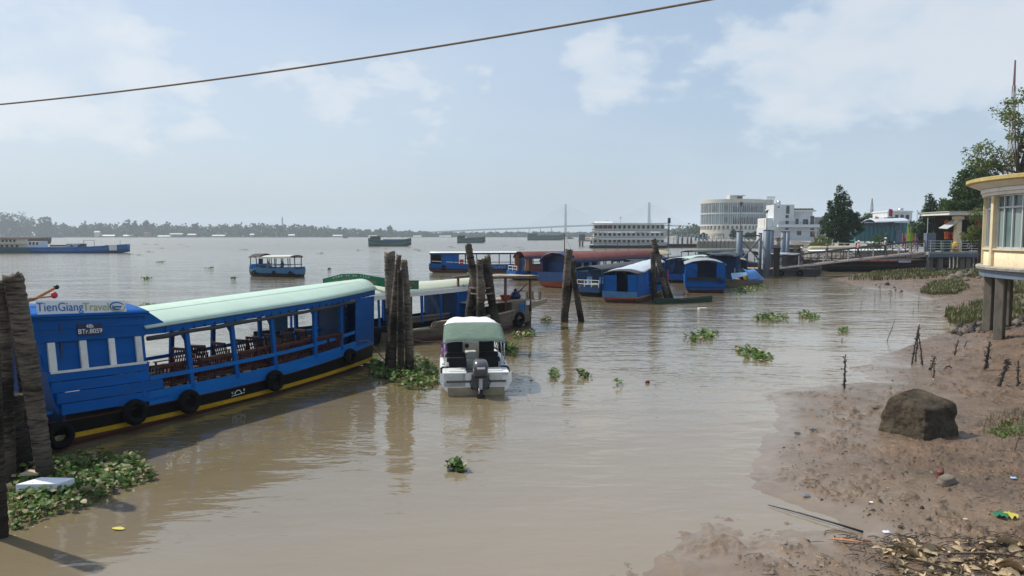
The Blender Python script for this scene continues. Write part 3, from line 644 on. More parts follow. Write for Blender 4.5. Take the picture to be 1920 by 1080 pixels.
# ---- the big blue passenger boat
def big_boat():
    h = Vector((.468, .883, 0)); nrm = Vector((-.883, .468, 0))
    org = Vector((-7.9, 15.9, 0)) + h * 3 + nrm * 1.25; rz = math.atan2(h.y, h.x); M = mw(org, rz)
    t = thing('passenger_boat', org, rz, 'big blue wooden passenger boat with mint curved roof and white name board', 'boat')
    H = Hull(13.6, 2.5, stern=.72, bow=.42, bt=.55, sheer=.5, ss=.34, sb=.2, flare=.1, keel=-.4, rs=.4, rb=.75, n=40)
    H.x = lambda u: -7.9 + u * 13.5
    U = lambda x: (x + 7.9) / 13.5
    yel = lambda u: .13 + .42 * max(0, .5 - u) ** 1.6 * 1.6 + .22 * max(0, u - .6) ** 1.5
    H.shell('red_hull', t, lambda u: yel(u))
    H.band('yellow_rub_rail', 'yellow', t, lambda u: yel(u) - .045, lambda u: yel(u) + .055, .035, .07)
    blk = lambda u: H.sheer(u) - .06
    H.band('black_strake', 'black_hull', t, lambda u: yel(u) + .055, blk, .0, .06)
    H.band('red_line', 'red_hull', t, blk, lambda u: blk(u) + .025, .012, .06)
    bul = lambda u: H.sheer(u) + .27
    # blue bulwark boards, open section and solid ends
    H.band('bulwark', 'blue_light', t, lambda u: blk(u) + .025, bul, .004, .05, U(-3.0), 1)
    H.deck('dark_wood', t, lambda u: .34)
    H.endcap('bow_board', 'blue', t, 1, blk(1), 2.0, .0)
    # cabin at the stern: plank by plank, near side with three blind windows
    wall_y = lambda z: 1.25 - .09 * max(0, z - .9)
    def wall_point(x, z, sd_=-1, out=0): return Vector((x, sd_ * (min(H.y(U(x), .6), 1.25) * (1 if z < .9 else 1) - (.1 * max(0, z - .8)) + out), z))
    def plank(x0, x1, za, zb, sd_, m='blue', out=0, parent=None, name='plank', th=.035):
        n = 6; rings = []
        for i in range(n + 1):
            x = x0 + (x1 - x0) * i / n; a0 = za(x) if callable(za) else za; b0 = zb(x) if callable(zb) else zb
            p, q = wall_point(x, a0, sd_, out), wall_point(x, b0, sd_, out); i_ = Vector((0, -sd_ * th, 0)); rings.append([p, q, q + i_, p + i_])
        return MB().loft(rings).build(name, m, parent or t, False, .006)
    rise = lambda x: max(0, -2.9 - x) * .055
    C0, C1 = -5.3, -2.95
    for sd_ in (-1, 1):
        w = thing('cabin_wall', (0, 0, 0)); w.parent = t
        del_ = [(.57, .80), (.80, 1.02), (1.02, 1.24), (1.24, 1.45)]
        for k, (a, b) in enumerate(del_): plank(C0 + .42 - .07 * k, C1 + (.45 if k == 0 else .3 if k == 1 else .0), lambda x, a=a: a + rise(x) * .9 + .007, lambda x, b=b: b + rise(x) * .9 - .007, sd_, 'blue', .009 * (k % 2), w)
        for a, b in ((2.0, 2.24), (2.24, 2.46)): plank(C0, C1, lambda x, a=a: a + rise(x) * .95 + .004, lambda x, b=b: b + rise(x) - .004, sd_, 'blue', .004 if b > 2.3 else 0, w)
        plank(C0 + .15, C1, lambda x: 1.45 + rise(x) * .9, lambda x: 2.0 + rise(x) * .95, sd_, 'blue', -.05, w, 'blind_panel', .02)
        fr = [(-5.03, -4.89), (-4.41, -4.27), (-3.80, -3.67), (-3.2, -3.06)]
        for a, b in fr: plank(a, b, lambda x: 1.44 + rise(x) * .9, lambda x: 2.0 + rise(x) * .95, sd_, 'white_paint', .012, w, 'window_mullion', .05)
        plank(-5.03, -3.0, lambda x: 1.40 + rise(x) * .9, lambda x: 1.45 + rise(x) * .9, sd_, 'white_paint', .022, w, 'window_sill', .05)
        plank(C0 - .05, C1 + .05, lambda x: 2.44 + rise(x), lambda x: 2.54 + rise(x), sd_, 'blue', .05, w, 'cornice', .06)
    # sloping shoulder from cabin roof down to the long roof
    for sd_ in (-1, 1):
        MB().prism([(-2.95, sd_ * 1.1, 2.02), (-2.95, sd_ * 1.1, 2.52), (-2.85, sd_ * 1.1, 2.52), (-2.42, sd_ * 1.09, 2.22), (-2.42, sd_ * 1.09, 2.0)], (0, -sd_ * .05, 0)).build('shoulder_board', 'blue', t)
    arch_roof('cabin_roof', 'blue', t, C0 - .45, C1 + .1, 1.14, 2.53 + .16, 2.53, .16)
    MB().box((C0 + .55, .0, 1.45), (.05, 2.2, 2.0)).build('bulkhead', 'blue_dark', t)  # dark blue panel stands in for the shade inside the open stern doorway
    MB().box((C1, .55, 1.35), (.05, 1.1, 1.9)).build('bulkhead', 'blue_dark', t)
    for sd_ in (-1, 1): MB().prism([(C0 + .38, sd_ * 1.16, .7), (C0 + .1, sd_ * 1.08, 2.2), (C0 - .12, sd_ * 1.06, 2.5), (C0 + .05, sd_ * 1.06, 2.6), (C0 + .22, sd_ * 1.08, 2.2), (C0 + .5, sd_ * 1.16, .7)], (0, -sd_ * .04, 0)).build('cabin_edge_board', 'blue', t)
    MB().box((C0 - .35, 0, .72), (1.4, 2.1, .04)).build('stern_deck', 'blue_light', t)
    for i in range(9):
        x = C0 - .75 - i * .17; MB().prism([(x, -1.08 + i * .028, .62), (x - .16, -1.08 + (i + 1) * .028, .62), (x - .18, -1.06 + (i + 1) * .028, 1.75 + .05 * i), (x - .02, -1.06 + i * .028, 1.7 + .05 * i)], (0, .035, 0)).build('stern_plank', 'blue_light', t)
    # long roof, fascia and rolled side awnings
    Zr = lambda x: 2.19 + .031 * (x + 3.0)
    def yr(x): return min(1.1, H.hw(U(min(x, 5.55))) + .02)
    nx = 22; rings = []
    for i in range(nx + 1):
        x = -2.95 + (5.72 + 2.95) * i / nx; w = yr(x) + .06; top = [Vector((x, w * k, Zr(x) + .3 * (1 - abs(k) ** 2.1))) for k in [-1 + 2 * j / 14 for j in range(15)]]
        rings.append(top + [Vector((q.x, q.y, q.z - .04)) for q in reversed(top)])
    rf = MB().loft(rings).build('roof', 'mint_roof', t, True)
    for k in (-.45, .35):
        MB().tube([(x, yr(x) * k, Zr(x) + .3 * (1 - abs(k) ** 2.1) + .004) for x in [-2.9 + .9 * i for i in range(10)]], .012, 4).build('roof_seam', 'mint_roof', rf)
    for sd_ in (-1, 1):
        rings = [[Vector((x, sd_ * (yr(x) + .03), Zr(x) + .02)), Vector((x, sd_ * (yr(x) - .02), Zr(x) + .02)), Vector((x, sd_ * (yr(x) - .02), Zr(x) - .2)), Vector((x, sd_ * (yr(x) + .03), Zr(x) - .2))] for x in [-2.44 + 8.1 * i / 16 for i in range(17)]]
        fa = MB().loft(rings).build('fascia', 'blue', t)
        mb = MB()
        for i in range(26): x = -2.3 + i * .3; mb.box((x, sd_ * (yr(x) + .045), Zr(x) - .17), (.035, .03, .06))
        mb.build('awning_hooks', 'blue_dark', fa, kind='stuff')
        MB().tube([(x, sd_ * (yr(x) + .02), Zr(x) - .26 - .012 * math.sin(i * 2.1)) for i, x in enumerate([-2.9 + i * .48 for i in range(16)])], [.05 + .008 * math.sin(i * 1.7) for i in range(16)], 8).build('rolled_awning', 'dark_tarp', t, True)
        for s0 in (-.1, 1.13, 2.43, 3.73, 5.35, 6.65):
            x = s0 - 3; yb = H.y(U(x), .7) - .03; MB().bar((x, sd_ * yb, bul(U(x)) - .1), (x - .02, sd_ * (yr(x) - .03), Zr(x) - .1), .09, .11, up=(1, 0, 0)).build('roof_post', 'blue', t, False, .008)
            MB().prism([(x - .04, sd_ * (yr(x) - .06), Zr(x) - .2), (x - .2, sd_ * (yr(x) - .06), Zr(x) - .2), (x - .04, sd_ * (yr(x) - .04), Zr(x) - .5)], (0, sd_ * .03, 0)).build('bracket', 'blue', t)
        H.band('handrail', 'blue_light', t, lambda u: bul(u) + .24 + .0 * u, lambda u: bul(u) + .33, -.015, .045, U(-2.95), U(4.55), (sd_,))
        # solid planked end
        for k in range(8):
            z0 = .74 + k * .185; rings = []
            for i in range(7):
                x = 4.45 + 1.2 * i / 6; f = (z0 - .7) / 1.6
                def yy(z): f_ = min(1, max(0, (z - .75) / 1.5)); return (H.y(U(x), .8) + .004) * (1 - f_) + (yr(x) + .005) * f_
                rings.append([Vector((x, sd_ * yy(z0), z0 + .003)), Vector((x, sd_ * yy(z0 + .185), z0 + .182)), Vector((x, sd_ * (yy(z0 + .185) - .03), z0 + .182)), Vector((x, sd_ * (yy(z0) - .03), z0 + .003))])
            MB().loft(rings).build('plank', 'blue', t)
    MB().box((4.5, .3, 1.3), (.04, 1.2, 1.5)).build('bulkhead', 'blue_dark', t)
    MB().box((3.0, .9, 1.55), (.55, .04, .5)).build('hanging_board', 'blue_faded', t)
    # name board on the roof edge, number plate, painted marks
    a = wall_point(-5.15, 2.67, -1, .03); b = wall_point(-3.35, 2.535, -1, .03); up = Vector((0, .05, .28)); xd = (b - a)
    MB().prism([a, b, b + up, a + up], (0, .03, 0)).build('name_board', 'sign_white', t, False, .004)
    ctr = a + up * .5; nn = Vector((0, -.008, 0))
    text('TienGiang', .245, 'ink_blue', t, frame(a + xd * .24 + up * .5 + nn, xd, up), sx=.9)
    text('Travel', .235, 'ink_olive', t, frame(a + xd * .64 + up * .49 + nn, xd, up), sx=.92)
    g = MB(); c0 = a + xd * .89 + up * .5 + nn; ux = xd.normalized()
    for r0, w, a0, a1, flat in ((.125, .02, 20, 250, .75), (.08, .03, 150, 330, .75)):
        ps = [c0 + ux * (r0 * 1.25 * math.cos(R(q))) + up.normalized() * (r0 * flat * math.sin(R(q))) for q in range(a0, a1, 15)]
        g.tube(ps, [.006 + w * .5 * math.sin(math.pi * i / (len(ps) - 1)) for i in range(len(ps))], 5)
    g.bar(c0 - ux * .07, c0 + ux * .09, .02, .03); g.build('swirl_emblem', 'ink_blue', t)
    ps = [c0 + ux * (.17 * math.cos(R(q))) + up.normalized() * (.1 * math.sin(R(q))) for q in range(200, 380, 15)]
    MB().tube(ps, .012, 5).build('swirl_emblem', 'ink_olive', t)
    pa = wall_point(-4.44, 2.30, -1, .02); pb = wall_point(-3.92, 2.27, -1, .02); u2 = Vector((0, .02, .23)); pl = MB().prism([pa - u2 * .5, pb - u2 * .5, pb + u2 * .5, pa + u2 * .5], (0, .02, 0)).build('number_plate', 'navy', t)
    n2 = Vector((0, -.006, 0)); text('48k', .11, 'ink_white', pl, frame(pa.lerp(pb, .5) + u2 * .27 + n2, pb - pa, u2)); text('BTr.8059', .135, 'ink_white', pl, frame(pa.lerp(pb, .5) - u2 * .18 + n2, pb - pa, u2), ext=.006)
    text('Eano', .15, 'ink_grey', t, frame(Vector((-4.85, -H.y(U(-4.85), .25) - .035, .24)), (1, 0, .06), (0, -.05, 1)), shear=.3, sx=1.3)
    um = U(-.55); zc = (yel(um) + blk(um)) / 2 + .03; q = Vector((-.55, -H.y(um, zc) - .012, zc))
    text('V', .1, 'ink_white', t, frame(q + Vector((-.17, 0, .0)), (1, 0, 0), (0, -.08, 1))); text('R', .1, 'ink_white', t, frame(q + Vector((.19, -.006, .02)), (1, 0, 0), (0, -.08, 1)))
    mk = MB(); mk.tube([q + Vector((.1 * math.cos(a_), -.004, .09 * math.sin(a_) - .045)) for a_ in [math.pi * i / 8 for i in range(9)]], .011, 5); mk.bar(q + Vector((-.2, -.006, -.07)), q + Vector((.2, -.006, -.05)), .012); mk.build('half_round_mark', 'ink_white', t)
    # tyres hung along the side
    for s_, z in ((-2.0, .3), (-.42, .42), (.92, .38), (3.55, .40), (6.95, .5)):
        x = s_ - 3; tyre(M, (x, -H.y(U(x), .5) - .12, z + .02), rz + R(random.uniform(-4, 4)), 'black tyre fender hung on the side of the big blue boat', 'tyres on the big blue boat', (.85 if s_ > 4 else .95), random.uniform(-8, 2))
    # chairs: two rows of armchairs
    ch = make_chair(); first = True; rg = random.Random(2); k = 0
    spots = [(-2.5 + i * .585, -.78 + max(0, i - 6) * .05, 90) for i in range(11)] + [(-2.3 + i * .62, .62 - max(0, i - 8) * .03, 0) for i in range(11)] + [(1.4, -.1, 160)]
    for x, y, a in spots:
        p = M @ Vector((x + rg.uniform(-.06, .06), y + rg.uniform(-.08, .08), .345)); r_ = rz + R(a + rg.uniform(-12, 12)) + (math.pi if a == 0 and (k % 9) in (4, 5) else 0)
        if first: ch.location = p; ch.rotation_euler = (0, 0, r_); first = False
        else: dup(ch, p, r_)
        k += 1
    bx = thing('storage_crate', M @ Vector((-2.72, -.8, .36)), rz, 'small grey wooden crate on deck beside the cabin', 'crate'); MB().box((0, 0, .38), (.42, .34, .76)).build('case', 'raw_wood', bx, False, .01); MB().box((0, 0, .775), (.46, .38, .03)).build('lid', 'raw_wood_pale', bx)
    # painted oar-like pole with coloured knobs on the cabin roof
    pw = thing('roof_spar', M @ Vector((-4.9, -.3, 2.8)), rz, 'wooden spar with red and green knobs lying on the cabin roof', 'spar')
    MB().tube([(-.6, -.2, .02), (.1, -.05, .12), (.55, .05, .30)], [.03, .035, .03], 8).build('pole', 'orange_wood', pw, True); MB().ball((.6, .06, .32), (.06, .05, .05)).build('knob', 'motor_black', pw, True)
    MB().bar((-.35, -.1, .12), (.42, -.1, .15), .03).build('crossbar', 'orange_wood', pw); MB().ball((-.38, -.1, .15), (.07, .05, .07)).build('knob', 'green_plastic', pw, True); MB().ball((.46, -.1, .17), (.07, .05, .07)).build('knob', 'red_plastic', pw, True)
    # mooring line from the bow corner
    MB().tube([M @ Vector(v) for v in ((4.3, -1.0, .95), (4.6, -1.14, .95), (4.9, -1.22, .6), (5.2, -1.35, .2), (5.35, -1.4, -.1))], .018, 6).build('mooring_rope', 'rope', None, True, label='pale rope hanging off the big blue boat into the water', cat='rope')
    return M
BIG = big_boat()

# ---- generic river boat
def river_boat(org, rz, label, L, B, name='passenger_boat', hull='red_hull', side='blue', roof='dark_tarp', rx=(-.45, .45), rzz=(1.95, 1.95), crown=.25, posts=8, post_m='blue', cabins=(), ends=(), rail='blue_light', hk=None, sheer=.55, bul=.25, stripe='yellow', fascia=None, tyres=0, tlab='', wobble=0, p=2.2, floor=.3, roof2=None, tg=''):
    t = thing(name, org, rz, label, 'boat'); M = mw(org, rz)
    H = Hull(L, B, sheer=sheer, **(hk or {}))
    H.shell(hull, t, lambda u: H.sheer(u) * .55)
    if stripe: H.band('rub_rail', stripe, t, lambda u: H.sheer(u) * .55 - .03, lambda u: H.sheer(u) * .55 + .03, .025, .06)
    H.band('bulwark', side, t, lambda u: H.sheer(u) * .55 + .03, lambda u: H.sheer(u) + bul, .0, .05)
    H.deck('dark_wood', t, lambda u: floor, .03, .96)
    H.endcap('transom', side, t, 0, H.sheer(0) * .4, H.sheer(0) + bul * .3, 0); H.endcap('bow_board', side, t, 1, H.sheer(1) * .4, H.sheer(1) + bul * .3, 0)
    U = lambda x: x / L + .5
    x0, x1 = rx[0] * L, rx[1] * L; Z = lambda x: rzz[0] + (rzz[1] - rzz[0]) * (x - x0) / (x1 - x0)
    wr = B / 2 * .93
    def ww(x): return min(wr, H.hw(min(1, max(0, U(x)))) * 1.0)
    if roof2:
        xm = x0 + (x1 - x0) * roof2[1]; arch_roof('roof', roof, t, x0, xm, ww(x0) + .1, Z(x0), Z(xm), crown, .04, 12, 8, p, wobble=wobble); arch_roof('roof_sheet', roof2[0], t, xm, x1, ww(xm) + .11, Z(xm) + .01, Z(x1) + .01, crown, .04, 12, 10, p, wobble=roof2[2], w1=ww(x1) + .11)
    else: arch_roof('roof', roof, t, x0, x1, ww(x0) + .1, Z(x0), Z(x1), crown, .04, 12, 14, p, wobble=wobble, w1=ww(x1) + .1)
    for sd_ in (-1, 1):
        if fascia:
            MB().loft([[Vector((x, sd_ * (ww(x) + .1), Z(x) + .02)), Vector((x, sd_ * (ww(x) + .06), Z(x) + .02)), Vector((x, sd_ * (ww(x) + .06), Z(x) - .16)), Vector((x, sd_ * (ww(x) + .1), Z(x) - .16))] for x in [x0 + (x1 - x0) * i / 10 for i in range(11)]]).build('fascia', fascia, t)
        for i in range(posts):
            x = x0 + .15 + (x1 - x0 - .3) * i / max(1, posts - 1); zb = H.sheer(U(x)) + bul - .05
            MB().bar((x, sd_ * (H.y(U(x), 1) - .03), zb), (x, sd_ * ww(x), Z(x)), .06, .07, up=(1, 0, 0)).build('roof_post', post_m, t)
        if rail: H.band('handrail', rail, t, lambda u: H.sheer(u) + bul + .22, lambda u: H.sheer(u) + bul + .29, -.01, .04, max(.02, U(x0)), min(.98, U(x1)), (sd_,))
    for cx0, cx1, cm, wins in cabins:          # walled section, windows as real openings framed by panels
        a, b = cx0 * L, cx1 * L
        for sd_ in (-1, 1):
            zb = lambda x: H.sheer(U(x)) + bul
            def wl(xa, xb, f0, f1, m_, out=0, nm='wall_panel', th=.04):
                r_ = []
                for i in range(5):
                    x = xa + (xb - xa) * i / 4; z_0 = zb(x) - .05; z_1 = Z(x) + .02; za = z_0 + (z_1 - z_0) * f0; zc = z_0 + (z_1 - z_0) * f1
                    ya = H.y(U(x), 1) + (ww(x) - H.y(U(x), 1)) * f0 + out; yc = H.y(U(x), 1) + (ww(x) - H.y(U(x), 1)) * f1 + out
                    r_.append([Vector((x, sd_ * ya, za)), Vector((x, sd_ * yc, zc)), Vector((x, sd_ * (yc - th), zc)), Vector((x, sd_ * (ya - th), za))])
                return MB().loft(r_).build(nm, m_, t)
            if not wins: wl(a, b, 0, 1, cm)
            else:
                wl(a, b, 0, .42, cm); wl(a, b, .86, 1, cm); n = wins; w_ = (b - a) / n
                for i in range(n + 1):
                    xc = a + w_ * i; wl(max(a, xc - w_ * .17), min(b, xc + w_ * .17), .42, .86, cm, .002)
        for xx in [q_ for q_ in (a, b) if abs(q_) < .45 * L]:
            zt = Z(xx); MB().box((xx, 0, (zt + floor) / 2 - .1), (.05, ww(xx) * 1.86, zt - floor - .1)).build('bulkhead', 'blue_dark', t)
    for (ex, cm, parts) in ends:       # end screens across the boat: list of (y0,y1,z0,z1) fractions
        x = ex * L; w = ww(x); z0 = H.sheer(U(x)) * .9; zt = Z(x) + crown * .75
        for (ya, yb, za, zb_) in parts: MB().box((x, (ya + yb) * w / 2, z0 + (zt - z0) * (za + zb_) / 2), (.05, (yb - ya) * w, (zt - z0) * (zb_ - za))).build('end_panel', cm, t)
    for i in range(tyres):
        u = .12 + .76 * i / max(1, tyres - 1); tyre(M, (H.x(u), -H.y(u, .5) - .11, H.sheer(u) * .75), rz, tlab, tg or tlab, .95)
    return t, M, H
# tourist boat lying out in the river behind the piles
p0 = P(806, 511); t, M, H = river_boat(Vector((p0.x + 6.6, p0.y + 1.2, 0)), R(2), 'long blue tourist boat with white rail and lettering on its side', 13.4, 2.5, hull='red_hull', side='blue', roof='white_paint', rx=(-.497, .47), rzz=(2.16, 2.2), crown=.14, posts=11, post_m='blue_dark', cabins=((-.40, -.26, 'blue', 0),), rail='white_paint', hk=dict(stern=.75, bow=.4, rs=.55, ss=.22, sb=.1), sheer=.62, bul=.2, stripe='black_hull', fascia='blue_dark', tyres=3, tlab='tyre fender on the lettered tourist boat', tg='tyres on the lettered tourist boat')
for u, s_ in ((.462, 'UNG'), (.572, 'TOURIST')):
    x = H.x(u); text(s_, .42, 'ink_skyblue', t, frame((x, -H.y(u, .6) - .02, H.sheer(u) * .95), (1, 0, 0), (0, -.08, 1)), sx=.92, ext=.01, spacing=1.08)
MB().box((-6.55, 0, 1.35), (.05, 1.9, 1.5)).build('stern_screen', 'dark_wood', t); MB().box((-5.8, .95, 1.4), (1.4, .04, 1.5)).build('stern_screen', 'dark_wood', t)
tg_ = thing('plastic_bin', M @ Vector((-3.1, -1.0, .8)), R(2), 'red plastic bin on the lettered tourist boat', 'bin'); MB().lathe([(.17, 0), (.22, .62), (.24, .64), (.2, .64), (.16, .06)], 14).build('body', 'red_plastic', tg_, True); MB().torus((0, 0, .62), .22, .025, 'z').build('rim', 'red_plastic', tg_, True)
# brown cabin boat
p0 = P(955, 526); a = R(26); ax = Vector((math.cos(a), math.sin(a), 0))
t, M, H = river_boat(p0 + ax * 4.6 + Vector((.3, .9, 0)), a, 'brown timber cabin boat with arched red roof and blue gunwale', 9.4, 2.5, hull='red_hull', side='blue', roof='red_roof', rx=(-.42, .5), rzz=(2.15, 2.1), crown=.5, posts=2, post_m='orange_wood', cabins=((-.36, .45, 'brown_wood', 6),), rail=None, hk=dict(stern=.8, bow=.5, rs=.7, ss=.12), sheer=.72, bul=.08, stripe='orange_hull', p=2.4, fascia='blue_dark', tyres=3, tlab='tyre fender on the brown cabin boat', tg='tyres on the brown cabin boat')
for sd_ in (-1, 1): MB().prism([(-3.9, sd_ * 1.1, .75), (-3.45, sd_ * 1.1, .75), (-3.42, sd_ * 1.05, 2.3), (-3.75, sd_ * 1.05, 2.3)], (0, -sd_ * .04, 0)).build('end_board', 'orange_wood', t)
for z_ in (1.02, 1.3): MB().bar((-4.6, -.9, z_), (-4.6, .9, z_), .05).build('stern_rail', 'white_paint', t)
for y_ in (-.9, 0, .9): MB().bar((-4.6, y_, .7), (-4.6, y_, 1.32), .05).build('stern_rail_post', 'white_paint', t)
# big boat with the long red roof and orange bow
p0 = P(1036, 539); a = R(50); ax = Vector((math.cos(a), math.sin(a), 0))
t, M, H = river_boat(p0 + ax * 8.6, a, 'long boat with dull red roof, orange hull and dark arched cabin mouth', 17.6, 3.0, hull='orange_hull', side='blue_dark', roof='red_roof', rx=(-.465, .42), rzz=(2.12, 2.18), crown=.62, posts=14, post_m='dark_wood', cabins=((-.43, -.24, 'blue_faded', 3),), rail='blue_dark', hk=dict(stern=.9, bow=.4, rs=.5, ss=.2), sheer=1.0, bul=.12, stripe='blue_faded', p=2.6, fascia='blue_dark', floor=.6)
arch_roof('mouth_hood', 'blue_dark', t, -8.4, -7.5, 1.52, 2.1, 2.1, .7, .08, 14, 4, 2.6)
MB().box((-7.5, 0, 1.8), (.05, 2.6, 1.5)).build('mouth_bulkhead', 'navy', t); MB().box((-7.9, 1.25, 1.7), (.8, .05, 1.4)).build('mouth_side', 'navy', t)
arch_roof('awning_end', 'tan_tarp', t, 7.2, 8.9, 1.2, 2.25, 2.35, .35, .05, 12, 6, 2.2)
for y_ in (-1.0, 1.0): MB().bar((8.6, y_, 1.1), (8.6, y_, 2.4), .08).build('awning_post', 'blue_dark', t)
ft = thing('flag_pole', M @ Vector((-7.0, 0, 2.7)), a, 'thin brown flag pole standing on the red boat roof', 'pole'); MB().tube([(0, 0, 0), (0, 0, 1.6)], [.045, .03], 6).build('pole', 'brown_wood', ft); MB().tube([(0, 0, 1.3), (1.0, .3, .7), (1.8, .5, .05)], .012, 4).build('stay', 'rope', ft)
for i in range(5):
    ft = thing('roof_stanchion', M @ Vector((-2.2 + i * 1.9, .35, 2.72)), a, 'thin dark stanchion on the long red boat roof', 'pole', 'stanchions on the red boat roof'); MB().tube([(0, 0, 0), (0, 0, 1.0)], .025, 5).build('pole', 'steel_dark', ft); MB().tube(catenary((0, 0, .95), (1.9, 0, .95), .22, 6), .01, 4).build('line', 'rope', ft)
# dark-roofed boat with the white stern rail
p0 = P(1103, 556); a = R(52); ax = Vector((math.cos(a), math.sin(a), 0))
t, M, H = river_boat(p0 + ax * 3.9, a, 'small blue boat with dark tarp roof and white stern rail', 7.8, 2.1, hull='black_hull', side='blue_dark', roof='dark_tarp', rx=(-.5, .48), rzz=(1.85, 2.0), crown=.22, posts=6, post_m='blue_dark', cabins=((-.28, .1, 'blue_faded', 2),), rail='blue', hk=dict(stern=.9, bow=.4, rs=.5, ss=.12), sheer=.62, bul=.18, stripe='blue_faded', wobble=.012, fascia='dark_tarp')
for z_ in (.86, 1.12): MB().bar((-3.95, -.85, z_), (-3.95, .85, z_), .045).build('stern_rail', 'white_paint', t)
for y_ in (-.85, -.28, .28, .85): MB().bar((-3.95, y_, .66), (-3.95, y_, 1.14), .045).build('stern_rail_post', 'white_paint', t)
for y_ in (-.55, .45):
    s_ = thing('boat_chair', M @ Vector((-3.3, y_, .35)), a + math.pi, 'white slatted chair at the stern of the dark-roofed boat', 'chair', 'white chairs on the dark-roofed boat'); MB().box((0, 0, .42), (.42, .42, .04)).build('seat', 'white_paint', s_)
    b_ = MB(); [b_.bar((-.2, -.17 + .085 * i, .44), (-.28, -.17 + .085 * i, .95), .05, .015) for i in range(5)]; b_.build('backrest', 'ink_skyblue', s_)
    for lx, ly in ((.18, .18), (.18, -.18), (-.18, .18), (-.18, -.18)): MB().bar((lx, ly, 0), (lx, ly, .42), .04).build('leg', 'white_paint', s_)
s_ = MB().loft([[Vector((math.cos(q) * r_, math.sin(q) * r_ * .7, z_)) for q in [2 * math.pi * j / 12 for j in range(12)]] for r_, z_ in ((.2, 0), (.33, .12), (.36, .2), (.3, .24), (.1, .27))]).build('bundle', 'lime', None, True, label='pale lime bundle behind the white stern rail', cat='bundle'); s_.location = M @ Vector((-3.72, -.45, .66))
# blue boat with white tarp over its roof
p0 = P(1162, 568); a = R(66); ax = Vector((math.cos(a), math.sin(a), 0))
t, M, H = river_boat(p0 + ax * 4.9, a, 'blue boat with open stern doors and white tarp on its roof', 9.8, 2.35, hull='red_hull', side='blue', roof='dark_tarp', rx=(-.5, .46), rzz=(1.8, 2.25), crown=.2, posts=7, post_m='blue', cabins=((-.49, -.22, 'blue', 0), (.30, .44, 'blue', 0)), rail='blue', hk=dict(stern=.92, bow=.4, rs=.3, ss=.05, sb=.35), sheer=.55, bul=.25, stripe='yellow', roof2=('white_tarp', .12, .035), ends=((-.495, 'blue', ((-.98, -.45, .0, .86), (.2, .92, .0, .82))),))
MB().box((-4.95, 0, .52), (.06, 2.2, .36)).build('stern_board', 'blue_faded', t); MB().box((-4.98, 0, .30), (.05, 2.2, .06)).build('stern_stripe', 'orange_hull', t)
MB().bar((-4.7, -.2, 1.9), (-4.1, -.7, .9), .05).build('tiller', 'steel_dark', t)
for i in range(2): MB().box((-.8 + i * 4.2, -1.16, 1.3), (.35, .03, .75)).build('red_curtain', 'cloth_red', t)
MB().prism([(-.6, 0, 0), (.6, 0, 0), (.6, 0, .02), (-.6, 0, .02)], (0, .1, 0)).build('paddle', 'raw_wood_pale', None, label='wooden paddle lying on the stern of the tarp-roofed blue boat', cat='paddle').location = M @ Vector((-4.4, -.5, .62))
# boat seen end on, grey tarp
p0 = P(1322, 549); a = R(78); ax = Vector((math.cos(a), math.sin(a), 0))
t, M, H = river_boat(p0 + ax * 4.4, a, 'blue boat end-on with grey tarp roof and dark wooden bench board', 8.8, 2.95, hull='red_hull', side='blue', roof='grey_tarp', rx=(-.5, .45), rzz=(2.05, 2.1), crown=.33, posts=5, post_m='blue', cabins=((-.5, -.3, 'blue', 0), (.2, .44, 'blue_dark', 0)), rail='blue', hk=dict(stern=.97, bow=.4, rs=.2, ss=.05), sheer=.55, bul=.2, stripe='red_hull', roof2=('dark_tarp', .55, .01), wobble=.01, ends=((-.499, 'blue', ((-1.0, -.56, 0, .95), (.42, .98, .22, .9), (-1, 1, 0, .22))),))
MB().box((-4.5, .05, 1.02), (.08, 2.4, .2)).build('bench_board', 'dark_wood', t); MB().bar((-4.5, .2, 1.1), (-4.5, .9, 1.75), .05).build('bench_brace', 'dark_wood', t)
MB().box((-4.42, 0, .38), (.06, 2.7, .08)).build('stern_stripe', 'red_hull', t)
# more boats rafted behind
for (px, py, L_, B_, an, lab, rf, sd_, zz) in ((1352, 532, 9, 2.7, 70, 'blue boat with black tarp roof rafted behind the grey-roofed one', 'dark_tarp', 'blue_dark', 2.35), (1276, 530, 9.5, 2.5, 62, 'blue boat with pale mint roof half hidden between tarp roofs', 'mint_roof', 'blue', 2.0), (1296, 507, 12, 2.6, 40, 'long blue boat with dark green roof and raised pointed bow', 'dark_green', 'blue', 2.15), (1222, 522, 9, 2.3, 60, 'blue boat with weathered grey tarp roof squeezed beside the red-roofed one', 'grey_tarp', 'blue_dark', 1.95), (1325, 514, 9, 2.5, 48, 'dark boat with black roof tucked behind the mint-roofed one', 'dark_tarp', 'blue_dark', 2.0), (1378, 523, 7, 2.2, 72, 'low blue boat with faded tan roof behind the covered sampan', 'tan_tarp', 'blue', 1.75), (1170, 530, 8, 2.2, 56, 'narrow blue boat with dark roof between white-railed and tarp-roofed boats', 'dark_tarp', 'blue', 1.85)):
    p0 = P(px, py); a = R(an); ax = Vector((math.cos(a), math.sin(a), 0))
    t, M, H = river_boat(p0 + ax * L_ * .45, a, lab, L_, B_, hull='black_hull', side=sd_, roof=rf, rx=(-.49, .35), rzz=(zz, zz + .05), crown=.22, posts=8, post_m='blue_dark', cabins=((-.2, .05, sd_, 2),), rail='blue', hk=dict(stern=.9, bow=.22, rs=.3, ss=.1, sb=1.1 if rf == 'dark_green' else .2, bt=.5), sheer=.6, bul=.25, stripe=None, wobble=.012)
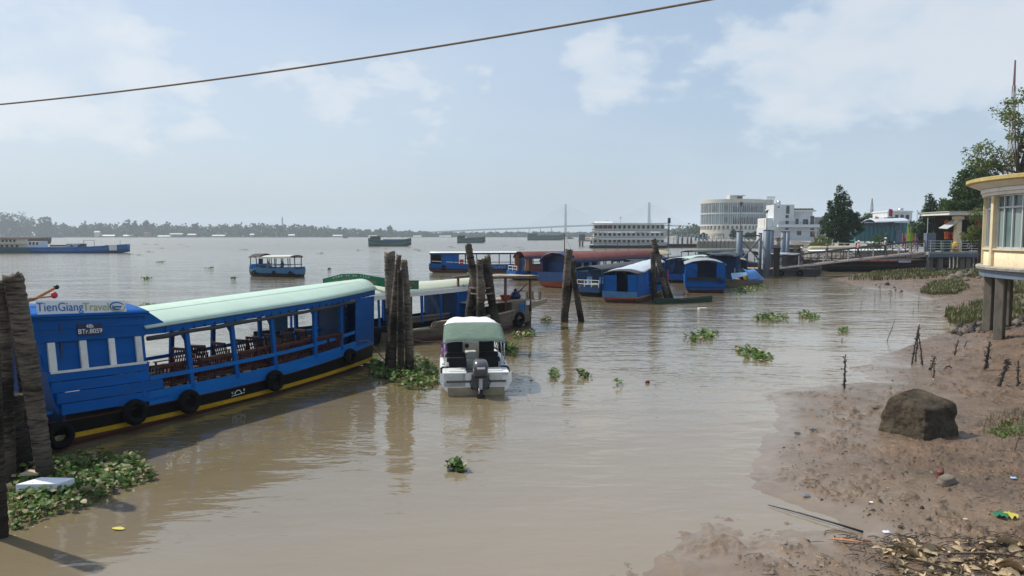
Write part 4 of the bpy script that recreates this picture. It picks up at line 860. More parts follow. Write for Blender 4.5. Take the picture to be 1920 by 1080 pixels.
# arch-canopied launch by the steel piles
p0 = P(1415, 502); t, M, H = river_boat(p0 + Vector((0, 2.5, 0)), R(85), 'open launch with black arched canopy beside the steel piles', 6.5, 2.0, hull='black_hull', side='steel_dark', roof='dark_tarp', rx=(-.35, .15), rzz=(1.55, 1.55), crown=.55, posts=3, post_m='steel_dark', rail=None, hk=dict(bow=.25), sheer=.5, bul=.1, stripe='white_paint', p=3)
# little ferry out on the river
p0 = P(512, 519); a = R(160); t, M, H = river_boat(p0 + Vector((0, .8, 0)), a, 'small blue ferry with cream roof crossing the open river', 5.9, 2.0, name='ferry_boat', hull='black_hull', side='blue_faded', roof='cream_roof', rx=(-.44, .3), rzz=(2.05, 1.95), crown=.15, posts=6, post_m='blue_dark', cabins=(), rail='blue_faded', hk=dict(stern=.85, bow=.3, rs=.3, sb=.25, ss=.1), sheer=.6, bul=.3, stripe=None, fascia='white_paint')
arch_roof('wheelhouse_roof', 'dark_wood', t, 1.0, 2.5, 1.0, 1.98, 1.95, .32, .05, 10, 4, 1.4)
for y_ in (-.85, .85):
    for x_ in (1.15, 2.35): MB().bar((x_, y_, .8), (x_, y_, 1.98), .06).build('wheelhouse_post', 'blue_dark', t)
MB().box((1.75, 0, 1.0), (1.1, 1.6, .5)).build('wheelhouse_panel', 'blue_light', t)
text('07', .3, 'ink_skyblue', t, frame((1.9, H.y(.8, .7) + .02, .75), (-1, 0, 0), (0, .05, 1)))
for x_ in (-2.5, -.6, 2.0): tyre(M, (x_, H.y(x_ / 5.9 + .5, .5) + .1, .42), a, 'tyre fender on the small crossing ferry', 'tyres on the small ferry', .7)
FERRY = M

# ---- boat with the cream roof and green banner
def cream_boat():
    a = math.atan2(.8, .6); ax = Vector((.6, .8, 0)); nrm = Vector((-.8, .6, 0)); e = Vector((-.74, 34, 0)); org = e - ax * 5.6 + nrm * 1.2
    t, M, H = river_boat(org, a, 'blue boat with cream roof and green banner lying behind the piles', 11.4, 2.4, hull='black_hull', side='black_hull', roof='cream_roof', rx=(-.36, .49), rzz=(1.86, 1.9), crown=.3, posts=9, post_m='blue', cabins=((.28, .485, 'blue', 0),), rail=None, hk=dict(stern=.8, bow=.45, rs=.3, ss=.1, sb=.1), sheer=.45, bul=.2, stripe=None, fascia='white_paint')
    for i in range(3): MB().box((-.4 + i * 1.2, .9, 1.2), (.5, .05, 1.3)).build('blue_shutter', 'blue', t)
    # banner, bent over the roof end
    pts = [Vector((x_ + 2.75, y_, z_)) for x_, y_, z_ in ((-5.05, 1.3, 2.1), (-4.7, .6, 2.3), (-4.35, 0, 2.32), (-3.95, -.6, 2.2), (-3.3, -1.25, 2.04), (-2.3, -1.28, 2.0))]
    sm = []
    for i in range(len(pts) - 1): sm += [pts[i].lerp(pts[i + 1], k / 4) for k in range(4)]
    sm.append(pts[-1]); bn = thing('banner', (0, 0, 0)); bn.parent = t
    u = Vector((0, 0, .36)); tk = Vector((.03, .03, 0))
    MB().loft([[q, q + u, q + u + tk, q + tk] for q in sm]).build('board', 'sign_green', bn)
    def put(s_, f, size, m_, dz):
        i = f * (len(sm) - 1); k = min(len(sm) - 2, int(i)); q = sm[k].lerp(sm[k + 1], i - k); d = sm[k + 1] - sm[k]; n_ = d.cross(Vector((0, 0, 1))).normalized() * .012
        text(s_, size, m_, bn, frame(q + u * dz + n_, d, (0, 0, 1)), ext=.003, name='lettering')
    word = 'SINH THÁI MỸ THO'
    for i, c in enumerate(word):
        if c != ' ': put(c, .04 + i * .036, .16, 'ink_red', .3)
    for i, c in enumerate('CÔNG TY DU LỊCH'):
        if c != ' ': put(c, .12 + i * .028, .09, 'ink_white', .78)
    for i, c in enumerate('SINH THÁI'):
        if c != ' ': put(c, .76 + i * .026, .15, 'ink_red', .66)
    for i, c in enumerate('MỸ THO'):
        if c != ' ': put(c, .79 + i * .024, .09, 'ink_white', .22)
    k = sm[14]; d = (sm[15] - sm[14]).normalized(); n_ = d.cross(Vector((0, 0, 1))).normalized() * .014
    tr = MB(); pa, pb, pc = k + u * .25 - d * .14 + n_, k + u * .25 + d * .14 + n_, k + u * .85 + n_
    for x_, y_ in ((pa, pb), (pb, pc), (pc, pa)): tr.bar(x_, y_, .015)
    tr.build('triangle_emblem', 'ink_white', bn)
cream_boat()

# ---- bare wooden cargo boat
def wood_boat():
    A = P(748, 648); Bp = P(1000, 612); ax = (Bp - A); L0 = ax.length; ax.normalize(); nrm = Vector((-ax.y, ax.x, 0)); a = math.atan2(ax.y, ax.x)
    org = A + ax * 4.2 + nrm * .95; t = thing('cargo_boat', org, a, 'weathered bare-wood cargo boat with pole awning and hammock', 'boat'); M = mw(org, a)
    H = Hull(8.6, 2.1, stern=.6, bow=.28, bt=.62, sheer=.72, ss=.0, sb=.35, flare=.14, keel=-.4, rs=.3, rb=.75, n=30)
    H.shell('red_hull', t, lambda u: .16)
    zt = lambda u: H.sheer(u) if u > .2 else H.sheer(u) - .28
    edges = [.0, .27, .54, .8, 1.0]
    for sd_ in (-1, 1):
        for k in range(4):
            for ua, ub in ((0, .2), (.2, .6), (.6, 1)):
                H.band('plank', 'raw_wood', t, lambda u, k=k: .16 + (zt(u) - .16) * edges[k] + .004, lambda u, k=k: .16 + (zt(u) - .16) * edges[k + 1] - .004, .004 * (k % 2), .045, ua + .0005, ub - .0005, (sd_,), 12)
        H.band('gunwale', 'raw_wood_pale', t, lambda u: zt(u), lambda u: zt(u) + .045, .025, .13, .2, 1, (sd_,)); H.band('gunwale', 'raw_wood_pale', t, lambda u: zt(u), lambda u: zt(u) + .045, .025, .13, .0, .199, (sd_,), 6)
    MB().prism([(-2.65, -1.0, .42), (-2.3, -1.02, .42), (-2.3, -1.02, .78), (-2.45, -1.02, .78), (-2.6, -1.02, .6)], (0, .05, 0)).build('curved_knee', 'raw_wood', t)
    H.deck('raw_wood', t, lambda u: .3 if u < .2 else .42)
    H.endcap('transom', 'raw_wood', t, 0, .0, .44); H.endcap('bow_board', 'raw_wood', t, 1, .3, 1.05)
    # overhanging bow planks
    for sd_ in (-1, 1): MB().prism([(3.2, sd_ * .75, .68), (5.35, sd_ * .42, .95), (5.35, sd_ * .42, 1.16), (3.2, sd_ * .75, 1.0)], (0, -sd_ * .05, 0)).build('bow_plank', 'raw_wood_pale', t)
    for i in range(5): MB().box((3.6 + i * .4, 0, .96 + i * .03), (.36, 1.3 - i * .12, .04)).build('bow_board', 'raw_wood', t)
    for x_, y_ in ((4.7, .3), (4.95, -.3), (5.1, .3)): MB().bar((x_, y_, .95), (x_, y_, 1.5), .1).build('bollard', 'raw_wood', t)
    # deck house box with blue window
    MB().box((2.85, -.2, .82), (1.15, 1.45, .8)).build('deck_box', 'raw_wood', t); MB().box((2.0, 0, 1.24), (3.2, 1.75, .05)).build('platform', 'raw_wood_pale', t)
    w = MB().box((2.95, -.945, .92), (.44, .04, .42)).build('window', 'blue_faded', t)
    for i in range(3): MB().box((2.82 + i * .13, -.97, .92), (.03, .02, .36)).build('window_bar', 'blue_dark', w)
    MB().box((3.3, -.96, 1.12), (.22, .03, .2)).build('pale_patch', 'white_paint', t)
    # poles and awning frame
    for x_, y_, z_ in ((1.9, -.85, 2.28), (3.75, -.7, 2.2), (.6, .8, 2.3), (3.6, .7, 2.2)): MB().tube([(x_, y_, .7), (x_ + .02, y_, z_)], [.07, .06], 8).build('awning_post', 'brown_wood', t, True)
    for y_ in (-.82, .76): MB().tube([(.3, y_, 2.33), (1.6, y_ + .05, 2.36), (4.1, y_, 2.22)], [.06, .075, .05], 8).build('awning_pole', 'raw_wood', t, True)
    r_ = [[Vector((x_, y_, 2.4 - .03 * abs(x_ - 1.6) + .012 * math.sin(i * 3 + j * 2.3))) for j, y_ in enumerate([-.9, -.45, 0, .45, .85])] for i, x_ in enumerate([1.3, 1.8, 2.3, 2.8, 3.3, 3.8, 4.15])]
    MB().loft([q + [Vector((v.x, v.y, v.z - .03)) for v in reversed(q)] for q in r_]).build('awning', 'raw_wood_pale', t)
    # things aboard
    hm = thing('hammock', M @ Vector((0, 0, 0)), a, 'dark hammock slung between the awning posts', 'hammock'); pts = catenary((.75, .75, 2.05), (3.6, .0, 2.0), .85, 12); pts = catenary((.8, .7, 2.0), (3.72, -.55, 1.95), .8, 12)
    MB().loft([[p_ + Vector((-.12, -.2, 0)) * math.sin(math.pi * i / 12), p_ + Vector((0, 0, -.1)) * math.sin(math.pi * i / 12) + Vector((0, 0, -.02)), p_ + Vector((.12, .2, 0)) * math.sin(math.pi * i / 12), p_ + Vector((0, 0, .02))] for i, p_ in enumerate(pts)]).build('sling', 'cloth_black', hm, True); MB().tube(pts[:3], .02, 5).build('cord', 'rope', hm)
    c = dup(bpy.data.objects['slatted_chair'], M @ Vector((1.6, .3, 1.265)), a + R(200), 'dark slatted chair on the cargo boat platform beside the red basin', scale=(1, 1, .8))
    del c['group']
    for k in c.children: pass
    b = thing('washbasin', M @ Vector((2.35, -.45, 1.265)), 0, 'red plastic basin on the cargo boat platform', 'basin'); MB().lathe([(.16, 0), (.24, .2), (.27, .22), (.23, .22), (.14, .03)], 18).build('bowl', 'red_plastic', b, True); MB().torus((0, 0, .215), .25, .015, 'z').build('rim', 'red_plastic', b, True)
    j = thing('water_jug', M @ Vector((.95, -.3, .46)), 0, 'blue water jug under the awning of the cargo boat', 'jug'); MB().lathe([(.0, 0), (.2, .02), (.22, .25), (.21, .4), (.08, .52), (.05, .6), (0, .6)], 14).build('body', 'blue', j, True); MB().lathe([(0, .6), (.06, .6), (.06, .66), (0, .66)], 10).build('cap', 'white_paint', j)
    sk = MB().loft([[Vector((math.cos(q) * r_ * (1 + .15 * math.sin(3 * q)), math.sin(q) * r_ * .7, z_)) for q in [2 * math.pi * k / 12 for k in range(12)]] for r_, z_ in ((.2, 0), (.26, .1), (.2, .25), (.07, .34), (.1, .42), (.03, .46))]).build('plastic_bag', 'navy', None, True, label='dark blue tied bag near the bow of the cargo boat', cat='bag'); sk.location = M @ Vector((3.2, -.3, 1.27))
    for u in (.36, .82): x_ = H.x(u); tyre(M, (x_, -H.y(u, .5) - .1, .42), a, 'worn tyre fender on the bare-wood cargo boat', 'tyres on the cargo boat', 1.2)
    MB().prism([(4.1, -.1, -.6), (4.5, -.1, -.6), (4.6, -.1, .75), (4.3, -.1, .75)], (0, .12, 0)).build('stem_post', 'dark_wood', t)
    MB().tube([M @ Vector(v) for v in ((-3.9, -.6, .3), (-3.2, -1.2, .06), (-2.2, -1.5, .02), (-1.4, -1.3, .02))], .02, 6).build('mooring_rope', 'rope', None, True, label='brown rope trailing on the water beside the cargo boat', cat='rope')
    MB().prism([(-3.9, -.9, .5), (-2.7, -1.05, .5), (-2.7, -.9, .53), (-3.9, -.78, .53)], (0, 0, .03)).build('loose_plank', 'raw_wood_pale', None, label='loose pale plank lying on the low end of the cargo boat', cat='plank').matrix_world = M
wood_boat()
# ---- speedboat with outboard
def speedboat():
    org = P(893, 741); a = R(96); t = thing('speedboat', org, a, 'white speedboat with green canvas canopy and outboard motor', 'boat'); M = mw(org, a)
    L, B = 5.2, 1.86
    def hw(u, z): # u 0 stern..1 bow
        b = 1 - max(0, (u - .35) / .65) ** 2.3 * .93; return B / 2 * b * (.86 + .14 * min(1, max(0, z) / .55))
    def zg(u): return .6 + .16 * u ** 1.5
    rings = []
    for i in range(25):
        u = i / 24; x = u * L; k = -.22 + .5 * max(0, u - .55) ** 2 * 4 * .45
        prof = [(hw(u, .6), zg(u)), (hw(u, .55) * 1.015, zg(u) * .62), (hw(u, .2) * .97, .16), (hw(u, 0) * .8, -.02 + max(0, k + .2)), (0, k)]
        rings.append([Vector((x, -y, z)) for y, z in prof] + [Vector((x, y, z)) for y, z in reversed(prof[:-1])])
    MB().loft(rings, False).add([tuple(v) for v in rings[0]], [tuple(range(9))]).build('hull', 'gelcoat', t, True)
    for sd_ in (-1, 1):
        MB().loft([[Vector((u * L, sd_ * (hw(u, .36) + .012), .36 + .1 * u)), Vector((u * L, sd_ * (hw(u, .36) + .028), .385 + .1 * u)), Vector((u * L, sd_ * (hw(u, .36) + .012), .41 + .1 * u))] for u in [i / 20 for i in range(21)]]).build('rubbing_strip', 'motor_grey', t, True)
        MB().loft([[Vector((u * L, sd_ * (hw(u, .45) * 1.0 + .012), .47 + .06 * u)), Vector((u * L, sd_ * (hw(u, .5) * 1.0 + .012), .53 + .08 * u)), Vector((u * L, sd_ * hw(u, .5) * .98, .5))] for u in [.42 + i / 24 for i in range(9)]]).build('side_stripe', 'ink_skyblue', t, True)
    MB().bar((-.012, -B * .42, .37), (-.012, B * .42, .37), .03, .05).build('rubbing_strip', 'motor_grey', t)
    MB().box((-.012, 0, .10), (.03, B * .80, .22)).build('waterline_stain', 'scum', t)
    # gunwale deck ring around the cockpit
    def inner(u): return max(.05, hw(u, .6) - .24)
    for sd_ in (-1, 1):
        MB().loft([[Vector((u * L, sd_ * hw(u, .6), zg(u))), Vector((u * L, sd_ * (hw(u, .6) - .06), zg(u) + .045)), Vector((u * L, sd_ * inner(u), zg(u) + .04)), Vector((u * L, sd_ * inner(u), .2))] for u in [.14 + .52 * i / 12 for i in range(13)]], False).build('side_deck', 'gelcoat', t, True)
    fd = [];
    for i in range(13):
        u = .64 + .355 * i / 12; w = hw(u, .6); fd.append([Vector((u * L, w * k, zg(u) + .16 * (1 - k * k) * (1 - (u - .64) * 1.5))) for k in [-1 + j / 5 for j in range(11)]])
    MB().loft(fd, False).build('foredeck', 'gelcoat', t, True)
    for sd_ in (-1, 1):     # stern quarters with recessed lockers
        q = MB().box((.36, sd_ * .56, .4), (.72, .64, .42)).build('stern_quarter', 'gelcoat', t, False, .04)
        MB().box((.03, sd_ * .52, .47), (.09, .36, .17)).build('locker_recess', 'interior_white', q, False, .02)
        MB().box((.34, sd_ * .5, .615), (.5, .42, .03)).build('step_pad', 'interior_white', q, False, .01)
    MB().box((1.9, 0, .14), (3.1, 1.5, .06)).build('cockpit_floor', 'interior_white', t)
    MB().box((3.3, 0, .55), (.05, 1.3, .8)).build('dash_bulkhead', 'interior_white', t, False, .02); MB().box((3.05, 0, .45), (.5, .34, .5)).build('centre_console', 'interior_white', t, False, .03)
    MB().lathe([(0, 0), (.07, 0), (.07, .02), (0, .02)], 16).build('gauge', 'motor_black', t).matrix_local = Matrix.Translation((3.265, .1, .82)) @ Matrix.Rotation(R(-90), 4, 'Y')
    MB().box((2.78, .0, .32), (.06, .3, .3)).build('locker_door', 'white_paint', t, False, .01)
    for sd_ in (-1, 1):
        for k, (x, zb) in enumerate(((1.05, .42), (1.75, .46), (2.55, .5))):
            MB().box((x, sd_ * .47, zb - .08), (.5, .58, .16)).build('seat_cushion', 'black_vinyl', t, False, .04)
            MB().box((x + .3 if k < 1 else x + .28, sd_ * .47, zb + (.16 if k < 2 else .36)), (.1, .56 if k < 2 else .46, .42 if k < 2 else .66), M=Matrix.Rotation(R(8), 3, 'Y')).build('seat_back', 'black_vinyl', t, False, .05)
    MB().box((3.0, .62, .78), (.05, .55, .36)).build('pink_towel', 'pink', t, False, .02); MB().box((2.3, .86, .72), (.55, .06, .3)).build('pink_towel', 'pink', t, False, .02)
    # wind screen and canopy on a tube frame
    for sd_ in (-1, 1): MB().loft([[Vector((3.1 + .5 * f, sd_ * (.8 - .1 * f), .76)), Vector((2.9 + .5 * f, sd_ * (.7 - .1 * f), 1.15))] for f in (0, .25, .5, .75, 1)], False).build('windscreen', 'glass_teal', t)
    MB().tube([(3.1, -.84, .74), (2.9, -.74, 1.16), (3.45, -.6, 1.2), (3.45, .6, 1.2), (2.9, .74, 1.16), (3.1, .84, .74)], .022, 6).build('windscreen_frame', 'chrome', t, True)
    def can(x0, x1, z0, z1, w0, w1, m_, nm, n=6, cr=.07):
        r_ = []
        for i in range(n + 1):
            f = i / n; x = x0 + (x1 - x0) * f; z = z0 + (z1 - z0) * math.sin(f * math.pi / 2); w = w0 + (w1 - w0) * f
            top = [Vector((x, w * k, z - cr * abs(k) ** 6 - .012 * math.sin(i * 1.9 + k * 9))) for k in [-1 + j / 8 for j in range(17)]]
            r_.append(top + [q - Vector((0, 0, .012)) for q in reversed(top)])
        return MB().loft(r_).build(nm, m_, t, True)
    can(.62, 2.0, 1.36, 1.68, .86, .8, 'green_canvas', 'canopy_rear'); can(2.0, 3.3, 1.68, 1.7, .8, .66, 'white_paint', 'canopy_front')
    for x0, x1 in ((.9, .66), (1.5, 1.95)):
        for sd_ in (-1, 1): MB().tube([(x0, sd_ * .82, .62), (x1, sd_ * .8, 1.34 if x1 < 1 else 1.52)], .018, 6).build('canopy_strut', 'chrome', t, True)
    for sd_ in (-1, 1): MB().tube([(2.6, sd_ * .8, .72), (2.2, sd_ * .78, 1.5)], .018, 6).build('canopy_strut', 'chrome', t, True); MB().tube([(.9, sd_ * .8, .7), (1.9, sd_ * .78, 1.3), (2.6, sd_ * .74, 1.45)], .012, 5).build('canopy_brace', 'chrome', t, True)
    for x, z in ((.64, 1.345), (2.0, 1.67)): MB().tube([(x, .84 * k, z - .07 * abs(k) ** 6) for k in [-1 + j / 8 for j in range(17)]], .016, 6).build('canopy_bow', 'chrome', t, True)
    for sd_ in (-1, 1): MB().ball((.95, sd_ * .86, .67), (.05, .025, .025)).build('cleat', 'chrome', t, True)
    # outboard motor
    o = thing('outboard_motor', (-.05, -.1, 0)); o.parent = t
    def sec(z, x, lx, ly, p=3): return [Vector((x + lx * math.copysign(abs(math.cos(q)) ** (2 / p), math.cos(q)), ly * math.copysign(abs(math.sin(q)) ** (2 / p), math.sin(q)), z)) for q in [2 * math.pi * k / 20 for k in range(20)]]
    MB().loft([sec(.56, -.12, .2, .16), sec(.6, -.14, .25, .19), sec(.82, -.12, .27, .205), sec(.93, -.08, .22, .17), sec(.965, -.06, .12, .1)]).build('cowl', 'motor_grey', o, True)
    MB().loft([sec(.535, -.12, .23, .18), sec(.575, -.12, .25, .19)]).build('cowl_rim', 'motor_black', o, True)
    MB().box((-.385, 0, .79), (.02, .2, .05)).build('cowl_badge', 'ink_white', o); 
    MB().loft([sec(.12, -.12, .09, .07), sec(.4, -.13, .12, .09), sec(.56, -.13, .17, .13)]).build('midsection', 'motor_grey', o, True)
    MB().box((-.26, 0, .36), (.05, .09, .3)).build('pale_leg_panel', 'steel_pale', o, False, .01)
    MB().box((.0, 0, .38), (.14, .46, .42)).build('clamp_bracket', 'motor_grey', o, False, .03)
    MB().loft([sec(-.42, -.2, .14, .02), sec(-.2, -.18, .16, .045), sec(.06, -.14, .13, .05), sec(.16, -.13, .12, .06)]).build('lower_leg', 'motor_black', o, True)
    MB().box((-.2, 0, .02), (.36, .2, .015)).build('cavitation_plate', 'motor_black', o); MB().torus((-.32, .05, .18), .07, .016, 'y', 14, 6).build('tow_ring', 'chrome', o, True)
    pr = MB()
    for k in range(3):
        c_, s_ = math.cos(2.1 * k), math.sin(2.1 * k); pr.prism([(-.36, 0, -.14), (-.4, .1 * c_ - .04 * s_, -.14 + .1 * s_ + .04 * c_), (-.37, .15 * c_, -.14 + .15 * s_), (-.35, .1 * c_ + .04 * s_, -.14 + .1 * s_ - .04 * c_)], (.015, 0, 0))
    pr.build('propeller', 'motor_black', o)
    for y_ in (-.16, .17): MB().tube([(.05, y_, .5), (-.15, y_ * 1.6, .4), (-.12, y_ * 1.3, .2), (0, y_, .28)], .014, 5).build('hose', 'motor_black', o, True)
speedboat()

# ---- palm trunk mooring piles
def trunk_mesh(a, b, r0, r1, seed, bend=.0, n=14, seg=None):
    a = Vector(a); b = Vector(b); rg = random.Random(seed); L = (b - a).length; k = seg or max(16, int(L * 15)); d = (b - a).normalized(); sd_ = d.cross(Vector((.3, 1, .1))).normalized()
    rings = []; e1 = (Vector((1, 0, 0)) - d * d.x).normalized(); e2 = d.cross(e1); ph = [rg.uniform(0, 6.3) for _ in range(4)]
    for i in range(k + 1):
        f = i / k; c = a.lerp(b, f) + sd_ * bend * math.sin(math.pi * f) ; r_ = (r0 + (r1 - r0) * f) * (1 + (.07 if i % 2 else -.05) * rg.uniform(.4, 1.5))
        rings.append([c + (e1 * math.cos(q) + e2 * math.sin(q)) * r_ * (1 + .06 * math.sin(2 * q + ph[0] + f * 3) + .04 * math.sin(3 * q + ph[1])) + d * rg.uniform(-.012, .012) for q in [2 * math.pi * j / n for j in range(n)]])
    top = rings[-1]; jag = [p + d * rg.uniform(-.02, .07) for p in top]; rings[-1] = jag
    rings.append([p.lerp(b + sd_ * 0, .35) - d * .02 for p in jag])
    return MB().loft(rings)
def palm_mat(name, lo, hi):
    m = bpy.data.materials.new(name); m.use_nodes = True; MATS[name] = m; nt = m.node_tree; N = nt.nodes; L = nt.links; b = N['Principled BSDF']; b.inputs['Roughness'].default_value = .88; b.inputs['Specular IOR Level'].default_value = .2
    tc = N.new('ShaderNodeTexCoord'); mp = N.new('ShaderNodeMapping'); mp.inputs['Scale'].default_value = (2.2, 2.2, 19); L.new(tc.outputs['Object'], mp.inputs[0])
    n1 = N.new('ShaderNodeTexNoise'); n1.inputs['Scale'].default_value = 1.4; n1.inputs['Detail'].default_value = 7; n1.inputs['Roughness'].default_value = .7; L.new(mp.outputs[0], n1.inputs['Vector'])
    n2 = N.new('ShaderNodeTexNoise'); n2.inputs['Scale'].default_value = .9; n2.inputs['Detail'].default_value = 4; L.new(tc.outputs['Object'], n2.inputs['Vector'])
    ad = N.new('ShaderNodeMath'); ad.operation = 'MULTIPLY'; L.new(n1.outputs['Fac'], ad.inputs[0]); L.new(n2.outputs['Fac'], ad.inputs[1])
    mr = N.new('ShaderNodeMapRange'); mr.inputs['From Min'].default_value = .17; mr.inputs['From Max'].default_value = .32; L.new(ad.outputs[0], mr.inputs['Value'])
    mx = N.new('ShaderNodeMix'); mx.data_type = 'RGBA'; mx.inputs[6].default_value = (*lo, 1); mx.inputs[7].default_value = (*hi, 1); L.new(mr.outputs[0], mx.inputs[0])
    # tide line: the foot that the river wets twice a day is darker and smoother
    g = N.new('ShaderNodeNewGeometry'); sp = N.new('ShaderNodeSeparateXYZ'); L.new(g.outputs['Position'], sp.inputs[0])
    w = N.new('ShaderNodeMapRange'); w.inputs['From Min'].default_value = .25; w.inputs['From Max'].default_value = .8; w.inputs['To Min'].default_value = 1; w.inputs['To Max'].default_value = 0; L.new(sp.outputs[2], w.inputs['Value'])
    m2 = N.new('ShaderNodeMix'); m2.data_type = 'RGBA'; m2.inputs[7].default_value = (.028, .022, .016, 1); wm = N.new('ShaderNodeMath'); wm.operation = 'MULTIPLY'; wm.inputs[1].default_value = .7; L.new(w.outputs[0], wm.inputs[0]); L.new(wm.outputs[0], m2.inputs[0]); L.new(mx.outputs[2], m2.inputs[6])
    L.new(m2.outputs[2], b.inputs['Base Color'])
    bp = N.new('ShaderNodeBump'); bp.inputs['Strength'].default_value = 1; bp.inputs['Distance'].default_value = .06; L.new(n1.outputs['Fac'], bp.inputs['Height']); L.new(bp.outputs[0], b.inputs['Normal'])
palm_mat('palm', (.022, .018, .014), (.23, .19, .15)); palm_mat('palm_dark', (.01, .009, .008), (.10, .082, .064))
def piles(label, trunks, rope=None, group=None):
    c = Vector((sum(q[0][0] for q in trunks) / len(trunks), sum(q[0][1] for q in trunks) / len(trunks), 0)); t = thing('mooring_piles', c, 0, label, 'mooring piles', group)
    for i, (a, b, r0, r1, m_, bend) in enumerate(trunks): trunk_mesh(Vector(a) - c, Vector(b) - c, r0, r1, 11 + i + int(c.x * 10), bend).build('palm_trunk', m_, t, True)
    for z, r_, dx, dy in (rope or []):
        MB().torus((dx, dy, z), r_, .022, 'z', 22, 6).build('lashing_rope', 'rope', t, True)
    return t
def tk(foot, top, dep_top, r0, r1, m_='palm', bend=.0, sink=.5):
    f = P(*foot); a = Vector((f.x, f.y, -sink)); return (a, D(top[0], top[1], f.y + dep_top), r0, r1, m_, bend)
piles('cluster of four palm-trunk mooring piles at the bow of the big blue boat', [tk((738, 686), (731, 474), .15, .13, .165, 'palm', .04), tk((734, 699), (748, 480), -.2, .14, .075, 'palm', .07), tk((768, 698), (757, 489), .2, .14, .10, 'palm', -.05), tk((752, 702), (750, 508), -.1, .11, .08, 'palm_dark'), tk((724, 697), (737, 560), .1, .11, .08, 'palm_dark')])
def tz(px, dep, top, dt, r0, r1, m_='palm', bend=0): # foot hidden: give depth
    x = (px - 960) / F * dep; return (Vector((x, dep, -.5)), D(top[0], top[1], dep + dt), r0, r1, m_, bend)
piles('tall leaning cluster of palm-trunk piles in front of the bare-wood boat', [tz(928, 26.4, (878, 459), .2, .18, .13, 'palm', .08), tz(874, 26.6, (890, 512), .3, .17, .15, 'palm_dark', .05), tz(952, 26.4, (907, 488), .3, .17, .12, 'palm_dark', .06), tz(902, 26.0, (899, 487), .1, .15, .12, 'palm'), tz(862, 26.2, (886, 545), .3, .14, .12, 'palm_dark'), tz(936, 26.8, (914, 482), .2, .15, .11, 'palm'), tz(897, 26.2, (905, 530), -.1, .12, .1, 'palm')], [(2.3, .36, -.15, .1), (2.1, .38, -.1, .1)])
piles('two crossed palm-trunk piles standing alone in open water', [tk((1058, 604), (1067, 469), 0, .17, .19, 'palm', .05), tk((1094, 603), (1070, 490), .1, .16, .13, 'palm_dark'), tk((1056, 603), (1077, 490), .4, .12, .1, 'palm_dark')])
piles('pair of leaning palm-trunk piles between the tarp-roofed boats', [tk((1254, 560), (1225, 449), 0, .21, .17), tk((1228, 562), (1224, 471), .3, .19, .17, 'palm_dark'), tk((1264, 560), (1242, 510), .2, .16, .12, 'palm_dark')])
piles('thick palm-trunk piles and black stumps beside the floating weed at the boat stern', [tk((92, 902), (25, 518), .0, .125, .15, 'palm', -.04), tk((66, 868), (28, 590), .3, .08, .09, 'palm_dark'), tk((10, 905), (2, 532), .2, .15, .15, 'palm'), tk((22, 880), (26, 742), 0, .17, .16, 'palm_dark'), tk((45, 885), (30, 810), 0, .17, .17, 'palm_dark')])
piles('single dark pile at the water edge of the weed mat', [tk((2, 1006), (-18, 640), 0, .1, .11, 'palm_dark')])

# ---- barges, tanker, far small craft
def barge(px0, px1, py, label, m='barge_green', house_left=True, hh=2.2, fb=1.6, load='steel_dark', house='facade_cream', B=None):
    a = P(px0, py); b = P(px1, py); L = (b - a).length; B = B or L * .2; c = (a + b) / 2; t = thing('cargo_barge', c + Vector((0, B / 2, 0)), 0, label, 'barge')
    H = Hull(L, B, stern=.75, bow=.3, bt=.75, sheer=fb, ss=.5 * fb, sb=.55 * fb, flare=.12, keel=-.5, rs=.6, rb=1.0); s_ = 1 if house_left else -1
    H.shell(m, t, lambda u: H.sheer(u)); H.band('bulwark', m, t, lambda u: H.sheer(u), lambda u: H.sheer(u) + .25 * fb, .03, .1)
    H.band('rub_rail', 'black_hull', t, lambda u: H.sheer(u) * .82, lambda u: H.sheer(u) * .9, .06, .1)
    hx = -L * .34 * s_; z = fb * 1.2
    MB().box((hx, 0, z + hh / 2), (L * .22, B * .7, hh)).build('wheelhouse', house, t); MB().box((hx, 0, z + hh + .1), (L * .26, B * .8, .18)).build('wheelhouse_roof', m, t)
    for i in range(4): MB().box((hx - L * .08 + i * L * .053, -B * .352, z + hh * .62), (L * .03, .06, hh * .35)).build('window', 'glass_dark', t)
    MB().box((L * .1 * s_, 0, z), (L * .5, B * .66, fb * .5)).build('hold_coaming', load, t)
    for i in range(6): MB().box((L * .1 * s_ - L * .22 + i * L * .088, 0, z + fb * .27), (L * .075, B * .6, .12)).build('hatch_board', m, t)
    MB().bar((L * .3 * s_, 0, z), (L * .3 * s_, 0, z + hh * .8), .12).build('mast', 'steel_dark', t)
    return t
barge(690, 770, 462, 'dark green river barge with blue inner hold riding high', 'barge_green', True, 1.5, 1.7, 'barge_blue', 'barge_green')
barge(857, 910, 455.5, 'smaller far green barge with reddish deckhouse', 'barge_green', True, 1.3, 1.9, 'barge_green', 'red_roof')
barge(989, 1058, 450.5, 'long grey-blue barge lying far out below the bridge', 'barge_green', True, 1.8, 2.6, 'barge_blue', 'barge_green')
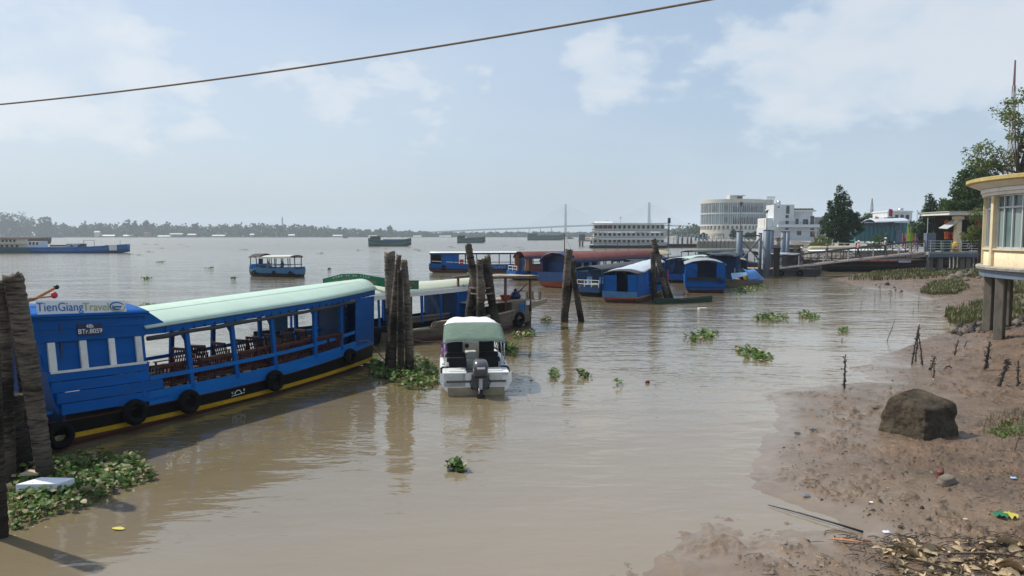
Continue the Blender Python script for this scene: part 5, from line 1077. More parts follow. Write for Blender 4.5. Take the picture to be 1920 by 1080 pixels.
def tanker():
    a = P(-60, 476); b = P(242, 474); L = (b - a).length; c = (a + b) / 2; t = thing('tank_barge', c + Vector((0, 3, 0)), R(1), 'long low blue tank barge with yellow wheelhouse at its stern', 'barge')
    H = Hull(L, 5.5, stern=.9, bow=.25, bt=.85, sheer=1.1, ss=.1, sb=.7, flare=.08, keel=-.6, rs=.3, rb=.9); H.shell('barge_blue', t, lambda u: H.sheer(u)); H.band('stern_strake', 'barge_green', t, lambda u: -.1, lambda u: 1.35, .03, .1, 0, .35); H.band('bulwark', 'barge_blue', t, lambda u: H.sheer(u), lambda u: H.sheer(u) + .25, .02, .1); H.band('bow_patch', 'white_paint', t, lambda u: H.sheer(u) * .4, lambda u: H.sheer(u) + .26, .035, .04, .9, .945)
    for k, (w, z) in enumerate(((6, 1.0), (4.5, 2.15))):
        MB().box((-L * .5 + 5.5, 0, z + .55), (w, 4, 1.1)).build('wheelhouse', 'wall_yellow' if k == 0 else 'facade_cream', t); MB().box((-L * .5 + 5.5, 0, z + 1.12), (w + 1.2, 4.8, .1)).build('wheelhouse_roof', 'red_roof' if k else 'facade_cream', t)
        for i in range(5): MB().box((-L * .5 + 5.5 - w * .38 + i * w * .19, -2.02, z + .65), (w * .1, .06, .5)).build('window', 'glass_dark', t)
    MB().box((-L * .5 + 11.2, 0, 2.0), (2.8, 3, 1.4)).build('pump_house', 'facade_white', t); 
    for i in range(3): MB().box((-L * .5 + 10.4 + i * .8, -1.52, 2.2), (.4, .05, .6)).build('window', 'glass_dark', t)
    MB().tube([(-L * .5 + 14, 0, 1.7), (L * .18, 0, 1.7)], .22, 8).build('deck_pipe', 'steel_dark', t)
    for x_ in (-1.2, 0, 1.0): MB().box((-L * .5 + 20 + x_ * 1.4, .2, 1.7), (.9, 1.2, .9)).build('deck_tank', 'steel_pale' if x_ < .5 else 'steel_dark', t)
    for x_ in (.18, .255): MB().bar((L * x_, 0, 1.2), (L * x_, 0, 2.9), .07).build('gantry_post', 'steel_dark', t)
    MB().bar((L * .18, 0, 2.9), (L * .255, 0, 2.9), .07).build('gantry_beam', 'steel_dark', t); MB().box((L * .36, 0, 1.55), (1.2, 1.2, .6)).build('hatch', 'steel_pale', t); MB().bar((L * .44, 0, 1.4), (L * .44, 0, 2.9), .06).build('mast', 'steel_dark', t)
tanker()
def sand_barge():
    a = P(-40, 458); b = P(85, 457); L = (b - a).length; t = thing('moored_lighter', (a + b) / 2 + Vector((0, 4, 0)), 0, 'brown moored lighter with pale deck rail behind the blue tank barge', 'barge')
    H = Hull(L, 8, stern=.95, bow=.9, bt=.9, sheer=2.5, ss=.1, sb=.1, flare=.1); H.shell('red_hull', t, lambda u: H.sheer(u)); H.band('deck_edge', 'raw_wood_pale', t, lambda u: H.sheer(u), lambda u: H.sheer(u) + .5, .1, .2)
    for i in range(14): MB().bar((-L * .48 + i * L * .072, -3.9, 2.9), (-L * .48 + i * L * .072, -3.9, 3.7), .12).build('rail_post', 'steel_pale', t)
    MB().bar((-L * .49, -3.9, 3.7), (L * .47, -3.9, 3.7), .1).build('rail', 'steel_pale', t); MB().box((-L * .05, 0, 3.4), (3, 3, .8)).build('deck_locker', 'facade_white', t)
sand_barge()
for px, py, w, lab in ((109, 445.5, 20, 'small dark canopied boat close to the far bank trees'), (1069, 448, 14, 'tiny motor boat far out by the long barge'), (648, 446.6, 10, 'tiny dark sampan near the far bank, alone on the water')):
    a = P(px, py); L = w / F * a.y; t = thing('far_boat', a, 0, lab, 'boat'); H = Hull(L, L * .25, sheer=.7); H.shell('black_hull', t, lambda u: H.sheer(u)); MB().box((-L * .05, 0, 1.3), (L * .55, L * .2, 1.0)).build('cabin', 'barge_blue', t); MB().box((-L * .05, 0, 1.9), (L * .65, L * .24, .15)).build('roof', 'steel_dark', t)
# ---- canoe and tarp-covered sampan
def sampan(org, rz, label, L, B, m, name='sampan', sheer=.3):
    t = thing(name, org, rz, label, 'boat'); M = mw(org, rz); H = Hull(L, B, stern=.35, bow=.3, bt=.5, sheer=sheer, ss=.14, sb=.14, flare=.2, keel=-.15, rs=.2, rb=.2)
    H.shell(m, t, lambda u: .06); H.band('side_plank', m, t, lambda u: .06, lambda u: H.sheer(u), .0, .03); H.band('gunwale', 'dark_wood' if m != 'dark_green' else m, t, lambda u: H.sheer(u), lambda u: H.sheer(u) + .03, .015, .06); H.deck('dark_wood', t, lambda u: .1, .05, .95, 'bottom_boards')
    for u in (.2, .5, .8): MB().box((H.x(u), 0, sheer * .9), (.12, H.y(u, .2) * 1.9, .03)).build('thwart', 'raw_wood', t)
    return t, M, H
a = P(1228, 570); b = P(1334, 565); sampan((a + b) / 2, math.atan2(b.y - a.y, b.x - a.x), 'slim dark green canoe lying before the rafted boats', (b - a).length, .62, 'dark_green', 'canoe', .22)
t, M, H = sampan(P(1400, 538) + Vector((0, .9, 0)), R(22), 'grey-green sampan with blue tarp tent over its hold', 3.7, 1.5, 'raw_wood', 'sampan', .55)
r_ = []
for i in range(9):
    f = i / 8; x = -.1 + 1.85 * f; pk = 1.5 - .55 * f ** 1.5 - .12 * math.sin(f * 7); w = .8 - .25 * f; r_.append([Vector((x + .06 * math.sin(i * 2 + j), w * k, .5 + (pk - .5) * (1 - abs(k) ** 1.25) + .03 * math.sin(i * 3 + j * 2))) for j, k in enumerate([-1, -.66, -.33, 0, .33, .66, 1])])
MB().loft(r_, False).build('tarp', 'blue_tarp', t, True); MB().loft([[Vector((-1.7 + .5 * i, -.75 + .1 * j, .62 + .12 * i + .25 * j * (1 - .2 * i))) for j in range(3)] for i in range(4)], False).build('tarp_flap', 'ink_skyblue', t, True)
arch_roof('yellow_hood', 'yellow', t, -.35, .2, .55, .55, .6, .55, .03); MB().bar((-1.15, -.3, .3), (-1.1, -.3, 1.5), .07).build('tarp_pole', 'steel_grey', t)
MB().ball((-.6, 0, .45), (.35, .3, .2)).build('bundle', 'cloth_pink', t, True)

# ---- people (continuous skinned bodies)
def person(loc, rz, label, shirt, trousers, sit=False, stride=.25, hat=None, group=None, arm=.0, cat='person'):
    vs = {}; E = []
    hip = .52 if sit else .92
    def add(n, p, r_): vs[n] = (Vector(p), r_)
    add('pelvis', (0, 0, hip), .13); add('waist', (.01, 0, hip + .18), .12); add('chest', (.02, 0, hip + .4), .15); add('neck', (.03, 0, hip + .56), .055); add('head0', (.04, 0, hip + .64), .075); add('head', (.05, 0, hip + .76), .095)
    E += [('pelvis', 'waist'), ('waist', 'chest'), ('chest', 'neck'), ('neck', 'head0'), ('head0', 'head')]
    for s_, sg in ((1, 'l'), (-1, 'r')):
        add('hip' + sg, (0, s_ * .1, hip - .05), .1); E.append(('pelvis', 'hip' + sg))
        if sit: kn, an, to = (.42, s_ * .12, hip + .0), (.45, s_ * .12, .1), (.58, s_ * .12, .05)
        else: k = s_ * stride; kn, an, to = (k * .45 + .04, s_ * .1, .5), (k * .9 - (.06 if k < 0 else 0), s_ * .1, .1 + (.05 if k < 0 else 0)), (k * .9 + .13, s_ * .1, .05)
        add('knee' + sg, kn, .065); add('ank' + sg, an, .045); add('toe' + sg, to, .04); E += [('hip' + sg, 'knee' + sg), ('knee' + sg, 'ank' + sg), ('ank' + sg, 'toe' + sg)]
        add('sho' + sg, (.02, s_ * .18, hip + .48), .07); ex = -s_ * stride * .5 + arm; add('elb' + sg, (ex * .5, s_ * .24, hip + .22), .05); add('wri' + sg, (ex + .12 + (.15 if sit else 0), s_ * .22, hip + .02 + (.1 if sit else 0)), .035); add('hand' + sg, (ex + .2 + (.15 if sit else 0), s_ * .21, hip - .05 + (.1 if sit else 0)), .035); E += [('chest', 'sho' + sg), ('sho' + sg, 'elb' + sg), ('elb' + sg, 'wri' + sg), ('wri' + sg, 'hand' + sg)]
    ks = list(vs); me = bpy.data.meshes.new('p'); me.from_pydata([vs[k][0] for k in ks], [(ks.index(a_), ks.index(b_)) for a_, b_ in E], [])
    o = bpy.data.objects.new('p', me); COL.objects.link(o); o.modifiers.new('s', 'SKIN'); o.modifiers.new('u', 'SUBSURF').levels = 1
    for i, k in enumerate(ks): me.skin_vertices[0].data[i].radius = (vs[k][1],) * 2; me.skin_vertices[0].data[i].use_root = k == 'pelvis'
    bpy.context.view_layer.update(); m2 = bpy.data.meshes.new_from_object(o.evaluated_get(bpy.context.evaluated_depsgraph_get())); bpy.data.objects.remove(o)
    t = thing('person', loc, rz, label, cat, group); bo = link('body', m2, None, t); m2.materials.clear()
    for k in ('skin', shirt, trousers, 'hair'): m2.materials.append(MATS[k])
    for p_ in m2.polygons:
        c = p_.center; p_.use_smooth = True; zz = c.z - hip
        if zz > .68 and c.x < .09 or zz > .82: p_.material_index = 3
        elif zz > .53: p_.material_index = 0
        elif zz > .03 and abs(c.y) < .25 and (abs(c.y) < .17 or zz > .2): p_.material_index = 1
        elif zz > .03: p_.material_index = 0
        elif abs(c.y) > .165 and zz > -.12: p_.material_index = 0
        else: p_.material_index = 2
    if hat:
        h_ = MB().lathe([(.24, hip + .78), (.14, hip + .83), (.02, hip + .95), (0, hip + .95)] if hat == 'cone' else [(.17, hip + .79), (.1, hip + .8), (.1, hip + .88), (0, hip + .9)], 14, (.05, 0, 0)).build('hat', 'raw_wood_pale' if hat == 'cone' else 'cloth_white', t, True)
    return t
for x_, y_, s_, sh, lb in ((1.75, .1, 0, 'cloth_navy', 'person in dark shirt steering at the front of the small ferry'), (.5, .45, 1, 'cloth_grey', 'person in grey seated amid the small ferry'), (-.7, -.2, 1, 'cloth_black', 'person in black seated toward the stern of the small ferry')):
    person(FERRY @ Vector((x_, y_, .3)), R(160), lb, sh, 'cloth_navy', bool(s_), .1)
# ================================================================== RIGHT SHORE
def pavilion():
    C = Vector((21.9, 24.7, 0)); t = thing('round_pavilion', C, 0, 'round yellow pavilion on concrete legs with glazed walls and flared roof', 'pavilion')
    A0, A1 = R(100), R(260)
    def ring(name, prof, m_, a0=A0, a1=A1, n=80, sm=True, parent=None): return MB().lathe(prof, n, (0, 0, 0), a0, a1).build(name, m_, parent or t, sm)
    MB().lathe([(0, 6.16), (5.8, 6.16)], 96).build('roof', 'concrete', t)
    MB().lathe([(5.8, 6.16), (5.86, 6.14), (5.86, 6.03), (5.74, 5.98)], 96).build('roof_rim', 'trim_yellow', t)
    MB().lathe([(5.74, 5.98), (5.32, 5.80)], 96).build('soffit', 'plaster_white', t, True)
    for r_, z0, z1 in ((5.38, 5.68, 5.8), (5.33, 5.56, 5.675)): MB().lathe([(r_ - .3, z0), (r_, z0), (r_, z1), (r_ - .3, z1)], 96).build('cornice_band', 'plaster_white', t)
    MB().lathe([(5.2, 3.1), (5.2, 3.66), (5.0, 3.66)], 96).build('dado_wall', 'wall_yellow', t, True)
    MB().lathe([(5.06, 3.66), (5.26, 3.66), (5.26, 3.72), (5.06, 3.72)], 96).build('window_sill', 'wall_yellow', t)
    MB().lathe([(0, 3.1), (5.42, 3.1), (5.45, 3.06), (5.43, 2.98), (5.3, 2.95)], 96).build('floor_slab', 'concrete', t); MB().lathe([(5.32, 2.95), (5.32, 2.72), (0, 2.72)], 96).build('ring_beam', 'steel_grey', t)
    MB().lathe([(4.0, 3.1), (4.0, 5.6)], 48).build('inner_wall', 'plaster_white', t, True)
    st = 24
    for k in range(-3, 5):
        th = R(166 + st * k); d = Vector((math.cos(th), math.sin(th), 0)); q = Vector((-d.y, d.x, 0))
        MB().bar(d * 5.16 + Vector((0, 0, 3.1)), d * 5.16 + Vector((0, 0, 5.58)), .26, .22, up=q).build('pilaster', 'wall_yellow', t, False, .02)
        a = th + R(1.4); b = th + R(st - 1.4)
        w = thing('window_bay', (0, 0, 0)); w.parent = t
        for j in range(4):
            aa = a + (b - a) * j / 4; bb = a + (b - a) * (j + 1) / 4
            MB().lathe([(5.08, 3.72), (5.08, 5.1)], 3, (0, 0, 0), aa, bb).build('pane', 'curtain' if j in (0, 2) else 'glass_teal', w, True)
            MB().lathe([(5.08, 5.16), (5.08, 5.56)], 3, (0, 0, 0), aa, bb).build('pane', 'glass_teal', w, True)
            e = Vector((math.cos(aa), math.sin(aa), 0)); MB().bar(e * 5.12 + Vector((0, 0, 3.72)), e * 5.12 + Vector((0, 0, 5.56)), .06, .05, up=(-e.y, e.x, 0)).build('mullion', 'aluminium', w)
        for z in (3.75, 5.13, 5.54): MB().lathe([(5.06, z - .03), (5.14, z - .03), (5.14, z + .03), (5.06, z + .03)], 12, (0, 0, 0), a, b).build('window_rail', 'aluminium', w)
    for ang, r_ in ((141, 5.0), (172, 5.1), (205, 5.1), (235, 5.1), (120, 4.9)):
        d = Vector((math.cos(R(ang)), math.sin(R(ang)), 0)) * r_; MB().box((d.x, d.y, 1.3), (.3, .3, 2.86), R(38)).build('leg', 'concrete_stained', t, False, .03)
    for y_ in (-1, 1.2): MB().box((-1.5 + y_, 1.5, 1.3), (.4, .4, 2.86), R(38)).build('leg', 'concrete_stained', t)
    MB().tube([(-1.5, 4.6, 1.5), (4, 6.8, 1.5)], .17, 12).build('drain_pipe', 'concrete_stained', t, True)
pavilion()

# ---- kiosk on its platform
def kiosk():
    o = D(1770, 470, 72); o.z = 0
    t = thing('jetty_platform', o, 0, 'concrete landing platform on legs with white tube railing', 'platform')
    x0, x1 = -1.6, 9.5
    MB().box(((x0 + x1) / 2, 1.6, 2.4), (x1 - x0, 3.6, .3)).build('deck_slab', 'concrete', t); MB().box(((x0 + x1) / 2, -.25, 2.2), (x1 - x0, .2, .34)).build('edge_beam', 'steel_grey', t)
    for x in (-1.2, -.2, 1.9, 2.5, 5.2, 8.4): MB().box((x, .3, 1.0), (.42, .42, 2.4)).build('leg', 'concrete_stained', t)
    for i in range(7): x = x0 + .2 + i * 1.0; MB().tube([(x, -.15, 2.55), (x, -.15, 3.6)], .035, 6).build('railing_post', 'steel_pale', t)
    for z in (2.85, 3.1, 3.35, 3.6): MB().tube([(x0, -.15, z), (x1, -.15, z)], .028, 6).build('railing_tube', 'steel_pale', t)
    for i in range(4):
        x = 1.3 + i * 1.0
        for s_ in (-1, 1): MB().bar((x - .22, -.13, 3.1), (x, -.13, 3.1 + s_ * .22), .03).build('railing_lozenge', 'steel_pale', t); MB().bar((x + .22, -.13, 3.1), (x, -.13, 3.1 + s_ * .22), .03).build('railing_lozenge', 'steel_pale', t)
    for i in range(9): MB().box((2.6 + i * .42, 3.2, 1.4), (.2, .2, 1.9)).build('sheet_pile', 'concrete', t)
    k = thing('market_kiosk', o + Vector((2.2, 2.2, 2.55)), 0, 'open kiosk with flat cream roof and clothes hanging inside', 'kiosk')
    MB().box((2.4, 1.2, 3.75), (7.4, 5.0, .3)).build('roof', 'plaster_white', k); MB().box((2.4, 1.2, 3.92), (7.6, 5.2, .06)).build('roof_edge', 'facade_cream', k)
    for x in (.0, 4.6): MB().box((x, -.6, 1.8), (.55, .45, 3.6)).build('column', 'wall_yellow', k, False, .03); MB().box((x, -.6, 3.3), (.8, .7, .3)).build('capital', 'wall_yellow', k)
    MB().box((2.8, 3.2, 1.8), (6, .1, 3.6)).build('back_wall', 'dark_wood', k); MB().box((5.8, 1.6, 1.8), (.1, 3.2, 3.6)).build('added_shade_wall', 'dark_wood', k)  # back wall toned dark as interior shade; side wall added to shade the inside
    rg = random.Random(9)
    for i in range(18):
        x = -.2 + (i % 9) * .5 + rg.uniform(-.05, .05); z = 2.75 if i < 9 else 1.55; m_ = rg.choice(['cloth_red', 'cloth_navy', 'cloth_orange', 'pink', 'cloth_white', 'cloth_black', 'cloth_red'])
        g = MB(); y_ = rg.uniform(.4, 2.6); w = .16; g.loft([[Vector((x - w * a_, y_, z + zz)), Vector((x + w * a_, y_, z + zz)), Vector((x + w * a_, y_ + .06, z + zz)), Vector((x - w * a_, y_ + .06, z + zz))] for a_, zz in ((.25, .42), (1.25, .34), (1.1, .1), (.85, .02), (.95, -.35))]); g.build('garment', m_, k)
    MB().tube([(.4, .3, 3.2), (4.4, .3, 3.2)], .02, 5).build('clothes_rail', 'steel_dark', k)
    MB().lathe([(.0, 0), (.28, 0), (.3, .8), (.12, .95), (0, .95)], 12).build('drum', 'yellow', None, True, label='yellow drum beside the kiosk column', cat='drum').location = o + Vector((1.7, 1.0, 2.56))
    MB().prism([(-1.2, -.9, 2.2), (.2, -1.0, 3.1), (.2, .6, 3.15), (-1.2, .6, 2.3)], (0, 0, .04)).build('awning_sheet', 'steel_pale', k)
    pc = thing('control_cabinet', o + Vector((-1.1, .6, 2.55)), 0, 'tall grey control cabinet at the head of the gangway', 'cabinet'); MB().box((0, 0, .9), (.9, .6, 1.8)).build('case', 'steel_grey', pc, False, .03); MB().box((0, -.32, .95), (.7, .03, 1.5)).build('door', 'steel_grey', pc, False, .01); MB().tube([(-.25, 0, 1.8), (-.25, 0, 3.3)], .04, 6).build('pipe', 'steel_pale', pc)
    gb = thing('wheelie_bin', o + Vector((.6, .8, 2.55)), 0, 'dark green wheeled bin on the landing platform', 'bin'); MB().prism([(-.3, -.3, 0), (.3, -.3, 0), (.36, -.36, .9), (-.36, -.36, .9)], (0, .6, 0)).build('body', 'dark_green', gb); MB().box((0, 0, .94), (.78, .72, .06)).build('lid', 'dark_green', gb, False, .01)
    return o
KO = kiosk()

# ---- gangway, pontoon, steel piles, walkers
def gangway():
    a = D(1452, 495, 74.5); b = Vector((KO.x - 1.6, KO.y + .6, 2.45)); a.z = .75; t = thing('gangway', a, 0, 'sloping steel truss gangway leading from pontoon up to the platform', 'gangway')
    v = b - a; n = Vector((-v.y, v.x, 0)).normalized(); W_ = 1.6; N_ = 12
    top = Vector((0, 0, 1.15))
    MB().prism([n * 0, v, v + n * W_, n * W_], (0, 0, .08)).build('walkway', 'rust_deck', t)
    for s_ in (0, W_):
        MB().bar(n * s_, v + n * s_, .12, .14).build('bottom_chord', 'steel_pale' if s_ == 0 else 'steel_dark', t); MB().bar(n * s_ + top, v + n * s_ + top, .09, .1).build('top_chord', 'steel_dark', t)
        MB().bar(n * s_ + top * .5, v + n * s_ + top * .5, .035).build('mid_rail', 'steel_dark', t)
        for i in range(N_ + 1):
            p = v * (i / N_) + n * s_; MB().bar(p, p + top, .075 if i % 2 == 0 else .05).build('truss_post', 'steel_pale' if s_ == 0 and i % 2 == 0 else 'steel_dark', t)
            if i < N_: q = v * ((i + 1) / N_) + n * s_; MB().bar(*((p, q + top) if i % 2 else (p + top, q)), .045).build('truss_diagonal', 'steel_dark', t)
    for f, lab, sh, tr, hat, st in ((.2, 'person in black with a white cap low on the gangway', 'cloth_black', 'cloth_navy', 'cap', .22), (.37, 'person in navy walking up the gangway', 'cloth_navy', 'cloth_grey', None, .2), (.58, 'person in dusty pink shirt walking mid gangway', 'cloth_pink', 'cloth_black', 'cap', .26), (.76, 'person in pale top and black trousers nearing the platform', 'cloth_grey', 'cloth_black', 'cap', .22)):
        p = a + v * f + n * .75; p.z += .085; person(p, math.atan2(v.y, v.x) + (math.pi if f < .3 else 0), lab, sh, tr, False, st, hat)
    # pontoon
    p0 = D(1458, 505, 75.5); p0.z = 0; pt = thing('pontoon', p0, 0, 'dark steel pontoon floating among the grey piles', 'pontoon')
    MB().box((.6, 1.5, .22), (6.4, 4.2, .9)).build('float', 'steel_dark', pt, False, .05); MB().box((.6, 1.5, .70), (6.5, 4.3, .07)).build('deck_plate', 'rust_deck', pt)
    for i in range(7):
        x = -2.5 + i * 1.03; MB().bar((x, -.5, .72), (x, -.5, 1.75), .05).build('railing_post', 'steel_dark', pt)
    for z in (1.2, 1.75): MB().bar((-2.6, -.5, z), (3.8, -.5, z), .05).build('railing_tube', 'steel_dark', pt)
    MB().box((1.8, 1.2, 1.5), (1.4, 1.0, 1.5)).build('winch_housing', 'steel_dark', pt, False, .05); MB().prism([(-.6, -.3, 2.2), (3.2, -.3, 2.1), (3.2, 2.6, 2.2), (-.6, 2.6, 2.35)], (0, 0, .05)).build('shade_sheet', 'steel_pale', pt)
    for k in range(3): tyre(mw(p0, 0), (-1.8 + k * 1.9, -.72, .3), 0, 'tyre fender on the steel pontoon', 'tyres on the pontoon', 1.1)
    w = thing('work_boat', D(1500, 512, 79), 0, 'grey open work boat moored beyond the pontoon', 'boat'); w.location.z = 0; H = Hull(4.4, 1.8, bow=.3, sheer=.8); H.shell('steel_dark', w, lambda u: H.sheer(u)); H.band('gunwale', 'raw_wood', w, lambda u: H.sheer(u), lambda u: H.sheer(u) + .07, .03, .12); MB().box((0, 0, .95), (.3, 1.5, .06)).build('thwart', 'raw_wood', w)
    # mooring dolphins of steel tube
    for lab, cols, dep in (('lone grey steel tube pile braced to the pontoon frame', [(1385, 433, 521, .31, 0)], 0), ('frame of three grey steel tube piles with cross bracing', [(1424, 437, 519, .17, .6), (1436, 431, 520, .33, 0), (1444, 432, 516, .27, .9)], 0), ('pair of grey steel tube piles at the far side of the pontoon', [(1467, 434, 514, .27, 1.5), (1475, 434, 512, .22, 2.4)], 0)):
        f0 = P(cols[0][0], cols[0][2]); tt = thing('steel_piles', Vector((f0.x, f0.y, 0)), 0, lab, 'steel piles')
        for px, ty, fy, r_, dy in cols:
            f = P(px, fy); zt = D(px, ty, f.y).z; x, y = f.x - f0.x, f.y - f0.y
            MB().tube([(x, y, -1), (x, y, zt)], r_, 18).build('pile', 'steel_grey', tt, True); MB().lathe([(r_ + .02, -.06), (r_ + .03, 0), (0, .03)], 18, (x, y, zt)).build('cap', 'steel_dark', tt)
        if len(cols) == 1:
            e = P(1424, 519) - f0; zt = 4.1
            MB().bar((.1, 0, zt), (e.x, e.y, zt), .12).build('brace', 'steel_dark', tt); MB().bar((.1, 0, zt - .3), (e.x, e.y, 1.6), .1).build('brace', 'steel_grey', tt); MB().bar((.1, 0, 1.6), (e.x, e.y, zt - .2), .1).build('brace', 'steel_dark', tt)
        if len(cols) == 3: e = P(1467, 514) - f0; MB().bar((.9, .6, 1.9), (e.x, e.y, 4.0), .1).build('brace', 'steel_dark', tt)
    tt = thing('timber_post', P(1455, 520), 0, 'dark square timber post beside the pontoon', 'post'); MB().box((0, 0, .9), (.5, .5, 3.8)).build('post', 'dark_wood', tt, False, .04); MB().box((0, 0, 2.85), (.62, .62, .12)).build('cap', 'dark_wood', tt)
gangway()
# long dark boat lying under the gangway, pale-roofed boat behind it
a = D(1545, 500, 83); b = D(1792, 500, 85); a.z = b.z = .28; L = (b - a).length
t, M, H = river_boat((a + b) / 2 + Vector((0, 1.2, .05)), math.atan2(b.y - a.y, b.x - a.x), 'long dark red-striped wooden boat grounded under the gangway', L, 2.2, name='long_boat', hull='black_hull', side='black_hull', roof='dark_wood', rx=(-.3, -.22), rzz=(1.3, 1.3), crown=.1, posts=2, post_m='dark_wood', rail=None, hk=dict(stern=.5, bow=.15, bt=.7, sb=.9, ss=.1), sheer=.75, bul=.12, stripe='brown_wood')
H.band('red_strake', 'brown_wood', t, lambda u: H.sheer(u) + .04, lambda u: H.sheer(u) + .1, .03, .05); MB().box((1.6, -H.y(.6, .8) - .03, H.sheer(.6) + .02), (1.5, .04, .22)).build('blue_plate', 'ink_skyblue', t)
for k in range(9): MB().box((-L * .32 + k * L * .075, 0, .8), (.14, 1.9, .5)).build('seat_back', 'brown_wood', t)
t, M, H = river_boat(Vector(((a.x + b.x) / 2 - 1.2, 89.5, .25)), R(1), 'long boat with flat white roof behind the gangway', 14, 2.4, hull='black_hull', side='dark_wood', roof='white_paint', rx=(-.45, .45), rzz=(2.0, 2.15), crown=.12, posts=8, post_m='steel_dark', rail='steel_dark', hk=dict(bow=.3), sheer=.6, bul=.2, stripe=None)

# ---- promenade edge: railing and wall trim
def railing(pts, label, z0=2.1, h=1.0, m_='steel_pale', step=2.0, nr=3):
    pts = [Vector((x, y, 0)) for x, y in pts]; t = thing('promenade_railing', (pts[0].x, pts[0].y, z0), 0, label, 'railing'); o = pts[0]
    for a, b in zip(pts, pts[1:]):
        n = max(1, int((b - a).length / step))
        for i in range(n + 1): p = a.lerp(b, i / n) - o; MB().box((p.x, p.y, h / 2), (.16, .16, h)).build('railing_post', 'concrete', t)
        for k in range(nr): z = h * (k + 1) / nr - .05; MB().bar(a - o + Vector((0, 0, z)), b - o + Vector((0, 0, z)), .07, .06).build('railing_tube', m_, t)
railing([(66, 72), (61.6, 94.3), (45.3, 97.4), (43, 106), (56.5, 150)], 'pale tube railing along the promenade behind the gangway')
railing([(82, 233), (59.5, 236.6)], 'white balustrade along the quay before the round glass building', 2.1, 1.3, 'facade_white', 1.4, 4)
mat('quay_dark', (.07, .068, .06), .9, .3, .3, dirt=(.03, .03, .028), world=True)
for k in range(18):
    x = 59.8 + k * 1.25; MB().box((x, 235.9 - (x - 59) * .14, .8), (.35, .5, 3.0)).build('quay_pile', 'concrete_stained', None, label='stained concrete pile under the quay of the round building', cat='pile', group='quay piles of the round building')

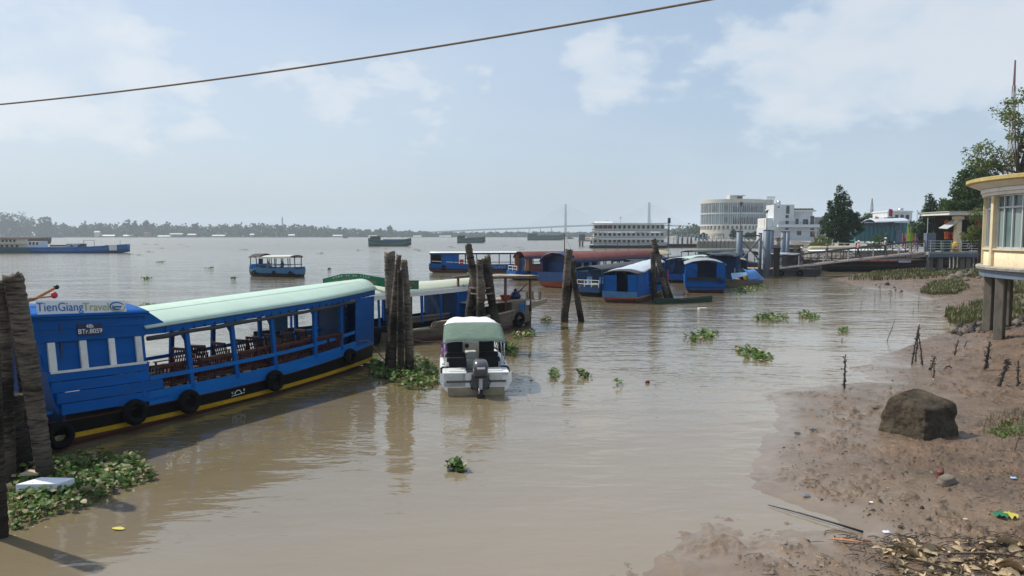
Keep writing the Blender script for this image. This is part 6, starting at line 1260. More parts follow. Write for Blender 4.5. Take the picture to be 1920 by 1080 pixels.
# ---- buildings
def round_building():
    o = D(1372, 440, 370); o.z = 2.1; t = thing('round_building', o, 0, 'round cream building with two curtain-glass storeys and sweeping end wall', 'building'); s = 370 / F; Rr = 60 * s * .97
    A0, A1 = math.pi, 2 * math.pi; z = lambda py: (HOR - py) * s + CAMH - 2.1
    def band(nm, m_, r0, ya, yb, n=64, parent=None): return MB().lathe([(r0 - 2, z(ya)), (r0, z(ya)), (r0, z(yb)), (r0 - 2, z(yb))], n, (0, 0, 0)).build(nm, m_, parent or t, False)
    band('base_wall', 'facade_cream', Rr * .99, 448, 430.5); band('lower_windows', 'facade_brown', Rr * .96, 430.5, 424); band('floor_band', 'facade_cream', Rr * 1.0, 424, 421.5); band('glass_storey', 'glass_pale', Rr * .985, 421.5, 403); band('floor_band', 'facade_white', Rr * 1.005, 403, 400.5); band('glass_storey', 'glass_pale', Rr * .985, 400.5, 382.8); band('parapet', 'facade_cream', Rr * 1.0, 382.8, 376.2); MB().lathe([(0, z(379)), (Rr * .98, z(379))], 48).build('roof', 'concrete', t)
    for k in range(46):
        th = math.pi * (1.0 + k / 46 * 1.0); x, y = Rr * .992 * math.cos(th), Rr * .992 * math.sin(th)
        for ya, yb in ((421.5, 403), (400.5, 382.8)):
            MB().bar((x, y, z(ya)), (x, y, z(yb)), .22).build('mullion', 'facade_white' if k % 2 else 'steel_pale', t)
        if k % 2 == 0: x2, y2 = Rr * .975 * math.cos(th), Rr * .975 * math.sin(th); MB().bar((x2, y2, z(430)), (x2, y2, z(424)), .8).build('pier', 'facade_cream', t)
    rg = random.Random(3)
    for k in range(20):     # dark gaps between the drawn curtains
        th = math.pi * (1.42 + k * .019); x, y = Rr * .988 * math.cos(th), Rr * .988 * math.sin(th); tg2 = Vector((-math.sin(th), math.cos(th), 0)); w = rg.uniform(.35, .62)
        for ya, yb in ((420.5, 406), (399.5, 385.5)):
            p = Vector((x, y, 0)); hgt = z(yb) - z(ya); MB().prism([p - tg2 * w + Vector((0, 0, z(ya))), p + tg2 * w + Vector((0, 0, z(ya))), p + tg2 * w * .7 + Vector((0, 0, z(ya) + hgt * .6)), p + Vector((0, 0, z(ya) + hgt * rg.uniform(.8, 1))), p - tg2 * w * .7 + Vector((0, 0, z(ya) + hgt * .6))], Vector((x, y, 0)).normalized() * .12).build('curtain_gap', 'glass_dark', t)
    for th, yy in ((1.09, 392), (1.22, 392), (1.35, 392), (1.35, 413), (1.5, 413), (1.57, 413)):
        x, y = Rr * .993 * math.cos(math.pi * th), Rr * .993 * math.sin(math.pi * th); MB().box((x, y, z(yy)), (1.3, .5, 2.2), math.pi * th + math.pi / 2).build('open_sash', 'facade_brown', t)
    # sweeping end wall on the right
    X = lambda px: (px - 1372) * s; yf = -Rr * .55
    sw = [(1411, 421), (1418, 418), (1424, 410), (1428, 398), (1432, 388), (1436, 384), (1439, 383)]
    MB().prism([(X(px), yf, z(py)) for px, py in sw] + [(X(1439), yf, z(448)), (X(1411), yf, z(448))], (0, 10, 0)).build('end_wall', 'facade_brown', t)
    MB().prism([(X(px), yf - .4, z(py)) for px, py in sw] + [(X(px) + 1.1, yf - .4, z(py) - .5) for px, py in reversed(sw)], (0, 10, 0)).build('swoosh_band', 'facade_cream', t)
    MB().box((X(1427), yf + 6, (z(376) + z(448)) / 2), (24 * s, 10, z(376) - z(448))).build('end_block', 'facade_cream', t); MB().box((X(1428), yf - .3, z(413)), (2.2, .5, 5)).build('oval_window', 'glass_dark', t, False, .8); MB().box((X(1430), yf - .4, z(436)), (3.6, .6, 4)).build('doorway', 'glass_dark', t)
    MB().box((X(1378), 2, z(372)), (24 * s, 6, 2.8)).build('roof_house', 'facade_cream', t); MB().box((X(1381), 2, z(367.5)), (26 * s, 7, .4)).build('roof_house_slab', 'facade_cream', t); MB().box((X(1384), -1.2, z(371)), (2.4, .4, 1.0)).build('roof_house_window', 'glass_dark', t)
    for i in range(6): MB().bar((X(1426 + i * 2.6), yf, z(376)), (X(1426 + i * 2.6), yf, z(371)), .3).build('roof_pergola_post', 'facade_white', t)
    MB().bar((X(1425), yf, z(371.5)), (X(1440), yf, z(371.5)), .4).build('roof_pergola_beam', 'facade_white', t)
    c = thing('thatch_canopy', D(1343, 440, 345), 0, 'domed thatch-coloured canopy at the foot of the round building', 'canopy'); c.location.z = 2.1; MB().lathe([(3.9, 1.6), (3.6, 2.6), (2.5, 3.3), (0, 3.6)], 20).build('dome', 'raw_wood_pale', c, True)
    for i in range(8): a_ = i * math.pi / 4; MB().bar((3.6 * math.cos(a_), 3.6 * math.sin(a_), 0), (3.6 * math.cos(a_), 3.6 * math.sin(a_), 1.8), .25).build('post', 'facade_brown', c)
round_building()
def white_house():
    dep = 262; s = dep / F; o = D(1437, 440, dep); o.z = 2.1; t = thing('white_villa', o, 0, 'stepped white villa with tower, balconies and dark windows', 'building'); X = lambda px: (px - 1437) * s; z = lambda py: (HOR - py) * s + CAMH - 2.1
    def blk(nm, xa, xb, ya, yb, y0, dpt, m_='facade_white'): return MB().box(((X(xa) + X(xb)) / 2, y0 + dpt / 2, (z(ya) + z(yb)) / 2), (X(xb) - X(xa), dpt, z(yb) - z(ya))).build(nm, m_, t)
    blk('ground_storey', 1436, 1531, 452, 426, 0, 10); blk('first_storey', 1438, 1529, 426, 409, 1.2, 9); blk('tower', 1451, 1489, 426.5, 384, .6, 8); blk('upper_storey', 1489, 1530, 409, 395, 3.5, 6); blk('parapet', 1488, 1531, 397, 394, 1.0, .4); blk('wing', 1437, 1451, 426, 411, 2.5, 6, 'facade_cream')
    blk('balcony_slab', 1456, 1533, 426, 421, -1.4, 1.6); blk('ledge', 1436, 1533, 433, 431.5, -.5, .6)
    wins = [(1474, 1480, 401, 386, .6), (1473, 1479, 409, 403.5, .6), (1473, 1479, 421, 414, .6), (1472, 1478, 431, 427, 0), (1493, 1499, 421, 410, 1.2), (1507, 1517, 421, 411, 1.2), (1458, 1461, 390, 387.5, .6), (1494, 1502, 441, 431, 0), (1519, 1526, 444, 428, 0), (1521, 1528, 421, 405, 1.2), (1446, 1449, 441, 435, 0), (1455, 1457, 433, 431.8, 0)]
    for xa, xb, ya, yb, y0 in wins:
        w = blk('window', xa, xb, ya, yb, y0 - .08, .16, 'glass_dark'); 
        if xb - xa > 4: MB().box(((X(xa) + X(xb)) / 2, y0 - .14, (z(ya) + z(yb)) / 2), (.12, .1, z(yb) - z(ya))).build('frame', 'steel_dark', w)
    for i in range(22): x = X(1459) + i * (X(1532) - X(1459)) / 21; MB().bar((x, -1.3, z(421)), (x, -1.3, z(416.5)), .06).build('balcony_bar', 'steel_dark', t)
    MB().bar((X(1459), -1.3, z(416.5)), (X(1532), -1.3, z(416.5)), .1).build('balcony_rail', 'steel_dark', t)
    MB().tube([(X(1461), 3, z(381)), (X(1466), 3, z(381))], .95, 12).build('roof_tank', 'chrome', t, True)
    for dx in (1461.5, 1465.5): MB().bar((X(dx), 3, z(384)), (X(dx), 3, z(380)), .15).build('tank_stand', 'steel_dark', t)
    for i in range(7): MB().ball((X(1492 + i * 5.5), 2.0, z(392.8)), (.7, .5, .5), 8, 4).build('roof_planter', 'foliage_pale', t, True)
    n = thing('neighbour_house', D(1536, 440, 300), 0, 'narrow grey house half hidden behind the villa', 'building'); n.location.z = 2.1; MB().box((0, 3, 4.5), (4.2, 6, 9)).build('wall', 'concrete', n); MB().box((0, 3, 9.1), (4.8, 6.6, .3)).build('roof', 'steel_pale', n); MB().box((0, -.05, 6), (1.4, .2, 1.4)).build('window', 'glass_dark', n)
white_house()
def cruise_ship():
    a = P(1116, 466); b = P(1241, 465); L = (b - a).length; s = a.y / F; t = thing('river_cruise_ship', (a + b) / 2 + Vector((0, 2.6, 0)), 0, 'white three-deck river cruise ship moored at the pier', 'ship'); z = lambda py: CAMH - (py - HOR) * s
    H = Hull(L, 5.2, stern=.9, bow=.55, bt=.85, sheer=.9, ss=.1, sb=.35, flare=.06); H.shell('black_hull', t, lambda u: H.sheer(u)); 
    for k, (yb, yt, f0, f1) in enumerate(((459.5, 449, -.49, .49), (447, 436, -.49, .485), (433.5, 420.5, -.485, .49))):
        x0, x1 = f0 * L, f1 * L; zb, zt = z(yb), z(yt); MB().box(((x0 + x1) / 2, 0, (zb + zt) / 2), (x1 - x0 - 1.6, 3.6, zt - zb)).build('deck_house', 'facade_cream', t); MB().box(((x0 + x1) / 2, 0, zb), (x1 - x0, 5.0, .28)).build('deck_edge', 'facade_white', t)
        MB().box(((x0 + x1) / 2, -2.45, zb + .55), (x1 - x0, .06, .5)).build('bulwark_panel', 'steel_pale', t)
        n = 15
        for i in range(n):
            x = x0 + 1.3 + (x1 - x0 - 2.6) * i / (n - 1); w = MB().box((x, -1.83, zb + (zt - zb) * .62), (.72, .08, (zt - zb) * .5)).build('window', 'glass_dark', t)
            MB().bar((x + .6, -2.42, zb), (x + .6, -2.42, zt + .3), .09).build('stanchion', 'facade_white', t)
    MB().box((0, 0, z(418.5)), (L * .98, 5.2, .2)).build('sun_deck_roof', 'facade_white', t); arch_roof('awning', 'facade_white', t, -L * .45, -L * .2, 2.2, z(418), z(418), .5); MB().box((-L * .33, -1.88, z(426)), (L * .22, .1, 1.2)).build('red_panels', 'red_roof', t)
    for x, h_ in ((-L * .28, 1.0), (-L * .1, 2.2), (L * .3, .9)): MB().bar((x, 0, z(418)), (x, 0, z(418) + h_), .14).build('mast', 'facade_white', t); MB().box((x, 0, z(418) + h_ * .8), (.8, .3, .2)).build('radar', 'facade_white', t)
    bm = thing('totem_sign', (a + b) / 2 + Vector((L / 2 + .3, 0, 0)), 0, 'dark blue totem sign on a post at the ship end', 'sign'); MB().bar((0, 0, -.5), (0, 0, z(412)), .3).build('post', 'steel_dark', bm); MB().box((0, -.2, z(413)), (.9, .3, 1.6)).build('panel', 'navy', bm, False, .2)
    j = thing('ship_pier', P(1100, 462), 0, 'yellow-railed concrete pier head at the ship bow', 'pier'); MB().box((1.2, 4, 2.0), (8, 4, .5)).build('deck', 'concrete', j)
    for x in (-2.2, -1.2, 2, 4): MB().box((x, 3, .8), (.6, .6, 2.6)).build('leg', 'concrete_stained', j)
    MB().box((2.2, 2.1, 2.7), (5.5, .1, .5)).build('yellow_rail', 'yellow', j); MB().box((-1.4, 4, 3.2), (2.2, 2.2, 2.2)).build('booth', 'steel_grey', j)
cruise_ship()
def quay_things():
    for k, (px, w) in enumerate(((1271, .3), (1279, .35), (1289, .3), (1296, .3), (1304, .35), (1310, .35), (1318, .35), (1324, .35))):
        f = P(px, 462.5); zt = D(px, 441 + (k % 3), f.y).z; t = thing('blue_pile', f, 0, 'blue-painted steel pile of the ferry berth', 'pile', 'blue piles of the ferry berth'); MB().tube([(0, 0, -1), (0, 0, zt)], w, 10).build('tube', 'blue_dark', t, True); MB().lathe([(w + .05, 0), (w * .5, .25), (0, .3)], 10, (0, 0, zt)).build('cap', 'steel_grey', t)
    f = P(1210, 465); b = P(1330, 464); t = thing('berth_pontoon', (f + b) / 2 + Vector((0, 2, 0)), 0, 'long dark flat pontoon in front of the blue piles', 'pontoon'); L = (b - f).length; MB().box((0, 0, .5), (L, 3.5, 1.3)).build('float', 'black_hull', t, False, .1); MB().box((0, 0, 1.2), (L, 3.7, .12)).build('deck_plate', 'rust_deck', t)
    MB().box((1.5, 0, 3.3), (6, 3, .15)).build('shelter_roof', 'steel_pale', t)
    for x in (-1.2, 1.5, 4.2): MB().bar((x, -1.2, 1.2), (x, -1.2, 3.3), .15).build('shelter_post', 'steel_dark', t)
    sampan(P(1336, 464.5), 0, 'small pale green boat tied at the quay corner', 2.8, 1.1, 'barge_green', 'moored_skiff', .7)
    f = D(1268, 440, 300); t = thing('channel_mark', Vector((f.x, f.y, 0)), 0, 'green triangular channel mark on a post', 'beacon'); MB().bar((0, 0, -1), (0, 0, 7), .3).build('post', 'steel_pale', t); MB().prism([(-.95, 0, 4.3), (.95, 0, 4.3), (0, 0, 6.3)], (0, .2, 0)).build('triangle', 'sign_green', t)
    f = D(1252, 440, 240); t = thing('lattice_post', Vector((f.x, f.y, 0)), 0, 'thin bare mast with cross arms behind the cruise ship', 'mast'); MB().tube([(0, 0, -1), (0, 0, 9)], [.14, .08], 6).build('pole', 'brown_wood', t); [MB().bar((-.8, 0, z), (1.4, 0, z), .06).build('cross_arm', 'steel_dark', t) for z in (7.2, 8.0)]
    # street lamps, radio towers
    for px, top, dep, lab in ((1388, 378, 108, 'park lamp post with brown lantern head, taller of two'), (1437, 392, 130, 'park lamp post with white rimmed lantern before the villa')):
        f = D(px, 445, dep); zt = D(px, top, dep).z; t = thing('lamp_post', (f.x, f.y, .2), 0, lab, 'street lamp'); MB().tube([(0, 0, 0), (0, 0, zt - .5)], [.09, .05], 8).build('post', 'steel_dark', t, True); MB().lathe([(.05, zt - 1.0), (.16, zt - .8), (.24, zt - .45)], 12).build('lantern', 'glass_teal', t, True); MB().lathe([(.36, zt - .45), (.34, zt - .36), (.1, zt - .2), (0, zt - .2)], 12).build('lantern_cap', 'brown_wood' if dep < 120 else 'facade_white', t, True)
    for px, top, base, dep, w, lab in ((1888, 113, 345, 300, 1.9, 'tall red and white lattice radio tower behind the trees'), (1633, 372, 440, 700, 3.0, 'distant lattice mast above the teal hall roof')):
        H_ = D(px, top, dep).z - 2; f = D(px, 440, dep); t = thing('radio_tower', (f.x, dep, 2), 0, lab, 'tower'); n = 22; lean = .0
        for sx, sy in ((-1, -1), (1, -1), (1, 1), (-1, 1)):
            MB().bar((sx * w * .8, sy * w * .8, 0), (sx * w * .2, sy * w * .2, H_ * .86), .28 * w / 1.9).build('tower_leg', 'steel_pale', t)
        for i in range(n):
            f0, f1 = i / n, (i + 1) / n; w0, w1 = w * (.8 - .6 * f0), w * (.8 - .6 * f1); z0, z1 = H_ * .86 * f0, H_ * .86 * f1; m_ = 'red_roof' if (i // 3) % 2 else 'steel_pale'; mb = MB()
            for (x0, y0), (x1, y1) in (((-1, -1), (1, -1)), ((1, -1), (1, 1)), ((1, 1), (-1, 1)), ((-1, 1), (-1, -1))):
                mb.bar((x0 * w0, y0 * w0, z0), (x1 * w1, y1 * w1, z1), .14); mb.bar((x1 * w0, y1 * w0, z0), (x0 * w1, y0 * w1, z1), .14); mb.bar((x0 * w1, y0 * w1, z1), (x1 * w1, y1 * w1, z1), .14)
            mb.build('lattice_bay', m_, t)
        MB().tube([(0, 0, H_ * .84), (0, 0, H_)], [.5 * w / 1.9, .3 * w / 1.9], 8).build('antenna', 'red_roof', t)
        for i in range(7): MB().bar((-w * .5, 0, H_ * (.55 + i * .045)), (w * .5, 0, H_ * (.55 + i * .045)), .16).build('dipole_arm', 'steel_pale', t)
quay_things()
def hall():
    dep = 112; s = dep / F; o = D(1605, 452, dep); o.z = 2.1; t = thing('teal_hall', o, 0, 'teal clad hall with pale roof edge beside the promenade', 'building'); X = lambda px: (px - 1605) * s; z = lambda py: (HOR - py) * s + CAMH - 2.1
    MB().box((X(1652), 3, z(435)), (X(1700) - X(1605), 6, z(417) - z(452))).build('wall', 'teal_cladding', t)
    for i in range(13): x = X(1606 + i * 7.8); MB().bar((x, -.03, z(452)), (x, -.03, z(419)), .1, .06).build('cladding_rib', 'teal_cladding', t)
    MB().prism([(X(1603), -.6, z(419)), (X(1690), -.6, z(416)), (X(1690), -.6, z(414)), (X(1603), -.6, z(417.5))], (0, 8, 0)).build('roof', 'facade_white', t); MB().box((X(1645), -.05, z(421)), (X(1690) - X(1615), .1, .22)).build('clerestory', 'glass_dark', t)
    MB().box((X(1684), -.1, z(443)), (1.0, .12, 1.9)).build('door', 'steel_grey', t)
    arch_roof('dome_tarp', 'white_tarp', t, X(1627), X(1690), 2.2, z(417), z(415), .5); 
    for px, col in ((1692, 'cloth_red'), (1700, 'cloth_lime'), (1706, 'cloth_lime'), (1711, 'cloth_orange'), (1697, 'cloth_orange'), (1716, 'pink')):
        f = D(px, 452, 98 + (px % 4)); f.z = 2.1; ft = thing('feather_flag', f, 0, {'cloth_red': 'red feather flag standing by the teal hall', 'cloth_lime': 'lime green feather flag standing by the teal hall', 'cloth_orange': 'orange feather flag standing by the teal hall', 'pink': 'pink feather flag standing beyond the lime ones'}[col], 'flag', {'cloth_lime': 'lime flags by the hall', 'cloth_orange': 'orange flags by the hall'}.get(col)); h_ = 3.2 if col == 'cloth_lime' else 2.2
        MB().tube([(0, 0, 0), (0, 0, h_ + .1)], .025, 5).build('pole', 'steel_pale', ft); MB().loft([[Vector((0, .02 * math.sin(i), .4 + (h_ - .4) * i / 8)), Vector((.42 * math.sin(.35 + 2.5 * i / 8), .08 * math.sin(i * 1.3), .45 + (h_ - .4) * i / 8))] for i in range(9)], False).build('cloth', col, ft, True)
    for px, py, col, lab in ((1666, 391, 'cloth_red', 'red flag on a roof pole above the teal hall'), (1640, 405, 'cloth_orange', 'small orange flag on a pole above the teal hall')):
        f = D(px, py + 30, 118); ft = thing('roof_flag', f, 0, lab, 'flag'); h_ = 30 * 118 / F; MB().tube([(0, 0, 0), (0, 0, h_)], .03, 5).build('pole', 'steel_pale', ft); MB().loft([[Vector((.12 * i, .04 * math.sin(i * 1.4), h_ - .05 - .03 * i)), Vector((.12 * i, .05 * math.sin(i * 1.4 + .5), h_ - 1.15 - .05 * i))] for i in range(6)], False).build('cloth', col, ft, True)
    w = thing('white_house', D(1688, 440, 170), 0, 'white upper storey of a house with roof tank behind the teal hall', 'building'); w.location.z = 2.1; s2 = 170 / F; z2 = lambda py: (HOR - py) * s2 + CAMH - 2.1
    MB().box((0, 4, z2(400) / 2 + .3), (46 * s2, 7, z2(400) + .6)).build('wall', 'facade_white', w); MB().box((-20 * s2, 4, z2(410) / 2), (20 * s2, 7, z2(405))).build('wing', 'facade_white', w); MB().box((0, 4, z2(399.5) + .3), (48 * s2, 7.6, .25)).build('roof', 'facade_white', w)
    for dx in (-6, 4, 14): MB().box((dx * s2, .42, z2(407)), (5.5 * s2, .16, 8 * s2)).build('window', 'glass_dark', w)
    MB().tube([(8 * s2, 3, z2(394)), (15 * s2, 3, z2(394))], .55, 10).build('roof_tank', 'chrome', w, True)
    for dx in (9, 14): MB().bar((dx * s2, 3, z2(399)), (dx * s2, 3, z2(393)), .12).build('tank_stand', 'steel_dark', w)
    pl = D(1718, 445, 104); pt = thing('flag_pole', (pl.x, pl.y, 2.1), 0, 'tall bare pale flag pole by the teal hall', 'pole'); MB().tube([(0, 0, 0), (0, 0, 5.4)], .045, 6).build('pole', 'steel_pale', pt); MB().ball((0, 0, 5.45), .09).build('finial', 'steel_pale', pt, True)
    for dx, dpp, hh, lab in ((1650, 96, 1.75, 'round green shrub in front of the teal hall'), (1542, 98, 1.6, 'pale yellow-green shrub by the railing beneath the tall tree'), (1528, 100, .9, 'low shrub at the end of the promenade railing')):
        f = D(dx, 450, dpp); f.z = 2.1; hh *= 1.35; tree('shrub', lab, f, hh, [(0, 0, hh * .45, hh * .62, hh * .6, hh * .5)], .09, 60, 30, .3, 'foliage_pale' if dx < 1600 else 'foliage', .05, None, hh * .6, 6, dx, 'shrub')
    bs = thing('concrete_float', D(1540, 457, 92), 0, 'long tan concrete float lying at the promenade foot', 'float'); bs.location.z = 2.0; MB().tube([(-1.6, 0, .35), (-1.3, 0, .38), (3.6, 0, .38), (3.9, 0, .35)], [.28, .42, .42, .28], 14).build('body', 'tan_tarp', bs, True); MB().torus((1, 0, .38), .43, .03, 'z').build('band', 'steel_dark', bs)
    # old jetty block with bollard
    jb = D(1500, 460, 120); jb.z = 0; jt = thing('old_jetty', jb, 0, 'stained old concrete jetty with rusty bollard before the villa', 'jetty'); MB().box((0, 3, 2.3), (8.5, 6, .5)).build('deck', 'concrete_stained', jt); MB().box((0, 1, 1.0), (8, .3, 1.9)).build('fender_wall', 'concrete_stained', jt)
    for i in range(6): MB().box((-3.8 + i * 1.5, -.1, 1.0), (.4, .4, 2.8)).build('leg', 'concrete_stained', jt)
    MB().lathe([(.45, 0), (.3, .3), (.28, .9), (.6, 1.05), (.6, 1.25), (0, 1.3)], 14, (-3.0, 1.5, 2.55)).build('bollard', 'rust_deck', jt, True); MB().tube([(3.0, 1, 2.5), (2.6, 1, 4.4), (2.2, 1, 4.9)], .12, 8).build('davit', 'rust_deck', jt, True); MB().tube([(2.2, 1, 4.9), (3.2, 1, 4.3), (3.8, 1, 2.5)], .05, 6).build('davit', 'rust_deck', jt, True)
hall()

# ---- trees of the right shore
def shore_trees():
    f = D(1577, 452, 106); s = 106 / F
    tree('tall_tree', 'tall dense dark tree with two tips beside the teal hall', (f.x, 106, 2.1), 9.2, [(0, 0, 3.2, 2.85, 2.3, 2.4), (-.3, 0, 5.4, 2.0, 1.7, 1.9), (-.4, 0, 7.3, .8, .8, 1.5), (.65, 0, 7.0, .75, .7, 1.4), (1.3, 0, 3.8, 1.6, 1.5, 1.9), (-1.4, 0, 2.9, 1.4, 1.3, 1.6), (-.35, 0, 8.6, .35, .4, .6)], .13, 480, 42, .42, 'foliage_dark', .3, seed=3)
    f = D(1742, 452, 98)
    tree('tall_tree', 'narrow pointed dark tree left of the big leafy mass behind the kiosk', (f.x, 98, 2.1), 7.6, [(0, 0, 2.8, 1.9, 1.6, 2.1), (.05, 0, 4.9, 1.2, 1.0, 1.5), (.1, 0, 6.6, .55, .5, 1.0)], .12, 320, 42, .36, 'foliage_dark', .2, seed=4)
    f = D(1810, 450, 86)
    tree('broad_tree', 'broad glossy green tree rising behind the kiosk roof', (f.x, 86, 2.1), 10.8, [(.2, 0, 4.6, 3.3, 2.6, 3.0), (.6, 0, 7.6, 2.2, 2.0, 2.2), (.9, 0, 9.4, 1.3, 1.3, 1.3), (-1.9, -1, 3.0, 1.7, 1.4, 1.9), (-2.1, -.5, 5.0, 1.2, 1.1, 1.4), (3, 0, 6.0, 2.6, 2.0, 3.0)], .15, 700, 44, .5, 'foliage', .35, seed=5)
    f = D(1900, 450, 58)
    tree('airy_tree', 'airy tree with open branches and small leaves above the pavilion roof', (f.x + .3, 58, 2.1), 13.5, [(-3.2, 0, 8.2, 1.6, 1.2, 1.2), (-1.6, 0, 7.6, 1.5, 1.4, 1.0), (-.6, 0, 11.4, 1.6, 1.2, 1.2), (.7, 0, 12.4, 1.4, 1.2, 1.0), (.4, 0, 9.0, 1.5, 1.5, 1.4), (2.4, 0, 11.0, 2.0, 1.6, 1.8), (2.0, 0, 8.0, 2.4, 2, 1.5)], .105, 290, 32, .45, 'foliage_pale', .2, None, 10.5, 26, 6)
    tree('garden_tree', 'small leafy tree between the kiosk roof and the pavilion', D(1838, 440, 60).xy.to_3d() + Vector((0, 0, 2.1)), 4.6, [(0, 0, 3.2, 1.1, 1, 1.1), (-.5, 0, 2.2, .9, .9, .8)], .08, 90, 34, .3, 'foliage_pale', .1, None, 3.5, 8, 8)
    for k, (px, dep, H_, w) in enumerate(((1700, 130, 3.2, 2.6), (1736, 112, 3.4, 2.8), (1590, 125, 3.6, 3.0), (1722, 150, 5.5, 4), (1622, 190, 8.5, 5), (1640, 220, 8, 6), (1668, 230, 7.5, 6))):
        f = D(px, 450, dep); tree('background_tree', ['low round tree behind the teal hall corner', 'low dark tree between flag pole and leafy mass', 'low green tree under the tall double-tipped one', 'small tree behind the flags', 'far rounded tree beside the lattice mast', 'far tree line clump above the hall roof', 'far pale clump left of the white house'][k], (f.x, dep, 2.1), H_, [(0, 0, H_ * .55, w * .6, w * .5, H_ * .45)], .16 * dep / 110, 70, 34, w * .16, 'foliage_dark' if k % 2 else 'foliage', .15, None, seed=20 + k)
    for k, (px, dep, H_, w) in enumerate(((1318, 350, 3.2, 5), (1375, 300, 4.4, 3), (1415, 290, 3.4, 4.5), (1402, 285, 3.0, 3))):
        f = D(px, 446, dep); tree('quay_tree', ['low dark clump left of the thatch canopy', 'small conical tree before the round building', 'rounded dark tree between lamp posts', 'low rounded bush beside the conical tree'][k], (f.x, dep, 2.1), H_, [(0, 0, H_ * .45, w * .5, w * .5, H_ * .45), (0, 0, H_ * .75, w * .22, w * .22, H_ * .25)], .32, 50, 30, w * .12, 'foliage_dark', .15, None, seed=30 + k, cat='tree')
    rg = random.Random(8); mb = MB()
    for i in range(330):
        y = rg.uniform(420, 1250); x = 105 + (y - 420) * .17 + rg.uniform(6, 60); hh = rg.uniform(5, 12); w = rg.uniform(4, 8)
        for _ in range(24):
            d = Vector((rg.gauss(0, 1), rg.gauss(0, 1), rg.gauss(0, 1))).normalized() * rg.random() ** .35; p = Vector((x + d.x * w, y + d.y * w, 2 + hh * .5 + d.z * hh * .5)); q = rg.uniform(.9, 2.0); a = Vector((rg.gauss(0, 1), rg.gauss(0, 1), rg.gauss(0, 1))).normalized() * q; b = a.cross(Vector((rg.gauss(0, 1), 1, rg.gauss(0, 1)))).normalized() * q * .7; mb.add([p - a, p + b, p + a, p - b], [(0, 1, 2, 3)])
    mb.build('near_bank_wood', 'foliage_far', kind='stuff', label='hazy low wood on the shore beneath the bridge approach', cat='wood')
shore_trees()

# ---- overhead cable
a = D(-140, 208, 10.2); b = D(1500, -32, 6.2)
MB().tube(catenary(a, b, .12, 40), .0105, 8).build('overhead_cable', 'cable_skin', None, True, label='brown cable spanning the sky above the river', cat='cable')
# ================================================================== PLANTS AND LITTER
def leaf_shape(seed, L=1.0, w=.75, cup=.25):
    """cupped spoon leaf, base at the origin, growing along +x"""
    rg = random.Random(seed); rim = []
    for k in range(9):
        f = k / 8; x = L * f; y = w * .5 * math.sin(math.pi * min(1, f * .96 + .06)) ** .7; rim.append((x, y * rg.uniform(.9, 1.1)))
    vs = [Vector((x, y, cup * y * y * 2 - .18 * x * x)) for x, y in rim] + [Vector((x, 0, -.18 * x * x - .02)) for x, _ in rim] + [Vector((x, -y, cup * y * y * 2 - .18 * x * x)) for x, y in rim]
    fs = []
    for r_ in (0, 9):
        for k in range(8): fs.append((r_ + k, r_ + k + 1, r_ + k + 10, r_ + k + 9))
    return vs, fs
LEAVES = [leaf_shape(i, 1, .8 + .1 * (i % 3)) for i in range(4)]
LEAF_ME = []
for i, (v_, f_) in enumerate(LEAVES):
    me = bpy.data.meshes.new('leaf'); me.from_pydata([tuple(v) for v in v_], [], f_); me.update(); me.polygons.foreach_set('use_smooth', [True] * len(me.polygons)); LEAF_ME.append(me)
LEAF_G = LEAF_ME; LEAF_D = [m.copy() for m in LEAF_ME]; LEAF_L = [m.copy() for m in LEAF_ME]
for m in LEAF_G: m.materials.append(MATS['hyacinth'])
for m in LEAF_D: m.materials.append(MATS['hyacinth_dead'])
for m in LEAF_L: m.materials.append(MATS['dry_leaf'])
def leaf_mat4(p, yaw, tilt, roll, s): return Matrix.Translation(p) @ Matrix.Rotation(yaw, 4, 'Z') @ Matrix.Rotation(-tilt, 4, 'Y') @ Matrix.Rotation(roll, 4, 'X') @ Matrix.Scale(s, 4)
def add_leaf(mb, M, k):
    v, f = LEAVES[k]; mb.add([M @ q for q in v], f)
def in_poly(x, y, pl):
    c = False
    for i in range(len(pl)):
        (ax, ay), (bx, by) = pl[i], pl[i - 1]
        if (ay > y) != (by > y) and x < (bx - ax) * (y - ay) / (by - ay + 1e-12) + ax: c = not c
    return c
